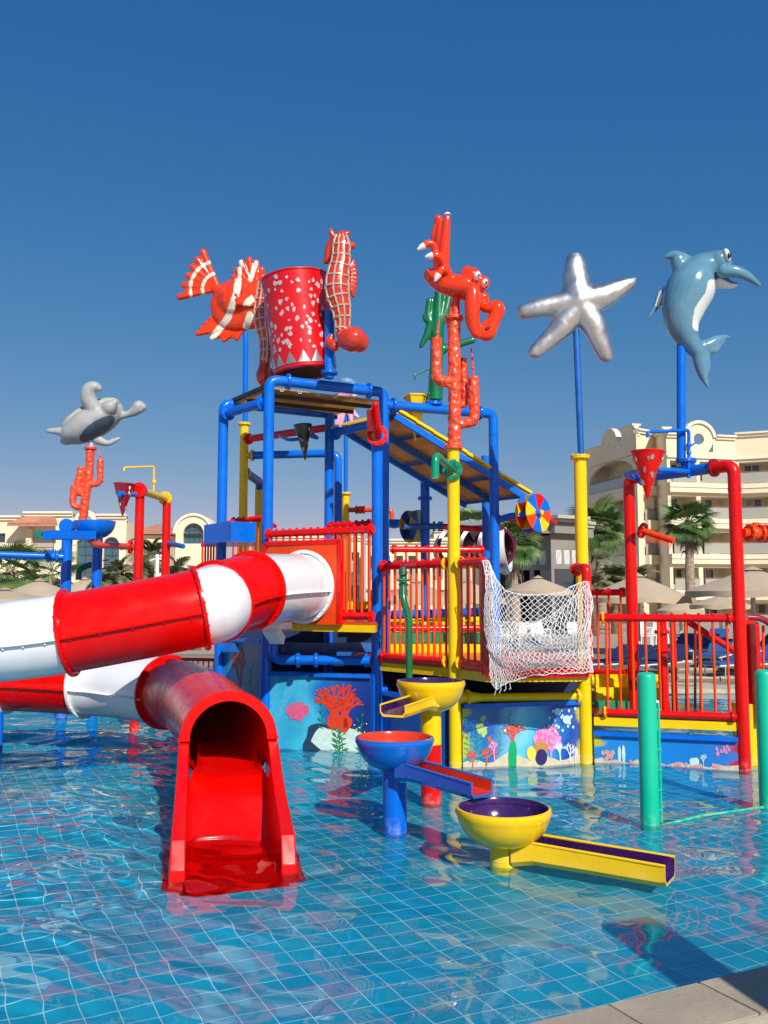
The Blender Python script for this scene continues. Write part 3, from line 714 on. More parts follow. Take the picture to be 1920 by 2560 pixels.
# balcony chairs (tiny)
def tiny_chair(F, u, z, out, label):
    m = MB(); F.box(m, u - .28, u + .28, z + .38, z + .44, out - .28, out + .28)
    for sx in (-1, 1):
        for so in (-1, 1): F.box(m, u + sx * .24 - .03, u + sx * .24 + .03, z, z + .38, out + so * .24 - .03, out + so * .24 + .03)
        F.box(m, u + sx * .28 - .03, u + sx * .28 + .03, z + .44, z + .64, out - .26, out + .26)
    F.box(m, u - .28, u + .28, z + .44, z + .92, out - .32, out - .28)
    o = put('chair', m, WHITE, ang=0); rebase(o, F.pt(u, z, out)); tag(o, label, 'chair', 'chairs on the hotel balconies')
FLW = ('top', 'second highest', 'third highest', 'fourth highest', 'ground')
for n_, (F, u, z, k, a) in enumerate(chairs_spots):
    if k == 4: continue
    bay = {1682: 'left bay', 1757: 'middle bay', 1856: 'right bay', 1950: 'bay cut by the picture edge'}[a]
    for dq, sd_ in ((-.75, 'left'), (.55, 'right')): tiny_chair(F, u + dq, z, -.5, sd_ + ' white chair, ' + FLW[k] + ' hotel balcony, ' + bay)

# ================================================================== PLAY STRUCTURE
tower = thing('play_structure', 'big blue, red and yellow steel water play structure with decks, posts and slanting roof', 'play structure', (0, 13, 0))
PB = FLOORZ - .02
def xy(px, D, py=1500):
    p = P(px, py, D); return Vector((p.x, p.y, 0))
def at(v, z): return Vector((v.x, v.y, z))
A = xy(669, 13.9, 1300); B = xy(943, 13.4, 1400); C = xy(960, 14.6, 1250); Dp = xy(1235, 15.33, 1200)
E = xy(556, 14.9, 1200); F = xy(823, 15.75, 1200); L = xy(1063, 16.7, 1350); H2 = xy(1215, 16.6, 1300)
YC = xy(1136, Dw(1922), 1550); YR = xy(1458, Dw(1906), 1550)
GP = xy(845, 17.0, 1300); YL = xy(609, 17.3, 1200); J = xy(649, 18.3, 1300); K = xy(864, 18.8, 1300)
NL = xy(1214, 11.5, 1550); NR = xy(1468, 11.6, 1550)
RR = xy(1848, Dw(1925), 1550); RL = xy(1578, 13.5, 1450)
DK = 1.28                                   # main deck level
rb = .082
def post(v, z0, z1, r, m, par=tower, name='post'): return put(name, MB().tube([at(v, z0), at(v, (z0 + z1) / 2), at(v, z1)], r, 20).tube([at(v, .06), at(v, .085)] if z0 < 0 else [at(v, z0), at(v, z0 + .02)], r * 1.035, 20).tube([at(v, z0 + (z1 - z0) * .55), at(v, z0 + (z1 - z0) * .55 + .012)], r * 1.02, 20), m, par)
# --- first tower frame
zA = Zp(950, 13.9)
def corner_pipe(name, pts, r, m, par=tower, fil=.26): return put(name, MB().tube(fillet(pts, fil, 9), r, 20), m, par)
dAC = (C - A).normalized()
corner_pipe('post', [at(A, PB), at(A, zA), at(A, zA) + dAC * .3], rb, BLUE)
corner_pipe('post', [at(C, DK), at(C, zA - .03), at(C, zA - .03) - dAC * .26], rb, BLUE)
p1 = at(A, zA) + dAC * .3; p2 = at(C, zA - .03) - dAC * .26
put('beam', MB().tube([p1, p2], rb, 20), BLUE, tower); flange(p1, dAC, rb, BLUE, tower); flange(p2, dAC, rb, BLUE, tower)
zE = Zp(1008, 14.9)
dEF = (F - E).normalized(); dAE = (E - A).normalized()
corner_pipe('post', [at(E, PB), at(E, zE), at(E, zE) + dEF * .3], rb, BLUE)
q1 = at(E, zE) + dEF * .3; q2 = at(F, zE) - dEF * .1
put('beam', MB().tube([q1, q2], rb * .9, 16), BLUE, tower); flange(q1, dEF, rb, BLUE, tower)
zl_ = Zp(1003, 13.9)
a1 = at(A, zl_) + dAE * .1; a2 = at(E, zl_) - dAE * .1
put('beam', MB().tube([a1, a2], rb * .95, 16), BLUE, tower); flange(a1 + dAE * .06, dAE, rb, BLUE, tower); flange(a2 - dAE * .04, dAE, rb, BLUE, tower)
post(F, PB, zE, rb, BLUE)
zc_ = Zp(1050, 14.5); dCF = (F - C).normalized()
put('beam', MB().tube([at(C, zc_), at(F, zc_)], rb * .9, 16), BLUE, tower); flange(at(F, zc_) - dCF * .16, dCF, rb, BLUE, tower)
# B: short heavy post with the red spout
zB = Zp(1108, 13.4); post(B, PB, zB, .082, BLUE)
mb = MB(); mb.lathe([(0, 0), (.084, 0), (.084, .02), (0, .03)], at(B, zB)); put('post_cap', mb, BLUE, tower)
# --- C to D pipe
zD = Zp(1012, 14.6); dCD = (Dp - C).normalized()
c1 = at(C, zD) + dCD * .12; d1 = at(Dp, zD) - dCD * .27
put('beam', MB().tube([at(C, zD), d1], rb, 20), BLUE, tower); flange(c1 + dCD * .04, dCD, rb, BLUE, tower); flange(d1, dCD, rb, BLUE, tower)
corner_pipe('post', [d1, at(Dp, zD), at(Dp, PB)], rb, BLUE)
mb = MB(); mb.tube([at(Dp, zD - .34), at(Dp, zD - .37)], rb * 1.06, 20); put('weld_collar', mb, BLUE, tower)
post(H2, PB, Zp(1140, 16.6), .075, BLUE); flange(at(H2, Zp(1222, 16.6)), (0, 0, 1), .075, BLUE, tower)
post(L, PB, Zp(1180, 16.7), .085, BLUE); flange(at(L, Zp(1246, 16.7)), (0, 0, 1), .085, BLUE, tower)
# --- flat canopy of the first tower: planks on rails
def plank_roof(name, a, b, c, d, n, th, m, mrail, par, rails=4, railm=None, lift=0, edge=None):
    """a-b one eave, d-c the other; planks run a->b"""
    fr = MB()
    rf = put(name, MB().bar(a.lerp(d, .5), b.lerp(c, .5), .05, .05), mrail, par, ang=0)
    for k in range(n):
        t0 = (k + .02) / n; t1 = (k + .98) / n; j = Vector((0, 0, rnd.uniform(-.006, .006)))
        q = [a.lerp(d, t0) + j, b.lerp(c, t0) + j, b.lerp(c, t1) + j, a.lerp(d, t1) + j]
        mb = MB(); mb.prism(q, (0, 0, th)); put('plank', mb, m, rf, ang=0)
    for k in range(rails):
        t = (k + .5) / rails; o_ = Vector((0, 0, -.05)); mb = MB(); mb.bar(a.lerp(d, t) + o_, b.lerp(c, t) + o_, .05, .06); put('rafter', mb, railm or mrail, rf, ang=0)
    return rf
zr = Zp(1002, 14.76)
ra = P(566, 1017, 15.2); rbb = P(676, 968, 13.85); rc = P(949, 1002, 14.76); rd = ra + (rc - rbb)
for v in (ra, rbb, rc, rd): v.z = zr
rf = plank_roof('canopy', rbb, rc, rd, ra, 7, .012, TARP, WOODY, tower, 3, mat('dark_joist', (.05, .04, .03), .7))
mb = MB(); mb.bar(ra + Vector((0, 0, .05)), rbb + Vector((0, 0, .05)), .07, .06); put('edge_beam', mb, BLACK, rf, ang=0)
for k in range(6):
    mb = MB(); p = rbb.lerp(rc, .1 + k * .16) + Vector((0, -.015, -.005)); mb.tube([p + Vector((-.025, 0, 0)), p + Vector((-.015, 0, -.03)), p + Vector((.015, 0, -.03)), p + Vector((.025, 0, 0))], .006, 6); put('hook', mb, CREAMP, rf)
# --- slanting roof
UL = at(C + dCD * .22, Zp(1034, 14.7)); LR = P(1322, 1240, 15.57); UB = UL + (F - C); LB = LR + (F - C)
LB.z = LR.z; UB.z = UL.z
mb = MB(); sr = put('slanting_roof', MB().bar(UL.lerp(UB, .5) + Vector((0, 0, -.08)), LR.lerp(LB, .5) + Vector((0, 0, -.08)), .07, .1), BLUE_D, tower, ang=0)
nn = (LR - UL).cross(UB - UL).normalized(); nn = nn if nn.z > 0 else -nn
for k in range(8):
    t0, t1 = (k + .01) / 8, (k + .99) / 8; mb = MB(); j = nn * (.012 if k % 2 else 0)
    q = [UL.lerp(LR, t0) + j, UL.lerp(LR, t1) + j, UB.lerp(LB, t1) + j, UB.lerp(LB, t0) + j]
    mb.prism(q, nn * .03); put('panel', mb, WOODY, sr, ang=0)
    mb = MB(); e0, e1_ = UL.lerp(LR, t0) + nn * .034, UL.lerp(LR, t1) + nn * .044; f0, f1 = UB.lerp(LB, t0) + nn * .034, UB.lerp(LB, t1) + nn * .044
    hh = [e0 - dCF * .05, e1_ - dCF * .05, f1 + dCF * .05, f0 + dCF * .05]
    mb.prism(hh, nn * .045); put('roof_sheet', mb, YELLOW, sr, ang=0)
for t in (0.0, 1.0):
    mb = MB(); o_ = nn * -.055; mb.bar(UL.lerp(UB, t) + o_, LR.lerp(LB, t) + o_, .06, .10); put('roof_beam', mb, BLUE, sr, ang=0)
for t in (.02, .22, .48, .74, .98):
    mb = MB(); mb.bar(UL.lerp(LR, t) - nn * .04, UB.lerp(LB, t) - nn * .04, .05, .05); put('rafter', mb, BLUE_D, sr, ang=0)
# --- rear pipes of the tower
post(YL, PB, Zp(1062, 17.3), .082, YELLOW); flange(at(YL, Zp(1060, 17.3)), (0, 0, 1), .078, YELLOW, tower)
zg = Zp(1137, 17.2); g0 = at(YL, zg); gd = (GP - YL).normalized()
corner_pipe('post', [g0 + gd * .12, at(GP, zg), at(GP, PB)], .075, BLUE, fil=.2); flange(g0 + gd * .17, gd, .07, YELLOW, tower); put('stub', MB().tube([g0, g0 + gd * .12], .06, 14), YELLOW, tower)
zrp = Zp(1092, 17.0); r0 = at(YL, zrp) ; r1 = at(F, Zp(1070, 15.8))
dd = (r1 - r0).normalized(); put('pipe', MB().tube([r0, r1], .068, 16), RED, tower); flange(r0 + dd * .14, dd, .068, RED, tower)
post(J, PB, Zp(1218, 18.3), .10, YELLOW)
j0 = at(YL, Zp(1178, 17.3)); j1 = at(J, Zp(1205, 18.2)); put('pipe', MB().tube(fillet([j0, j1 + Vector((0, -.1, 0)), at(J, Zp(1225, 18.2))], .12), .085, 14), BLUE_D, tower); flange(j0 + (j1 - j0).normalized() * .1, j1 - j0, .07, YELLOW, tower)
post(K, PB, Zp(1236, 18.8), .075, YELLOW); flange(at(K, Zp(1234, 18.8)), (0, 0, 1), .075, YELLOW, tower)
post(K, Zp(1234, 18.8), Zp(1010, 18.8), .045, BLUE)
k0 = at(K, Zp(1275, 18.8)); kd = Vector((1, -.1, 0)); put('pipe', MB().tube(fillet([k0, k0 + kd * .95, k0 + kd * .95 + Vector((0, 0, -.28))], .13), .05, 14), ORANGE, tower)
flange(k0 + kd * .22, kd, .055, ORANGE, tower); flange(k0 + kd * .38, kd, .055, ORANGE, tower); put('valve', MB().ell(k0 + kd * .3, (.1, .08, .08), 12), ORANGE, tower)

# --- decks
def deck(name, pts, z, th, edge_m, top_m, par=tower, planks=None):
    mb = MB(); mb.prism([at(p, z - th) for p in pts], (0, 0, th)); d = put(name, mb, edge_m, par, ang=0)
    mb = MB(); mb.prism([at(p, z + .004) for p in pts], (0, 0, .03)); put('deck_surface', mb, top_m, d, ang=0)
    return d
back = (F - C)
NL2 = NL + (YC - B).normalized() * 0
deck('main_deck', [B, YC, NL, NR, YR + Vector((.1, .3, 0)), YR + Vector((.4, 2.6, 0)), Dp + Vector((.4, 1.4, 0)), L, F + Vector((.3, .2, 0))], DK, .115, YELLOW, ORANGE)
# slide platform (higher)
SZK = 1.83
pl = xy(666, 13.6, 1460); pr = xy(853, 12.9, 1460); pdir = (pr - pl).normalized(); pn = Vector((pdir.y, -pdir.x, 0))
deck('slide_deck', [pl - pn * .02, pr + pdir * .55 - pn * .02, B + Vector((.02, .05, 0)), F, E + Vector((.1, -.1, 0))], SZK, .10, YELLOW, ORANGE)
# entrance panel of the tube slide
zp0, zp1 = SZK + .0, Zp(1357, 13.25)
mb = MB(); RT = .46; tc = pl.lerp(pr, .56); tz = Zp(1467, 13.15)
w2 = (pr - pl).length
pts_o = []; n_ = 32
def pq(u, z, o=0.0): return pl + pdir * u + pn * o + Vector((0, 0, z))
uc = (tc - pl).length
inner = [(uc + RT * math.cos(2 * math.pi * k / n_), tz + RT * math.sin(2 * math.pi * k / n_)) for k in range(n_)]
outer = []
for k in range(n_):
    a = 2 * math.pi * k / n_; dx, dz = math.cos(a), math.sin(a)
    ts = []
    if dx > 1e-6: ts.append((w2 - uc) / dx)
    if dx < -1e-6: ts.append(-uc / dx)
    if dz > 1e-6: ts.append((zp1 - tz) / dz)
    if dz < -1e-6: ts.append((zp0 - tz) / dz)
    t = min(ts); outer.append((uc + dx * t, tz + dz * t))
vs = [pq(*i_, 0) for i_ in inner] + [pq(*o_, 0) for o_ in outer] + [pq(*i_, .05) for i_ in inner] + [pq(*o_, .05) for o_ in outer]
fs = []
for k in range(n_):
    k2 = (k + 1) % n_
    fs += [(k, k2, n_ + k2, n_ + k), (2 * n_ + k, 3 * n_ + k, 3 * n_ + k2, 2 * n_ + k2), (k, 2 * n_ + k, 2 * n_ + k2, k2), (n_ + k, n_ + k2, 3 * n_ + k2, 3 * n_ + k)]
mb.add(vs, fs); panel = put('slide_entrance_panel', mb, ORANGE, tower, ang=20)
mb = MB()
for (u_, z_, u2, z2) in ((0, zp1, w2, zp1), (w2, zp0, w2, zp1), (0, zp0, 0, zp1)): mb.bar(pq(u_, z_, .03), pq(u2, z2, .03), .06, .07, up=pn)
put('panel_frame', mb, RED, panel, ang=0)

# --- railings
def railing(p0, p1, z0, z1, n, par=tower, r=.055, rbal=.018, m=RED, mbal=ORANGE, flL=True, flR=True, stubs=True, zb=None, rlow=None, label=None):
    """top pipe from p0 to p1, bottom pipe, upright balusters"""
    d = (p1 - p0).normalized(); Lh = (p1 - p0).length
    t0 = at(p0, p0.z if False else z1); top = MB().tube([at(p0, z1), at(p1, z1)], r, 14)
    rl = put('railing', top, m, par, label=label)
    mb = MB().tube([at(p0, z0), at(p1, z0)], rlow or r, 14); put('bottom_rail', mb, m, rl)
    for k in range(n):
        q = p0 + d * (Lh * (k + .5) / n); jx = rnd.uniform(-.006, .006)
        mb = MB(); mb.tube([at(q, z0), at(q, z1)], rbal, 8, cap=False); put('baluster', mb, mbal, rl)
        if stubs: mb = MB(); mb.tube([at(q, z1 + r * .8), at(q, z1 + r + .02)], rbal * 1.2, 8); put('stub', mb, m, rl)
    for s_, p, f in ((1, p0, flL), (-1, p1, flR)):
        if f:
            for z in (z0, z1):
                mb = MB(); flange_mb(mb, at(p, z) + d * (s_ * .05), d, r * 1.0, True, 6); put('flange', mb, YELLOW if f == 'y' else m, rl, ang=30)
    return rl
zt_, zb_ = Zp(1413, 12.9), Zp(1646, 12.9)
dBY = (YC - B).normalized(); railing(B + dBY * .1, YC - dBY * .1, zb_ , zt_, 12, flL=True, flR='y')
dYN = (NL - YC).normalized(); railing(YC + dYN * .1, NL - dYN * .02, zb_, zt_, 4, flL='y', flR=False)
# rail on the far side of the main deck
b0 = xy(975, 15.0, 1375); b1 = xy(1212, 15.2, 1375); railing(b0, b1, Zp(1571, 15), Zp(1373, 15), 9, r=.05)
mb = MB().tube([P(962, 1538, 16), P(1215, 1530, 15.6)], .075, 16); put('pipe', mb, BLUE, tower)
for px in (985, 1040, 1100, 1165): flange(P(px, 1536, 15.9), (1, 0, 0), .06, BLUE, tower)
# rail over the slide panel and the one behind it
t0 = pl + pn * -.05 - pdir * .05; t1 = pr + pdir * .5 + pn * -.05
rz1 = Zp(1330, 13.2); rl = railing(t0, t1, SZK + .12, rz1, 15, r=.052)
c0_ = xy(822, 14.4, 1320); c1_ = xy(930, 13.9, 1320)
railing(c0_, c1_, SZK + .15, Zp(1313, 14.2), 7, r=.05)
for (x0, x1, y_, D0, yb) in ((503, 545, 1362, 15.8, 1440), (578, 652, 1300, 16.5, 1420)):
    railing(xy(x0, D0, y_), xy(x1, D0, y_), Zp(yb, D0), Zp(y_, D0), 6, r=.035, flL=False, flR=False)
mb = MB().tube(fillet([P(545, 1312, 15.6), P(600, 1300, 15.6), P(655, 1292, 15.6), P(688, 1316, 15.2)], .1), .035, 10); put('grab_rail', mb, RED, tower)
# lower rail behind the slides; dark walls added for the shade under the decks
railing(xy(372, 17.6, 1650), xy(555, 17.2, 1650), Zp(1682, 17.4), Zp(1648, 17.4), 14, r=.03, rbal=.014, flL=False, flR=False, stubs=False)
mb = MB(); mb.box((Xp(470, 1690, 18), 18, Zp(1692, 18) ), (1.9, .9, .09)); put('low_deck', mb, YELLOW, tower, ang=0)
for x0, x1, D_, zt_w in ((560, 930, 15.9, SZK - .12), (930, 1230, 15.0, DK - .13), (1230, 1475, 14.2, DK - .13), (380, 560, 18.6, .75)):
    mb = MB(); mb.box((Xp((x0 + x1) / 2, 1650, D_), D_, (zt_w + FLOORZ) / 2), ((x1 - x0) / FL * D_, .1, zt_w - FLOORZ)); put('underdeck_shade_wall', mb, mat('underdeck_shade_blue', (.006, .025, .09), .5, var=.2), tower, ang=0)

# --- lower deck on the right with its rail
DK3 = .6; y3a = at(YR, 0) + Vector((.12, 0, 0)); y3b = RR - Vector((.03, .02, 0))
deck('low_deck', [y3a, y3b, RR + Vector((-.05, 1.8, 0)), YR + Vector((.12, 2.3, 0))], DK3, .11, YELLOW, REDDK)
d3 = (y3b - y3a).normalized()
railing(y3a + d3 * .1 + Vector((0, 0, 0)), y3b - d3 * .05, DK3 + .07, Zp(1545, 12.35), 10, flL='y', flR=True, r=.05)
railing(xy(1478, 14.6, 1480), xy(1566, 14.2, 1480), Zp(1682, 14.4), Zp(1481, 14.4), 3, r=.05, flL=False)
# stepped treads in green, yellow and purple behind the low rail
for k, (m1, m2, zz) in enumerate(((GREEN, GREEN, .68), (YELLOW, YELLOW, .84), (YELLOW, YELLOW, 1.0))):
    mb = MB(); q0 = xy(1484, 13.5 + k * .35, 1700); mb.box((q0.x + .55, q0.y + .22, zz - .1), (1.1, .44, .16), rz=.1); st = put('step', mb, m1, tower, ang=0)
    for q in range(6):
        mb = MB(); mb.box((q0.x + .1 + q * .18, q0.y + .0 , zz - .02 + .01), (.16, .07, .10), rz=.1); put('block', mb, m2, st, ang=0)
mb = MB(); q0 = xy(1484, 14.7, 1700); mb.box((q0.x + .5, q0.y + .5, 1.0), (1.15, 1.0, .12), rz=.1); put('deck_surface', mb, PURPLE, tower, ang=0)
# yellow and green steps seen behind the main rail
for k in range(4):
    D_ = 15.2 + k * .5; m_ = (YELLOW, GREEN, YELLOW, YELLOW)[k]; q0 = xy(962, D_, 1600); q1 = xy(1216, D_, 1600); zz = DK + .17 * (k + 1)
    mb = MB(); mb.box(((q0.x + q1.x) / 2, D_ + .25, zz - .09), (q1.x - q0.x, .5, .165)); st = put('step', mb, m_, tower, ang=0)
    for q in range(6):
        mb = MB(); mb.box((q0.x + (q1.x - q0.x) * (q + .5) / 6, D_ - .012, zz - .09), ((q1.x - q0.x) / 6 - .012, .02, .15)); put('block', mb, m_, st, ang=0)
mb = MB(); q0 = xy(858, 15.6, 1520); mb.box((q0.x + .35, 15.7, Zp(1520, 15.6)), (.6, .3, .22)); put('step', mb, YELLOW, tower, ang=0)
mb = MB(); mb.box((q0.x + .35, 15.62, Zp(1545, 15.6)), (.6, .3, .05)); put('step', mb, GREEN, tower, ang=0)
# diagonal stair rail, inner red posts with valves
mb = MB().tube([P(1716, 1552, 12.9), P(1838, 1628, 12.6)], .045, 12); put('stair_rail', mb, RED, tower)
v1 = xy(1657, 13.0, 1650); post(v1, DK3, Zp(1552, 13.0), .068, RED)
for y_ in (1580, 1625): flange(at(v1, Zp(y_, 13)), (0, 0, 1), .068, RED, tower)
v2 = xy(1684, 13.1, 1650); mb = MB(); mb.box(at(v2, (DK3 + Zp(1552, 13.1)) / 2), (.07, .07, Zp(1552, 13.1) - DK3)); put('post', mb, RED, tower, ang=0)
for px, yt, yb in ((1738, 1556, 1775), (1716, 1556, 1775), (1752, 1580, 1775)):
    mb = MB().tube([P(px, yb, 13.6), P(px, yt, 13.6)], .02, 8); put('baluster', mb, REDDK, tower)
# right-hand panels and curved rail past the red post
mb = MB(); mb.box((Xp(1873, 1680, 12.6), 12.6, (Zp(1805, 12.6) + Zp(1550, 12.6)) / 2), (.13, .16, Zp(1550, 12.6) - Zp(1805, 12.6))); put('side_panel', mb, RED, tower, ang=0)
mb = MB(); mb.box((Xp(1887, 1680, 12.4), 12.4, (Zp(1805, 12.4) + Zp(1560, 12.4)) / 2), (.05, .3, Zp(1560, 12.4) - Zp(1805, 12.4))); put('side_panel', mb, RED, tower, ang=0)
mb = MB().tube(fillet([P(1868, 1543, 12.8), P(1905, 1545, 12.8), P(1960, 1585, 12.8)], .2), .045, 12); put('stair_rail', mb, REDDK, tower)
for px in (1893, 1908, 1932):
    mb = MB().tube([P(px, 1680, 12.9), P(px, 1556 + (px - 1893) * .5, 12.9)], .02, 8); put('baluster', mb, ORANGE, tower)
mb = MB(); mb.box((Xp(1888, 1870, 12.3), 12.5, .2), (.32, .3, 1.2)); put('plinth_wall', mb, YELLOW, tower, ang=0)

# --- yellow posts
post(YC, PB, Zp(1122, YC.y), .0815, YELLOW); post(YR, PB, Zp(1146, YR.y), .087, YELLOW)
flange(at(YR, Zp(1143, YR.y)), (0, 0, 1), .087, YELLOW, tower); flange(at(YC, Zp(1119, YC.y)), (0, 0, 1), .0815, CORAL, tower)
yb0 = at(YC, Zp(1745, YC.y)); yb1 = at(YR, Zp(1741, YR.y)); dy = (yb1 - yb0).normalized()
put('pipe', MB().tube([yb0, yb0 + dy * .25, yb0 + dy * .36, yb1 - dy * .1, yb1], [.075, .075, .055, .055, .075], 16), YELLOW, tower)
for q in (yb0 + dy * .17, yb1 - dy * .12): flange(q, dy, .07, YELLOW, tower)
flange(at(YR, Zp(1700, YR.y)) + Vector((.1, -.02, 0)), (1, 0, 0), .05, YELLOW, tower)
# net platform frame: two red posts, bottom beam
zn0, zn1 = DK - .02, Zp(1412, 11.5)
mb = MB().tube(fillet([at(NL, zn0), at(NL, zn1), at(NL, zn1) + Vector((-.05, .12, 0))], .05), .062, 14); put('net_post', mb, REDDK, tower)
mb = MB().tube(fillet([at(NR, zn0), at(NR, Zp(1420, 11.6)), at(NR, Zp(1420, 11.6)) + Vector((-.08, .35, 0))], .06), .062, 14); put('net_post', mb, RED, tower)
flange(at(NR, Zp(1422, 11.6)) + Vector((-.06, .28, 0)), (-.2, 1, 0), .055, RED, tower)
mb = MB(); mb.bar(at(NL, DK - .0), at(NR, DK + .0), .09, .13); put('net_beam', mb, RED, tower, ang=0)

# --- blue gutter box on the left
mb = MB(); q = [P(510, 1310, 14.3), P(578, 1303, 13.6), P(640, 1302, 13.9), P(640, 1302, 15), P(510, 1310, 15)]
zz = P(578, 1303, 13.6).z; q = [at(p, zz) for p in q]; mb.prism(q, (0, 0, -.30)); put('gutter_box', mb, BLUE, tower, ang=0)
# blue pipe under the slide deck
zz = Zp(1652, 13.3); u0_, u1_ = P(683, 1652, 13.5), P(925, 1652, 13.35)
put('pipe', MB().tube(fillet([at(u0_, Zp(1600, 13.5)), at(u0_, zz), at(u1_, zz)], .14), .068, 16), BLUE, tower)
for px in (745, 790, 915): flange(at(xy(px, 13.43, 1652), zz), (1, 0, 0), .068, BLUE, tower)
put('bracket_post', MB().tube([at(u0_, Zp(1642, 13.5)), at(u0_, Zp(1572, 13.5))], .05, 12), WHITEFG, tower)
for y_, D_, x0, x1 in ((1618, 14.6, 560, 940), (1632, 15.4, 560, 1200)):
    mb = MB(); mb.box((Xp((x0 + x1) / 2, y_, D_), D_, Zp(y_, D_)), ((x1 - x0) / FL * D_, .12, .14)); put('joist', mb, BLUE_D, tower, ang=0)
flange(at(B, Zp(1725, 13.4)) + Vector((.12, .05, 0)), (1, .3, 0), .05, BLUE, tower); put('stub', MB().tube([at(B, Zp(1725, 13.4)), at(B, Zp(1725, 13.4)) + Vector((.14, .05, 0))], .045, 12), BLUE, tower)

# ================================================================== PAINTED PLINTH PANELS
class Pan:
    def __init__(s, a, b, z0, z1): s.a = at(a, 0); s.d = at(b, 0) - s.a; s.z0 = z0; s.z1 = z1; d = s.d.normalized(); s.n = Vector((d.y, -d.x, 0)); s.W = s.d.length; s.H = z1 - z0
    def q(s, u, v, k=0): return s.a + s.d * u + Vector((0, 0, s.z0 + s.H * v)) + s.n * (.022 + .0016 * k)
def mural_mat(name, stops, seed):
    if name in MATS: return MATS[name]
    m = bpy.data.materials.new(name); m.use_nodes = True; nt = m.node_tree; b = nt.nodes['Principled BSDF']; b.inputs['Roughness'].default_value = .28; b.inputs['Coat Weight'].default_value = .3
    tc = nt.nodes.new('ShaderNodeTexCoord'); mp = nt.nodes.new('ShaderNodeMapping'); nt.links.new(tc.outputs['UV'], mp.inputs[0])
    n = nt.nodes.new('ShaderNodeTexNoise'); n.inputs['Scale'].default_value = 2.2; n.inputs['Detail'].default_value = 3; nt.links.new(mp.outputs[0], n.inputs['Vector'])
    mp.inputs['Location'].default_value = (seed, seed * 2, 0)
    sp = nt.nodes.new('ShaderNodeSeparateXYZ'); nt.links.new(tc.outputs['UV'], sp.inputs[0])
    ma = nt.nodes.new('ShaderNodeMath'); ma.operation = 'MULTIPLY_ADD'; nt.links.new(n.outputs[0], ma.inputs[0]); ma.inputs[1].default_value = .55
    axis = sp.outputs[0]; nt.links.new(axis, ma.inputs[2])
    ma2 = nt.nodes.new('ShaderNodeMath'); ma2.operation = 'SUBTRACT'; nt.links.new(ma.outputs[0], ma2.inputs[0]); ma2.inputs[1].default_value = .27
    cr = nt.nodes.new('ShaderNodeValToRGB'); nt.links.new(ma2.outputs[0], cr.inputs[0])
    el = cr.color_ramp.elements; el[0].position = stops[0][0]; el[0].color = (*stops[0][1], 1); el[1].position = stops[-1][0]; el[1].color = (*stops[-1][1], 1)
    for p_, c_ in stops[1:-1]: e_ = el.new(p_); e_.color = (*c_, 1)
    nt.links.new(cr.outputs[0], b.inputs['Base Color']); MATS[name] = m; return m
def panel_obj(pn_, m, par, name='mural_panel'):
    a, n = pn_.a, pn_.n
    me = bpy.data.meshes.new(name); o_ = wloc(par)
    f = [a + Vector((0, 0, pn_.z0)) + n * .02, a + pn_.d + Vector((0, 0, pn_.z0)) + n * .02, a + pn_.d + Vector((0, 0, pn_.z1)) + n * .02, a + Vector((0, 0, pn_.z1)) + n * .02]
    k = [v - n * .1 for v in f]
    me.from_pydata([tuple(v - o_) for v in f + k], [], [(0, 1, 2, 3), (5, 4, 7, 6), (0, 4, 5, 1), (1, 5, 6, 2), (2, 6, 7, 3), (3, 7, 4, 0)])
    uv = me.uv_layers.new(name='uv'); cs = [(0, 0), (1, 0), (1, 1), (0, 1)]
    for i in range(4): uv.data[i].uv = cs[i]
    me.materials.append(m); o = bpy.data.objects.new(name, me); col.objects.link(o); o.parent = par
    mb = MB(); mb.bar(a + Vector((0, 0, pn_.z1 + .02)), a + pn_.d + Vector((0, 0, pn_.z1 + .02)), .15, .055); put('cap_rail', mb, BLUE, o, ang=0)
    return o
PC = {}
def pc(c, nm): 
    return mat('mural_' + nm, c, .35, coat=.2, var=.12, vscale=14)
def shp(mb, pn_, pts, k):
    if 4 < len(pts) < 16 and k > .9: pts = spline([*pts, pts[0]], 4)[:-1]
    mb.add([pn_.q(u, v, k) for u, v in pts], [tuple(range(len(pts)))])
def ring_pts(cx, cy, rx, ry, n=18, wob=0, seed=0, a0=0, a1=2 * math.pi):
    r_ = random.Random(seed); return [(cx + math.cos(a0 + (a1 - a0) * i / n) * rx * (1 + r_.uniform(-wob, wob)), cy + math.sin(a0 + (a1 - a0) * i / n) * ry * (1 + r_.uniform(-wob, wob))) for i in range(n)]
def painted(pn_, par, name, m, k, polys):
    mb = MB()
    for i, p in enumerate(polys): shp(mb, pn_, p, k + .12 * (i % 7))
    return put(name, mb, m, par, ang=0, fix=False)
def kelp(x, y, h, w_, lean=0, n=10):
    """a stem with leaf blades"""
    out = []
    asp = 1
    for i in range(n):
        t = i / n; cx = x + lean * t * t + math.sin(t * 4 + x * 30) * w_ * .25; cy = y + h * t; s_ = 1 if i % 2 else -1; l = w_ * (1 - .5 * t)
        out.append([(cx, cy), (cx + s_ * l * .5, cy + h * .05), (cx + s_ * l, cy + h * .13), (cx + s_ * l * .35, cy + h * .11)])
    out.append([(x - w_ * .06, y), (x + w_ * .06, y), (x + lean + w_ * .02, y + h), (x + lean - w_ * .02, y + h)])
    return out
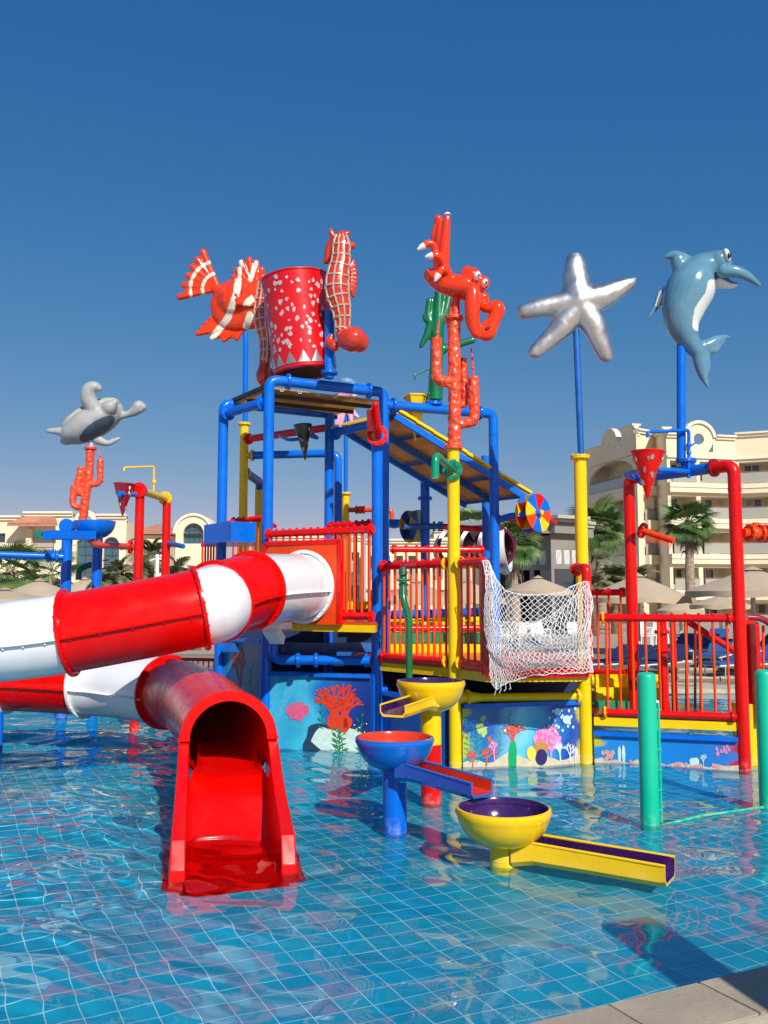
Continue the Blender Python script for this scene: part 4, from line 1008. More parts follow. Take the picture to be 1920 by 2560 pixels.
def coralfan(x, y, h, w_, seed, n=16):
    r_ = random.Random(seed); out = []
    def br(x0, y0, a, l, t, dpt):
        l *= r_.uniform(.8, 1.15); a += r_.uniform(-.12, .12)
        x1, y1 = x0 + math.cos(a) * l * w_, y0 + math.sin(a) * l * h; nx_, ny_ = -math.sin(a) * t * w_, math.cos(a) * t * h
        out.append([(x0 - nx_, y0 - ny_), (x1 - nx_ * .7, y1 - ny_ * .7), (x1 + nx_ * .7, y1 + ny_ * .7), (x0 + nx_, y0 + ny_)]); out.append(ring_pts(x1, y1, t * w_, t * h, 8))
        if dpt: 
            for da in (-.5, .05, .55): br(x1, y1, a + da + r_.uniform(-.15, .15), l * .72, t * .75, dpt - 1)
    br(x, y, math.pi / 2, .3, .045, 3); return out
plinth = thing('plinth_wall', 'low pool plinth of painted undersea panels under the play decks', 'wall', (0, 12.5, 0))
DB = (0.01, .03, .19); MBl = (.012, .16, .52); CY = (.06, .50, .68); LC = (.30, .68, .78); SKB = (.01, .24, .68)
# panel beside the slide exit
P1 = Pan(A + Vector((.07, -.02, 0)), B - Vector((.08, 0, 0)), FLOORZ, Zp(1690, 13.65)); m1 = panel_obj(P1, mural_mat('mural_reef_cyan', ((0, CY), (.22, (.03, .36, .58)), (.36, CY), (.55, MBl), (.8, (.012, .06, .32)), (1, DB)), 1), plinth)
wl = (0 - P1.z0) / P1.H
# reef with a red fan coral on a pale rock
painted(P1, m1, 'painted_rock', pc((.02, .05, .10), 'rock_shadow'), 1, [[(.34, wl + .06), (.38, wl + .16), (.40, wl + .27), (.50, wl + .31), (.62, wl + .29), (.78, wl + .31), (.96, wl + .24), (1.0, wl + .02), (.9, wl - .1), (.4, wl - .1)]])
painted(P1, m1, 'painted_rock', pc((.62, .78, .70), 'pale_rock'), 2, [[(.42, wl + .10), (.46, wl + .20), (.52, wl + .27), (.60, wl + .25), (.68, wl + .28), (.80, wl + .27), (.92, wl + .22), (.99, wl + .08), (.90, wl - .08), (.62, wl - .1), (.56, wl - .03), (.48, wl + .04)]])
painted(P1, m1, 'painted_coral', pc((.74, .05, .015), 'red_coral'), 4, coralfan(.62, wl + .3, .50, .62, 4) + coralfan(.76, wl + .27, .54, .5, 14) + coralfan(.68, wl + .26, .58, .5, 24) + [ring_pts(.66, wl + .34, .08, .10, 24, .12, 3), ring_pts(.74, wl + .33, .08, .10, 24, .14, 5)])
painted(P1, m1, 'painted_coral', pc((.72, .12, .25), 'rose_coral'), 5, [ring_pts(.27, wl + .44, .10, .11, 20, .25, 9), ring_pts(.33, wl + .46, .07, .08, 20, .25, 10)])
painted(P1, m1, 'painted_seaweed', pc((.02, .22, .06), 'deep_green'), 6, kelp(.9, wl, .45, .07, .02, 8) + kelp(.54, wl + .25, .3, .05, -.02, 7) + kelp(.66, wl - .02, .3, .07, .04, 9) + kelp(.74, wl - .02, .26, .07, -.03, 9) + kelp(.70, wl - .05, .34, .08, .0, 10))
painted(P1, m1, 'painted_bubbles', pc((.75, .85, .9), 'bubble_white'), 7, [ring_pts(rnd.uniform(.84, .99), rnd.uniform(wl, wl + .35), .006, .008, 8) for _ in range(34)])
painted(P1, m1, 'painted_light_rays', pc((.07, .42, .66), 'ray_cyan'), 1, [[(.03, 1), (.10, 1), (.02, .6), (0, .62)], [(.2, 1), (.3, 1), (.1, .45), (.02, .38)], [(.36, 1), (.42, 1), (.3, .6), (.26, .62)]])
# side panel from post A back to post E, its shade painted in with dimmer colours
P0 = Pan(E + Vector((.08, 0, 0)), A - Vector((.05, -.12, 0)), FLOORZ, Zp(1602, 14.6)); m0 = panel_obj(P0, mural_mat('mural_reef_shaded', ((0, (.03, .30, .5)), (.4, (.05, .26, .36)), (.7, (.04, .2, .3)), (1, (.03, .1, .2))), 4), plinth)
painted(P0, m0, 'painted_coral', pc((.5, .04, .03), 'shaded_coral'), 2, coralfan(.45, .35, .8, .5, 11)); painted(P0, m0, 'painted_seaweed', pc((.35, .42, .05), 'olive'), 3, kelp(.72, .4, .4, .08, 0, 8))
# short blue wall behind the bowls
P2 = Pan(B + Vector((.1, .02, 0)), YC - Vector((.12, -.1, 0)), FLOORZ, Zp(1745, 12.9)); m2_ = panel_obj(P2, mural_mat('mural_plain_blue', ((0, (.01, .05, .26)), (.5, (.01, .10, .42)), (1, (.01, .16, .5))), 2), plinth)
# reef panel between the yellow posts
P3 = Pan(YC + Vector((.09, .01, 0)), YR - Vector((.08, .0, 0)), FLOORZ, Zp(1768, 12.2)); m3 = panel_obj(P3, mural_mat('mural_reef_blue', ((0, (.52, .50, .02)), (.06, (.02, .2, .5)), (.25, (.03, .12, .42)), (.45, (.22, .62, .80)), (.62, (.05, .42, .72)), (.86, (.01, .07, .4)), (.95, (.05, .1, .35)), (1, (.6, .5, .03))), 3), plinth)
wl = (0 - P3.z0) / P3.H; sH = 1 - wl
v_ = lambda t: wl + sH * t
rs = random.Random(12)
painted(P3, m3, 'painted_sand', pc((.66, .55, .38), 'sand'), 1, [[(0, v_(-.1))] + [(k / 16, v_(.10 + .05 * math.sin(k * 1.3) + .09 * math.exp(-((k / 16 - .42) / .16) ** 2))) for k in range(17)] + [(1, v_(-.1))]])
painted(P3, m3, 'painted_seaweed', pc((.03, .32, .27), 'teal_weed'), 2, kelp(.06, v_(.1), .38, .07, .01) + kelp(.12, v_(.1), .46, .08, .02) + kelp(.2, v_(.14), .32, .06, .03) + kelp(.3, v_(.2), .36, .04, .02) + kelp(.16, v_(.5), .22, .05, -.02))
painted(P3, m3, 'painted_seaweed', pc((.45, .60, .18), 'lime_weed'), 3, [ring_pts(.15, v_(.66), .04, .06, 10, .5, 2), ring_pts(.18, v_(.58), .03, .06, 9, .5, 8), ring_pts(.17, v_(.8), .02, .04, 9, .4, 5)])
painted(P3, m3, 'painted_coral', pc((.72, .10, .06), 'vermilion_coral'), 4, coralfan(.08, v_(.02), .3, .14, 21) + coralfan(.19, v_(.03), .28, .16, 22) + [ring_pts(.22, v_(.46), .015, .04, 9, .3, 1)] + coralfan(.42, v_(.36), .34, .22, 77) + coralfan(.40, v_(.34), .30, .18, 78))
painted(P3, m3, 'painted_coral', pc((.78, .30, .58), 'pink_coral'), 5, coralfan(.26, v_(.1), .34, .13, 23) + [ring_pts(.69, v_(.48), .09, .12, 26, .2, 31), ring_pts(.76, v_(.38), .08, .12, 26, .25, 32), ring_pts(.64, v_(.42), .05, .08, 20, .2, 33)] + coralfan(.74, v_(.12), .5, .16, 24))
painted(P3, m3, 'painted_coral', pc((.80, .14, .38), 'magenta_coral'), 6, [ring_pts(rs.uniform(.62, .8), v_(rs.uniform(.3, .56)), .008, .016, 7) for _ in range(40)])
painted(P3, m3, 'painted_chest', pc((.58, .26, .06), 'chest_brown'), 6.5, [[(.60, v_(.2)), (.60, v_(.36)), (.65, v_(.42)), (.70, v_(.36)), (.70, v_(.2))]]); painted(P3, m3, 'painted_chest', pc((.03, .02, .12), 'cave_dark'), 7, [ring_pts(.655, v_(.13), .05, .11, 14)])
painted(P3, m3, 'painted_seaweed', pc((.0, .38, .12), 'leaf_green'), 5, [[(.385, v_(-.1)), (.375, v_(.14)), (.395, v_(.38)), (.425, v_(.42)), (.445, v_(.32)), (.445, v_(.12)), (.43, v_(-.1))]] + kelp(.38, v_(.7), .2, .03, .02, 5))
painted(P3, m3, 'painted_coral', pc((.64, .72, .85), 'white_anemone'), 7, coralfan(.82, v_(.05), .34, .16, 25) + coralfan(.9, v_(.03), .28, .14, 26) + coralfan(.95, v_(.0), .24, .1, 27))
painted(P3, m3, 'painted_shell', pc((.85, .72, .08), 'shell_yellow'), 7, [ring_pts(.57, v_(.2), .04, .09, 14, .12, 6)])
painted(P3, m3, 'painted_bubbles', pc((.55, .80, .92), 'bubble_cyan'), 8, [ring_pts(rs.uniform(.72, .96), v_(rs.uniform(.55, .92)), .01, .022, 10) for _ in range(22)] + [ring_pts(.88, v_(.74), .035, .06, 14), ring_pts(.80, v_(.88), .03, .05, 14), ring_pts(.35, v_(.6), .01, .02, 9)])
# low panel under the right deck
P4 = Pan(YR + Vector((.12, .01, 0)), RR - Vector((.07, 0, 0)), FLOORZ, Zp(1845, 12.3)); m4 = panel_obj(P4, mural_mat('mural_sky_blue', ((0, (.5, .5, .03)), (.05, (.02, .25, .65)), (.4, SKB), (.75, (.01, .2, .62)), (.92, (.04, .2, .6)), (1, (.45, .03, .05))), 6), plinth)
wl = (0 - P4.z0) / P4.H; sH = 1 - wl
painted(P4, m4, 'painted_sand', pc((.66, .55, .38), 'sand'), 1, [[(0, v_(-.1))] + [(k / 20, v_(.12 + .06 * math.sin(k * 2.3) + .04 * math.sin(k * 1.1))) for k in range(21)] + [(1, v_(-.1))]])
painted(P4, m4, 'painted_shell', pc((.55, .78, .75), 'pale_shell'), 3, [ring_pts(.18, v_(.34), .012, .2, 12), ring_pts(.21, v_(.36), .012, .22, 12), ring_pts(.7, v_(.2), .03, .1, 12, .3, 5)] + coralfan(.76, v_(.05), .42, .06, 41))
painted(P4, m4, 'painted_coral', pc((.70, .35, .3), 'salmon_coral'), 4, [ring_pts(rs.uniform(.05, .14), v_(rs.uniform(.1, .4)), .014, .06, 9) for _ in range(9)] + [ring_pts(rs.uniform(.25, .9), v_(rs.uniform(-.02, .14)), .012, .05, 8, .3, k) for k in range(30)])
painted(P4, m4, 'painted_bubbles', pc((.62, .25, .45), 'bubble_rose'), 4, [ring_pts(rs.uniform(.83, .94), v_(rs.uniform(.5, .85)), .01, .05, 10) for _ in range(12)])

# ================================================================== TUBE SLIDE
slide = thing('tube_slide', 'red and white enclosed tube slide that loops down into the pool', 'slide', (-2, 11, 0))
tq = tc + Vector((0, 0, tz))
ctrl = [tq - pn * .45, tq + pn * .08, P(628, 1476, 11.8), P(545, 1503, 11.25), P(500, 1520, 10.95), P(172, 1582, 10.75), P(-20, 1608, 10.8), P(-230, 1640, 11.2), P(-360, 1665, 12.0), P(-330, 1680, 13.3), P(-160, 1690, 13.9), P(0, 1697, 14.0), P(217, 1708, 13.7), P(330, 1718, 13.3), P(470, 1745, 12.3)]
oc = P(571, 1840, 9.4); oc.z = .80; ctrl += [oc]
SPL = spline([tuple(v) for v in ctrl], 8); SPL = [Vector(p) for p in SPL]
def sect(i0, i1): return SPL[int(round(i0 * 8)): int(round(i1 * 8)) + 1]
def side_vec(i, pts):
    t = (pts[min(i + 1, len(pts) - 1)] - pts[max(i - 1, 0)]).normalized(); return t
def ring_at(p, t, r, m, par):
    mb = MB(); mb.lathe([(r, -.022), (r + .05, -.02), (r + .052, -.004), (r + .052, .004), (r + .05, .02), (r, .022)], p, t, 40)
    o = put('joint_flange', mb, m, par, ang=30)
    ref = Vector((0, 0, 1)); x = (ref - t * ref.dot(t)).normalized(); y = t.cross(x); mb = MB()
    for k in range(22):
        a = 2 * math.pi * k / 22; c = p + (x * math.cos(a) + y * math.sin(a)) * (r + .028); mb.tube([c - t * .034, c + t * .034], .009, 6)
    put('bolt_ring', mb, m, o, ang=30, kind='stuff')
def tube_section(i0, i1, m, ring=True, rm=None, seam=True, n='tube_section'):
    pts = sect(i0, i1); mb = MB(); seg = 40
    a_, b_i = int(round(i0 * 8)), int(round(i1 * 8)); ea, eb = max(a_ - 1, 0), min(b_i + 1, len(SPL) - 1); ext = SPL[ea:eb + 1]
    def trimmed(r):
        t_ = MB().tube(ext, r, seg, cap=False); lo_, hi_ = (seg if ea < a_ else 0), len(t_.v) - (seg if eb > b_i else 0)
        t_.f = [tuple(q - lo_ for q in f) for f in t_.f if all(lo_ <= q < hi_ for q in f)]; t_.v = t_.v[lo_:hi_]; t_.m = [0] * len(t_.f); return t_
    outer = trimmed(RT); inner = trimmed(RT - .02)
    outer.add(inner.v, [tuple(reversed(f)) for f in inner.f])
    o = put(n, outer, m, slide, fix=False, ang=50)
    if seam:
        for sgn in (1, -1):
            q = []
            for i, p in enumerate(pts):
                t = side_vec(i, pts); s_ = t.cross(Vector((0, 0, 1))).normalized() * sgn; up_ = s_.cross(t) * sgn
                q.append(p + s_ * (RT + .012) * math.cos(.14) - up_ * 0 + Vector((0, 0, -(RT) * math.sin(.14))))
            mb = MB(); mb.tube(q, [(.035, .012)] * len(q), 8, flat=Vector((0, 0, 1)).cross(side_vec(0, pts)))
            put('seam_flange', mb, m, o)
            mb = MB()
            L_tot = sum((q[i + 1] - q[i]).length for i in range(len(q) - 1)); nb = max(2, int(L_tot / .28))
            for k in range(nb):
                f = (k + .5) / nb * (len(q) - 1); j = int(f); c = q[j].lerp(q[min(j + 1, len(q) - 1)], f - j); mb.tube([c + Vector((0, 0, -.03)), c + Vector((0, 0, .03))], .014, 6)
            put('bolt_row', mb, m, o, ang=30, kind='stuff')
    if ring: ring_at(pts[-1], (SPL[min(b_i + 1, len(SPL) - 1)] - SPL[b_i - 1]).normalized(), RT, rm or m, o)
    return o
t0 = (SPL[2] - SPL[0]).normalized()
tube_section(1, 2, WHITEFG, rm=REDFG); ring_at(SPL[8] , pn, RT, WHITEFG, slide); ring_at(SPL[8] + pn * .02, pn, RT + .015, WHITEFG, slide)
tube_section(2, 3, REDFG, rm=REDFG); tube_section(3, 4, WHITEFG, rm=REDFG, seam=False)
tube_section(4, 5, REDFG); tube_section(5, 7.5, WHITEFG); tube_section(7.5, 9.5, REDFG); tube_section(9.5, 11.1, WHITEFG); tube_section(11.1, 12, REDFG, rm=WHITEFG)
tube_section(12, 13.62, WHITEFG, rm=REDFG); tube_section(13.62, 15, REDDK if False else REDFG, ring=False, seam=False)
# outlet arch and open run-out
cd = Vector((.42, -2.12, 0)).normalized(); cs_ = Vector((-cd.y, cd.x, 0))      # cs_: to the right-hand side seen from the camera
ooc = Vector((oc.x, oc.y, 0)) + cd * .03
RI, RO = .38, .48
mb = MB(); n_ = 24; pr_ = []
for k in range(n_ + 1):
    a = math.pi * k / n_; pr_.append((math.cos(a), math.sin(a)))
for d0, d1, r0, r1 in ((-.06, .09, RI, RO),):
    vs = []
    for c_, s_ in pr_:
        for dd_, rr in ((d0, r0), (d0, r1), (d1, r1), (d1, r0)):
            vs.append(ooc + cd * dd_ + cs_ * (c_ * rr) + Vector((0, 0, .80 + s_ * rr)))
    fs = []
    for k in range(n_):
        for q in range(4): fs.append((k * 4 + q, k * 4 + (q + 1) % 4, (k + 1) * 4 + (q + 1) % 4, (k + 1) * 4 + q))
    fs += [(0, 1, 2, 3), (n_ * 4 + 3, n_ * 4 + 2, n_ * 4 + 1, n_ * 4)]
    mb.add(vs, fs)
arch = put('outlet_arch', mb, REDFG, slide, ang=35)
# run-out sides: swept boxes
rail = [(-.05, .81), (.22, .76), (.58, .60), (.98, .455), (1.42, .345), (1.73, .275), (1.855, .06)]
rail = [(a * 1.0, b) for a, b in rail]
floor = [(-1.5, .53), (-.6, .49), (0, .45), (.2, .385), (.4, .27), (.6, .11), (.72, .02), (.85, -.055), (1.4, -.085), (2.04, -.10)]
for sg in (-1, 1):
    mb = MB(); vs = []
    for k, (d_, z_) in enumerate(rail):
        wo = RO + .0 + .02 * (k / 6); wi = RI + .0
        for ww, zz in ((wi, z_), (wo, z_ + .0), (wo + .02, -.12), (wi - .015, -.12)):
            vs.append(ooc + cd * d_ + cs_ * (sg * ww) + Vector((0, 0, zz)))
    fs = [(k * 4 + q, k * 4 + (q + 1) % 4, (k + 1) * 4 + (q + 1) % 4, (k + 1) * 4 + q) for k in range(len(rail) - 1) for q in range(4)]
    fs += [(0, 1, 2, 3), tuple(len(vs) - 4 + q for q in (3, 2, 1, 0))]
    mb.add(vs, fs); s_ = put('runout_side', mb, REDFG, slide, ang=20)
    bmod = s_.modifiers.new('b', 'BEVEL'); bmod.width = .012; bmod.segments = 3; bmod.limit_method = 'ANGLE'; bmod.angle_limit = R(20)
    # seam lip at the joint with the arch
    mb = MB(); mb.bar(ooc + cd * .1 + cs_ * (sg * (RI - .005)) + Vector((0, 0, .815)), ooc + cd * .1 + cs_ * (sg * (RO + .012)) + Vector((0, 0, .815)), .035, .03); put('joint_lip', mb, REDFG, s_, ang=20)
mb = MB(); vs = []; m_n = 8
prof = [(-RI + .0, .10), (-RI + .015, .045), (-RI + .05, .01), (-RI + .10, 0), (0, -.006), (RI - .10, 0), (RI - .05, .01), (RI - .015, .045), (RI, .10)]
fl2 = spline(floor, 5)
for d_, z_ in fl2:
    wf = .80 + .20 * max(0, min(1, (d_ + .02) / .3))
    for x_, h_ in prof:
        x_ *= wf; vs.append(ooc + cd * d_ + cs_ * x_ + Vector((0, 0, z_ + h_)))
npf = len(prof)
fs = [(i * npf + j, i * npf + j + 1, (i + 1) * npf + j + 1, (i + 1) * npf + j) for i in range(len(fl2) - 1) for j in range(npf - 1)]
mb.add(vs, fs); put('runout_floor', mb, REDFG, slide, ang=50, fix=False)
mb = MB(); mb.box(ooc + cd * 1.40 + Vector((0, 0, -.115)), (1.14, 1.08, .05), rz=math.atan2(cs_.y, cs_.x)); put('base_plate', mb, REDFG, slide, ang=20)
mb = MB(); mb.box(ooc + cd * 1.2 + Vector((0, 0, -.19)), (.86, 1.7, .1), rz=math.atan2(cs_.y, cs_.x)); put('base_block', mb, REDDK, slide, ang=20)
# white cradle under the upper bend
mb = MB(); cr_ = P(683, 1562, 12.5); mb.box(cr_ + Vector((-.02, .05, -.01)), (.42, .35, .09), rz=-.4); mb.bar(cr_ + Vector((-.05, .05, -.05)), cr_ + Vector((.03, .3, -.22)), .2, .12); put('cradle', mb, WHITEFG, slide, ang=25)
for px, D_, y0 in ((-40, 10.6, 1700), (0, 13.5, 1780)):
    v = xy(px, D_, 1700); put('support', MB().tube([at(v, PB), at(v, Zp(y0, D_))], .07, 14), BLUE, slide)

# ================================================================== BOWLS
def bowl_tree(name, label, px, pyw, yrim, rpx, ydeep, mo, mi_, stem_r, tr, stem_mats, tw=.115, th=.135, lip=True):
    D_ = Dw(pyw); v = xy(px, D_, 1900); zr_ = Zp(yrim, D_); r = rpx / FL * D_ * .985; zb = zr_ - (ydeep - yrim) / FL * D_ * 1.0
    t = thing(name, label, 'water bowl', (v.x, v.y, FLOORZ), 'cascading bowls on posts'); H = zr_ - zb
    prof = [(.001, 0)] + [(r * math.sin(a) ** .8 * (1.03 if .9 < a / (math.pi / 2) < 1.4 else 1), H * (1 - math.cos(a))) for a in [math.pi / 2 * k / 14 for k in range(1, 14)]] + [(r * 1.005, H * .97), (r, H), (r - .02, H + .004)]
    put('bowl', MB().lathe(prof, at(v, zb), seg=56), mo, t, ang=60)
    pin = [(r - .02, H + .0045), (r - .03, H - .01)] + [((r - .03) * math.sin(a) ** .75, .035 + (H - .05) * (1 - math.cos(a))) for a in [math.pi / 2 * k / 14 for k in range(13, 0, -1)]] + [(.001, .035)]
    put('bowl_lining', MB().lathe(pin, at(v, zb), seg=56), mi_, t, ang=60, fix=False)
    zs = PB; nst = len(stem_mats)
    for (ms, zt_) in stem_mats:
        zt_ = zb + .03 if zt_ is None else zt_; put('stem', MB().tube([at(v, zs), at(v, zt_)], stem_r, 28), ms, t); zs = zt_ + .001
    mb = MB(); mb.tube([at(v, .05), at(v, .055)], stem_r * 1.015, 28); put('weld_collar', mb, stem_mats[0][0], t)
    a, b_ = tr; d = (b_ - a); d = Vector((d.x, d.y, 0)).normalized(); s_ = Vector((-d.y, d.x, 0)); wth = .014
    def sec(p, hh, w_):
        o_ = [(-w_ - wth, 0), (-w_ - wth, -hh + .03), (-w_ + .02, -hh - .01), (w_ - .02, -hh - .01), (w_ + wth, -hh + .03), (w_ + wth, 0)]
        i_ = [(w_, .0), (w_, -hh + .04), (w_ - .03, -hh + .012), (-w_ + .03, -hh + .012), (-w_, -hh + .04), (-w_, .0)]
        return [p + s_ * x + Vector((0, 0, z)) for x, z in o_ + i_]
    secs = [sec(a, th * 1.25, tw * 1.25), sec(a.lerp(b_, .14), th * 1.05, tw), sec(a.lerp(b_, .5), th, tw), sec(a.lerp(b_, .96), th * .97, tw), sec(b_, th * .9, tw * 1.04)]
    mb = MB(); n_ = 12
    for S_ in secs: mb.v += [tuple(q) for q in S_]
    for i in range(len(secs) - 1):
        for q in range(n_):
            mb.f.append((i * n_ + q, i * n_ + (q + 1) % n_, (i + 1) * n_ + (q + 1) % n_, (i + 1) * n_ + q)); mb.m.append(1 if 6 <= q <= 10 else 0)
    e = (len(secs) - 1) * n_
    for q in range(5): mb.f.append((e + q, e + q + 1, e + 10 - q, e + 11 - q)); mb.m.append(0)
    put('trough', mb, [mo, mi_], t, ang=35)
    mb = MB(); 
    for sg in (-1, 1): mb.tube([a.lerp(b_, .12) + s_ * sg * (tw + wth / 2) , b_ + s_ * sg * (tw * 1.04 + wth / 2)], .012, 8)
    put('trough_lip', mb, mo, t)
    return t, v, zr_, r
zy = Zp(1860, Dw(2006))
b1 = bowl_tree('water_bowl', 'uppermost yellow water bowl with purple lining on a yellow and red post', 1078, 2006, 1701, 85, 1778, YELLOWFG, PURPLE, .112, (P(1062, 1738, 10.0), P(982, 1764, 9.3)), ((RED, zy), (YELLOW, None)), .125, .115)
b2 = bowl_tree('water_bowl', 'blue water bowl with orange-red lining and a red trough', 987, 2076, 1842, 97, 1922, mat('blue_fibreglass', (0.003, 0.13, 0.55), 0.16, coat=.6, var=.08, vscale=3, bump=.05, bscale=6), mat('orange_gelcoat', (.70, .045, .01), .18, coat=.6, var=.1), .115, (P(1018, 1902, 8.85), P(1205, 1955, 8.1)), ((BLUE, None),), .115, .135)
b3 = bowl_tree('water_bowl', 'nearest yellow water bowl with a long trough just above the pool', 1257, 2164, 2018, 117, 2112, YELLOWFG, PURPLE, .117, (P(1298, 2090, 7.85), P(1675, 2154, 7.22)), ((YELLOW, None),), .135, .16)
v = b1[1]; gp = [P(1021, 1420, 12.7), P(1010, 1435, 12.4), P(1008, 1500, 12.2), P(1020, 1535, 12.1), P(1022, 1560, 12.1), P(1023, 1694, 12.1)]
gt = thing('valve_pipe', 'dark green valve pipe running down from the deck rail to the top bowl', 'pipe', at(gp[5], 1), None)
put('pipe', MB().tube(fillet([P(1008, 1420, 12.5), P(1008, 1500, 12.3), P(1023, 1545, 12.3), P(1023, 1694, 12.3)], .08), .046, 14), GREEN_D, gt)
for y_ in (1432, 1462, 1478, 1486): flange(P(1008, y_, 12.4), (0, 0, 1), .045, GREEN_D, gt, pair=False)
mb = MB(); mb.tube([P(992, 1450, 12.3), P(1026, 1450, 12.3)], .018, 8); put('valve', mb, GREEN_D, gt)
put('elbow', MB().tube(fillet([P(1040, 1412, 12.5), P(1008, 1414, 12.5), P(1008, 1428, 12.5)], .1), .048, 12), REDDK, gt)

# ================================================================== SPRAY POSTS
def spray(px, pyw, ytop, label):
    D_ = Dw(pyw); v = xy(px, D_, 1850); r = 22.8 / FL * D_; zt_ = Zp(ytop, D_); t = thing('spray_post', label, 'spray post', (v.x, v.y, FLOORZ), 'sea green spray posts')
    mb = MB(); mb.lathe([(r, PB), (r, zt_ - .05), (r * .96, zt_ - .025), (r * .8, zt_ - .008), (r * .5, zt_), (.001, zt_ + .003)], at(v, 0), seg=28); put('post', mb, MINT, t)
    z0 = .04; q = v + Vector((r * 1.12, -.03, 0)); put('hose', MB().tube(fillet([at(v + Vector((r * .9, -.03, 0)), zt_ - .28), at(q, zt_ - .28), at(q, z0)], .03), .013, 8), MINT, t)
    for k in range(6):
        zz = z0 + (zt_ - .32) * (k + .6) / 6; mb = MB(); mb.box(at(v + Vector((r * 1.02, -.035, 0)), zz), (.05, .025, .016)); put('clip', mb, MINT, t, ang=0)
    mb = MB(); mb.tube([at(v, Zp(2005 - (2065 - pyw), D_)), at(v, Zp(2006 - (2065 - pyw), D_))], r * 1.012, 28); put('weld_collar', mb, MINT, t)
    return v
s1 = spray(1620, 2064, 1681, 'sea green round-topped spray post in front of the low red railing')
s2 = spray(1917, 2018, 1674, 'sea green spray post cut by the right edge, beyond the red post')
o = put('hose', MB().tube([at(s1 + Vector((.1, 0, 0)), .0), at(s1.lerp(s2, .4), .018), at(s2, .01)], .014, 8), MINT); tag(o, 'thin green hose lying on the water between the two spray posts', 'hose')

# ================================================================== NET
def netlayer(mb, top, bot, nu, nv, bulge, r, jit, seed, D0=11.42, D1=11.5):
    rs_ = random.Random(seed); T_ = spline(top, 8); Bt = spline(bot, 8)
    def cur(c, u):
        # parametrise by index
        f = u * (len(c) - 1); i = min(int(f), len(c) - 2); t = f - i; return (c[i][0] * (1 - t) + c[i + 1][0] * t, c[i][1] * (1 - t) + c[i + 1][1] * t)
    nodes = {}
    def node(i, j):
        if (i, j) not in nodes:
            u = min(max(i / nu, 0), 1); v = j / nv; a = cur(T_, u); b_ = cur(Bt, u); x = a[0] * (1 - v) + b_[0] * v; y = a[1] * (1 - v) + b_[1] * v
            sag = 10 * math.sin(math.pi * u) * math.sin(math.pi * v); x += rs_.uniform(-jit, jit) + 5 * math.sin(v * 9 + u * 5); y += rs_.uniform(-jit, jit) + sag
            d = D0 + (D1 - D0) * u - .07 - bulge * math.sin(math.pi * u) * math.sin(math.pi * min(1, v * 1.0)) + .02 * math.sin(u * 14 + v * 6)
            nodes[(i, j)] = P(x, y, d)
        return nodes[(i, j)]
    for j in range(nv):
        for i in range(0, nu + 1):
            if (i + j) % 2: continue
            for s_ in (-1, 1):
                if 0 <= i + s_ <= nu: 
                    a = node(i, j); b_ = node(i + s_, j + 1)
                    mid = (a + b_) / 2 + Vector((rs_.uniform(-.004, .004), 0, rs_.uniform(-.006, .003)))
                    mb.tube([a, mid, b_], r, 4, cap=False)
    for k in range(2):
        mb.tube([node(i, 0 if k == 0 else nv) + Vector((0, 0, .004 * math.sin(i))) for i in range(nu + 1)], r * 1.4, 5)
    mb.tube([node(0, j) for j in range(nv + 1)], r * 1.3, 5); mb.tube([node(nu, j) for j in range(nv + 1)], r * 1.3, 5)
top = [(1207, 1402), (1219, 1404), (1232, 1440), (1262, 1476), (1330, 1488), (1400, 1482), (1442, 1462), (1472, 1452)]
bot = [(1222, 1688), (1240, 1722), (1262, 1712), (1290, 1702), (1330, 1690), (1390, 1684), (1450, 1682), (1478, 1680)]
mb = MB(); netlayer(mb, top, bot, 56, 30, .16, .0036, 1.3, 3)
net = put('net', mb, NETW, ang=0, fix=False); rebase(net, P(1340, 1690, 11.4)); tag(net, 'white rope net draped across the red frame between the yellow posts', 'net')
mb = MB(); netlayer(mb, [(1222, 1550), (1290, 1556), (1345, 1552), (1400, 1522), (1450, 1480), (1476, 1455)], [(1228, 1610), (1290, 1628), (1350, 1632), (1400, 1640), (1450, 1645), (1477, 1640)], 48, 9, .24, .004, 1.6, 8)
put('net_fold', mb, NETW, net, ang=0, fix=False)
mb = MB(); netlayer(mb, [(1215, 1580), (1262, 1585), (1330, 1615), (1400, 1605), (1476, 1560)], [(1228, 1650), (1262, 1690), (1330, 1672), (1400, 1668), (1476, 1672)], 48, 8, .2, .004, 1.8, 18)
put('net_fold', mb, NETW, net, ang=0, fix=False)
for k in range(4):
    x = 1238 + k * 12; mb = MB(); mb.tube([P(x, 1700 + 8 * (k % 2), 11.35), P(x + 3, 1722, 11.34), P(x - 2, 1738 - k * 5, 11.33)], .004, 4); put('loose_strand', mb, NETW, net)

# ================================================================== RED AND BLUE PIPE ARCH (right)
arch = thing('pipe_arch', 'tall red pipe arch with a blue crossbar on the right of the low deck', 'pipe arch', (RR.x, RR.y, 0))
zR_, zL_ = Zp(1163, RR.y), Zp(1197, RL.y); dRL = (RL - RR); dRL = dRL.normalized()
rR = .083
put('post', MB().tube(fillet([at(RR, PB), at(RR, zR_), at(RR, zR_) + dRL * .28], .26, 10), rR, 22), RED, arch)
put('post', MB().tube(fillet([at(RL, DK3 - .1), at(RL, zR_), at(RL, zR_) - dRL * .24], .22, 10), rR, 22), RED, arch)
mb = MB(); mb.tube([at(RR, zR_ - .3), at(RR, zR_ - .34)], rR * 1.05, 22); mb.tube([at(RR, .04), at(RR, .03)], rR * 1.05, 22); put('weld_collar', mb, RED, arch)
p1, p2 = at(RR, zR_) + dRL * .30, at(RL, zR_) - dRL * .26
put('crossbar', MB().tube([p1, p2], .078, 18), BLUE, arch); flange(p1, dRL, .08, REDDK, arch); flange(p2, dRL, .08, BLUE, arch)
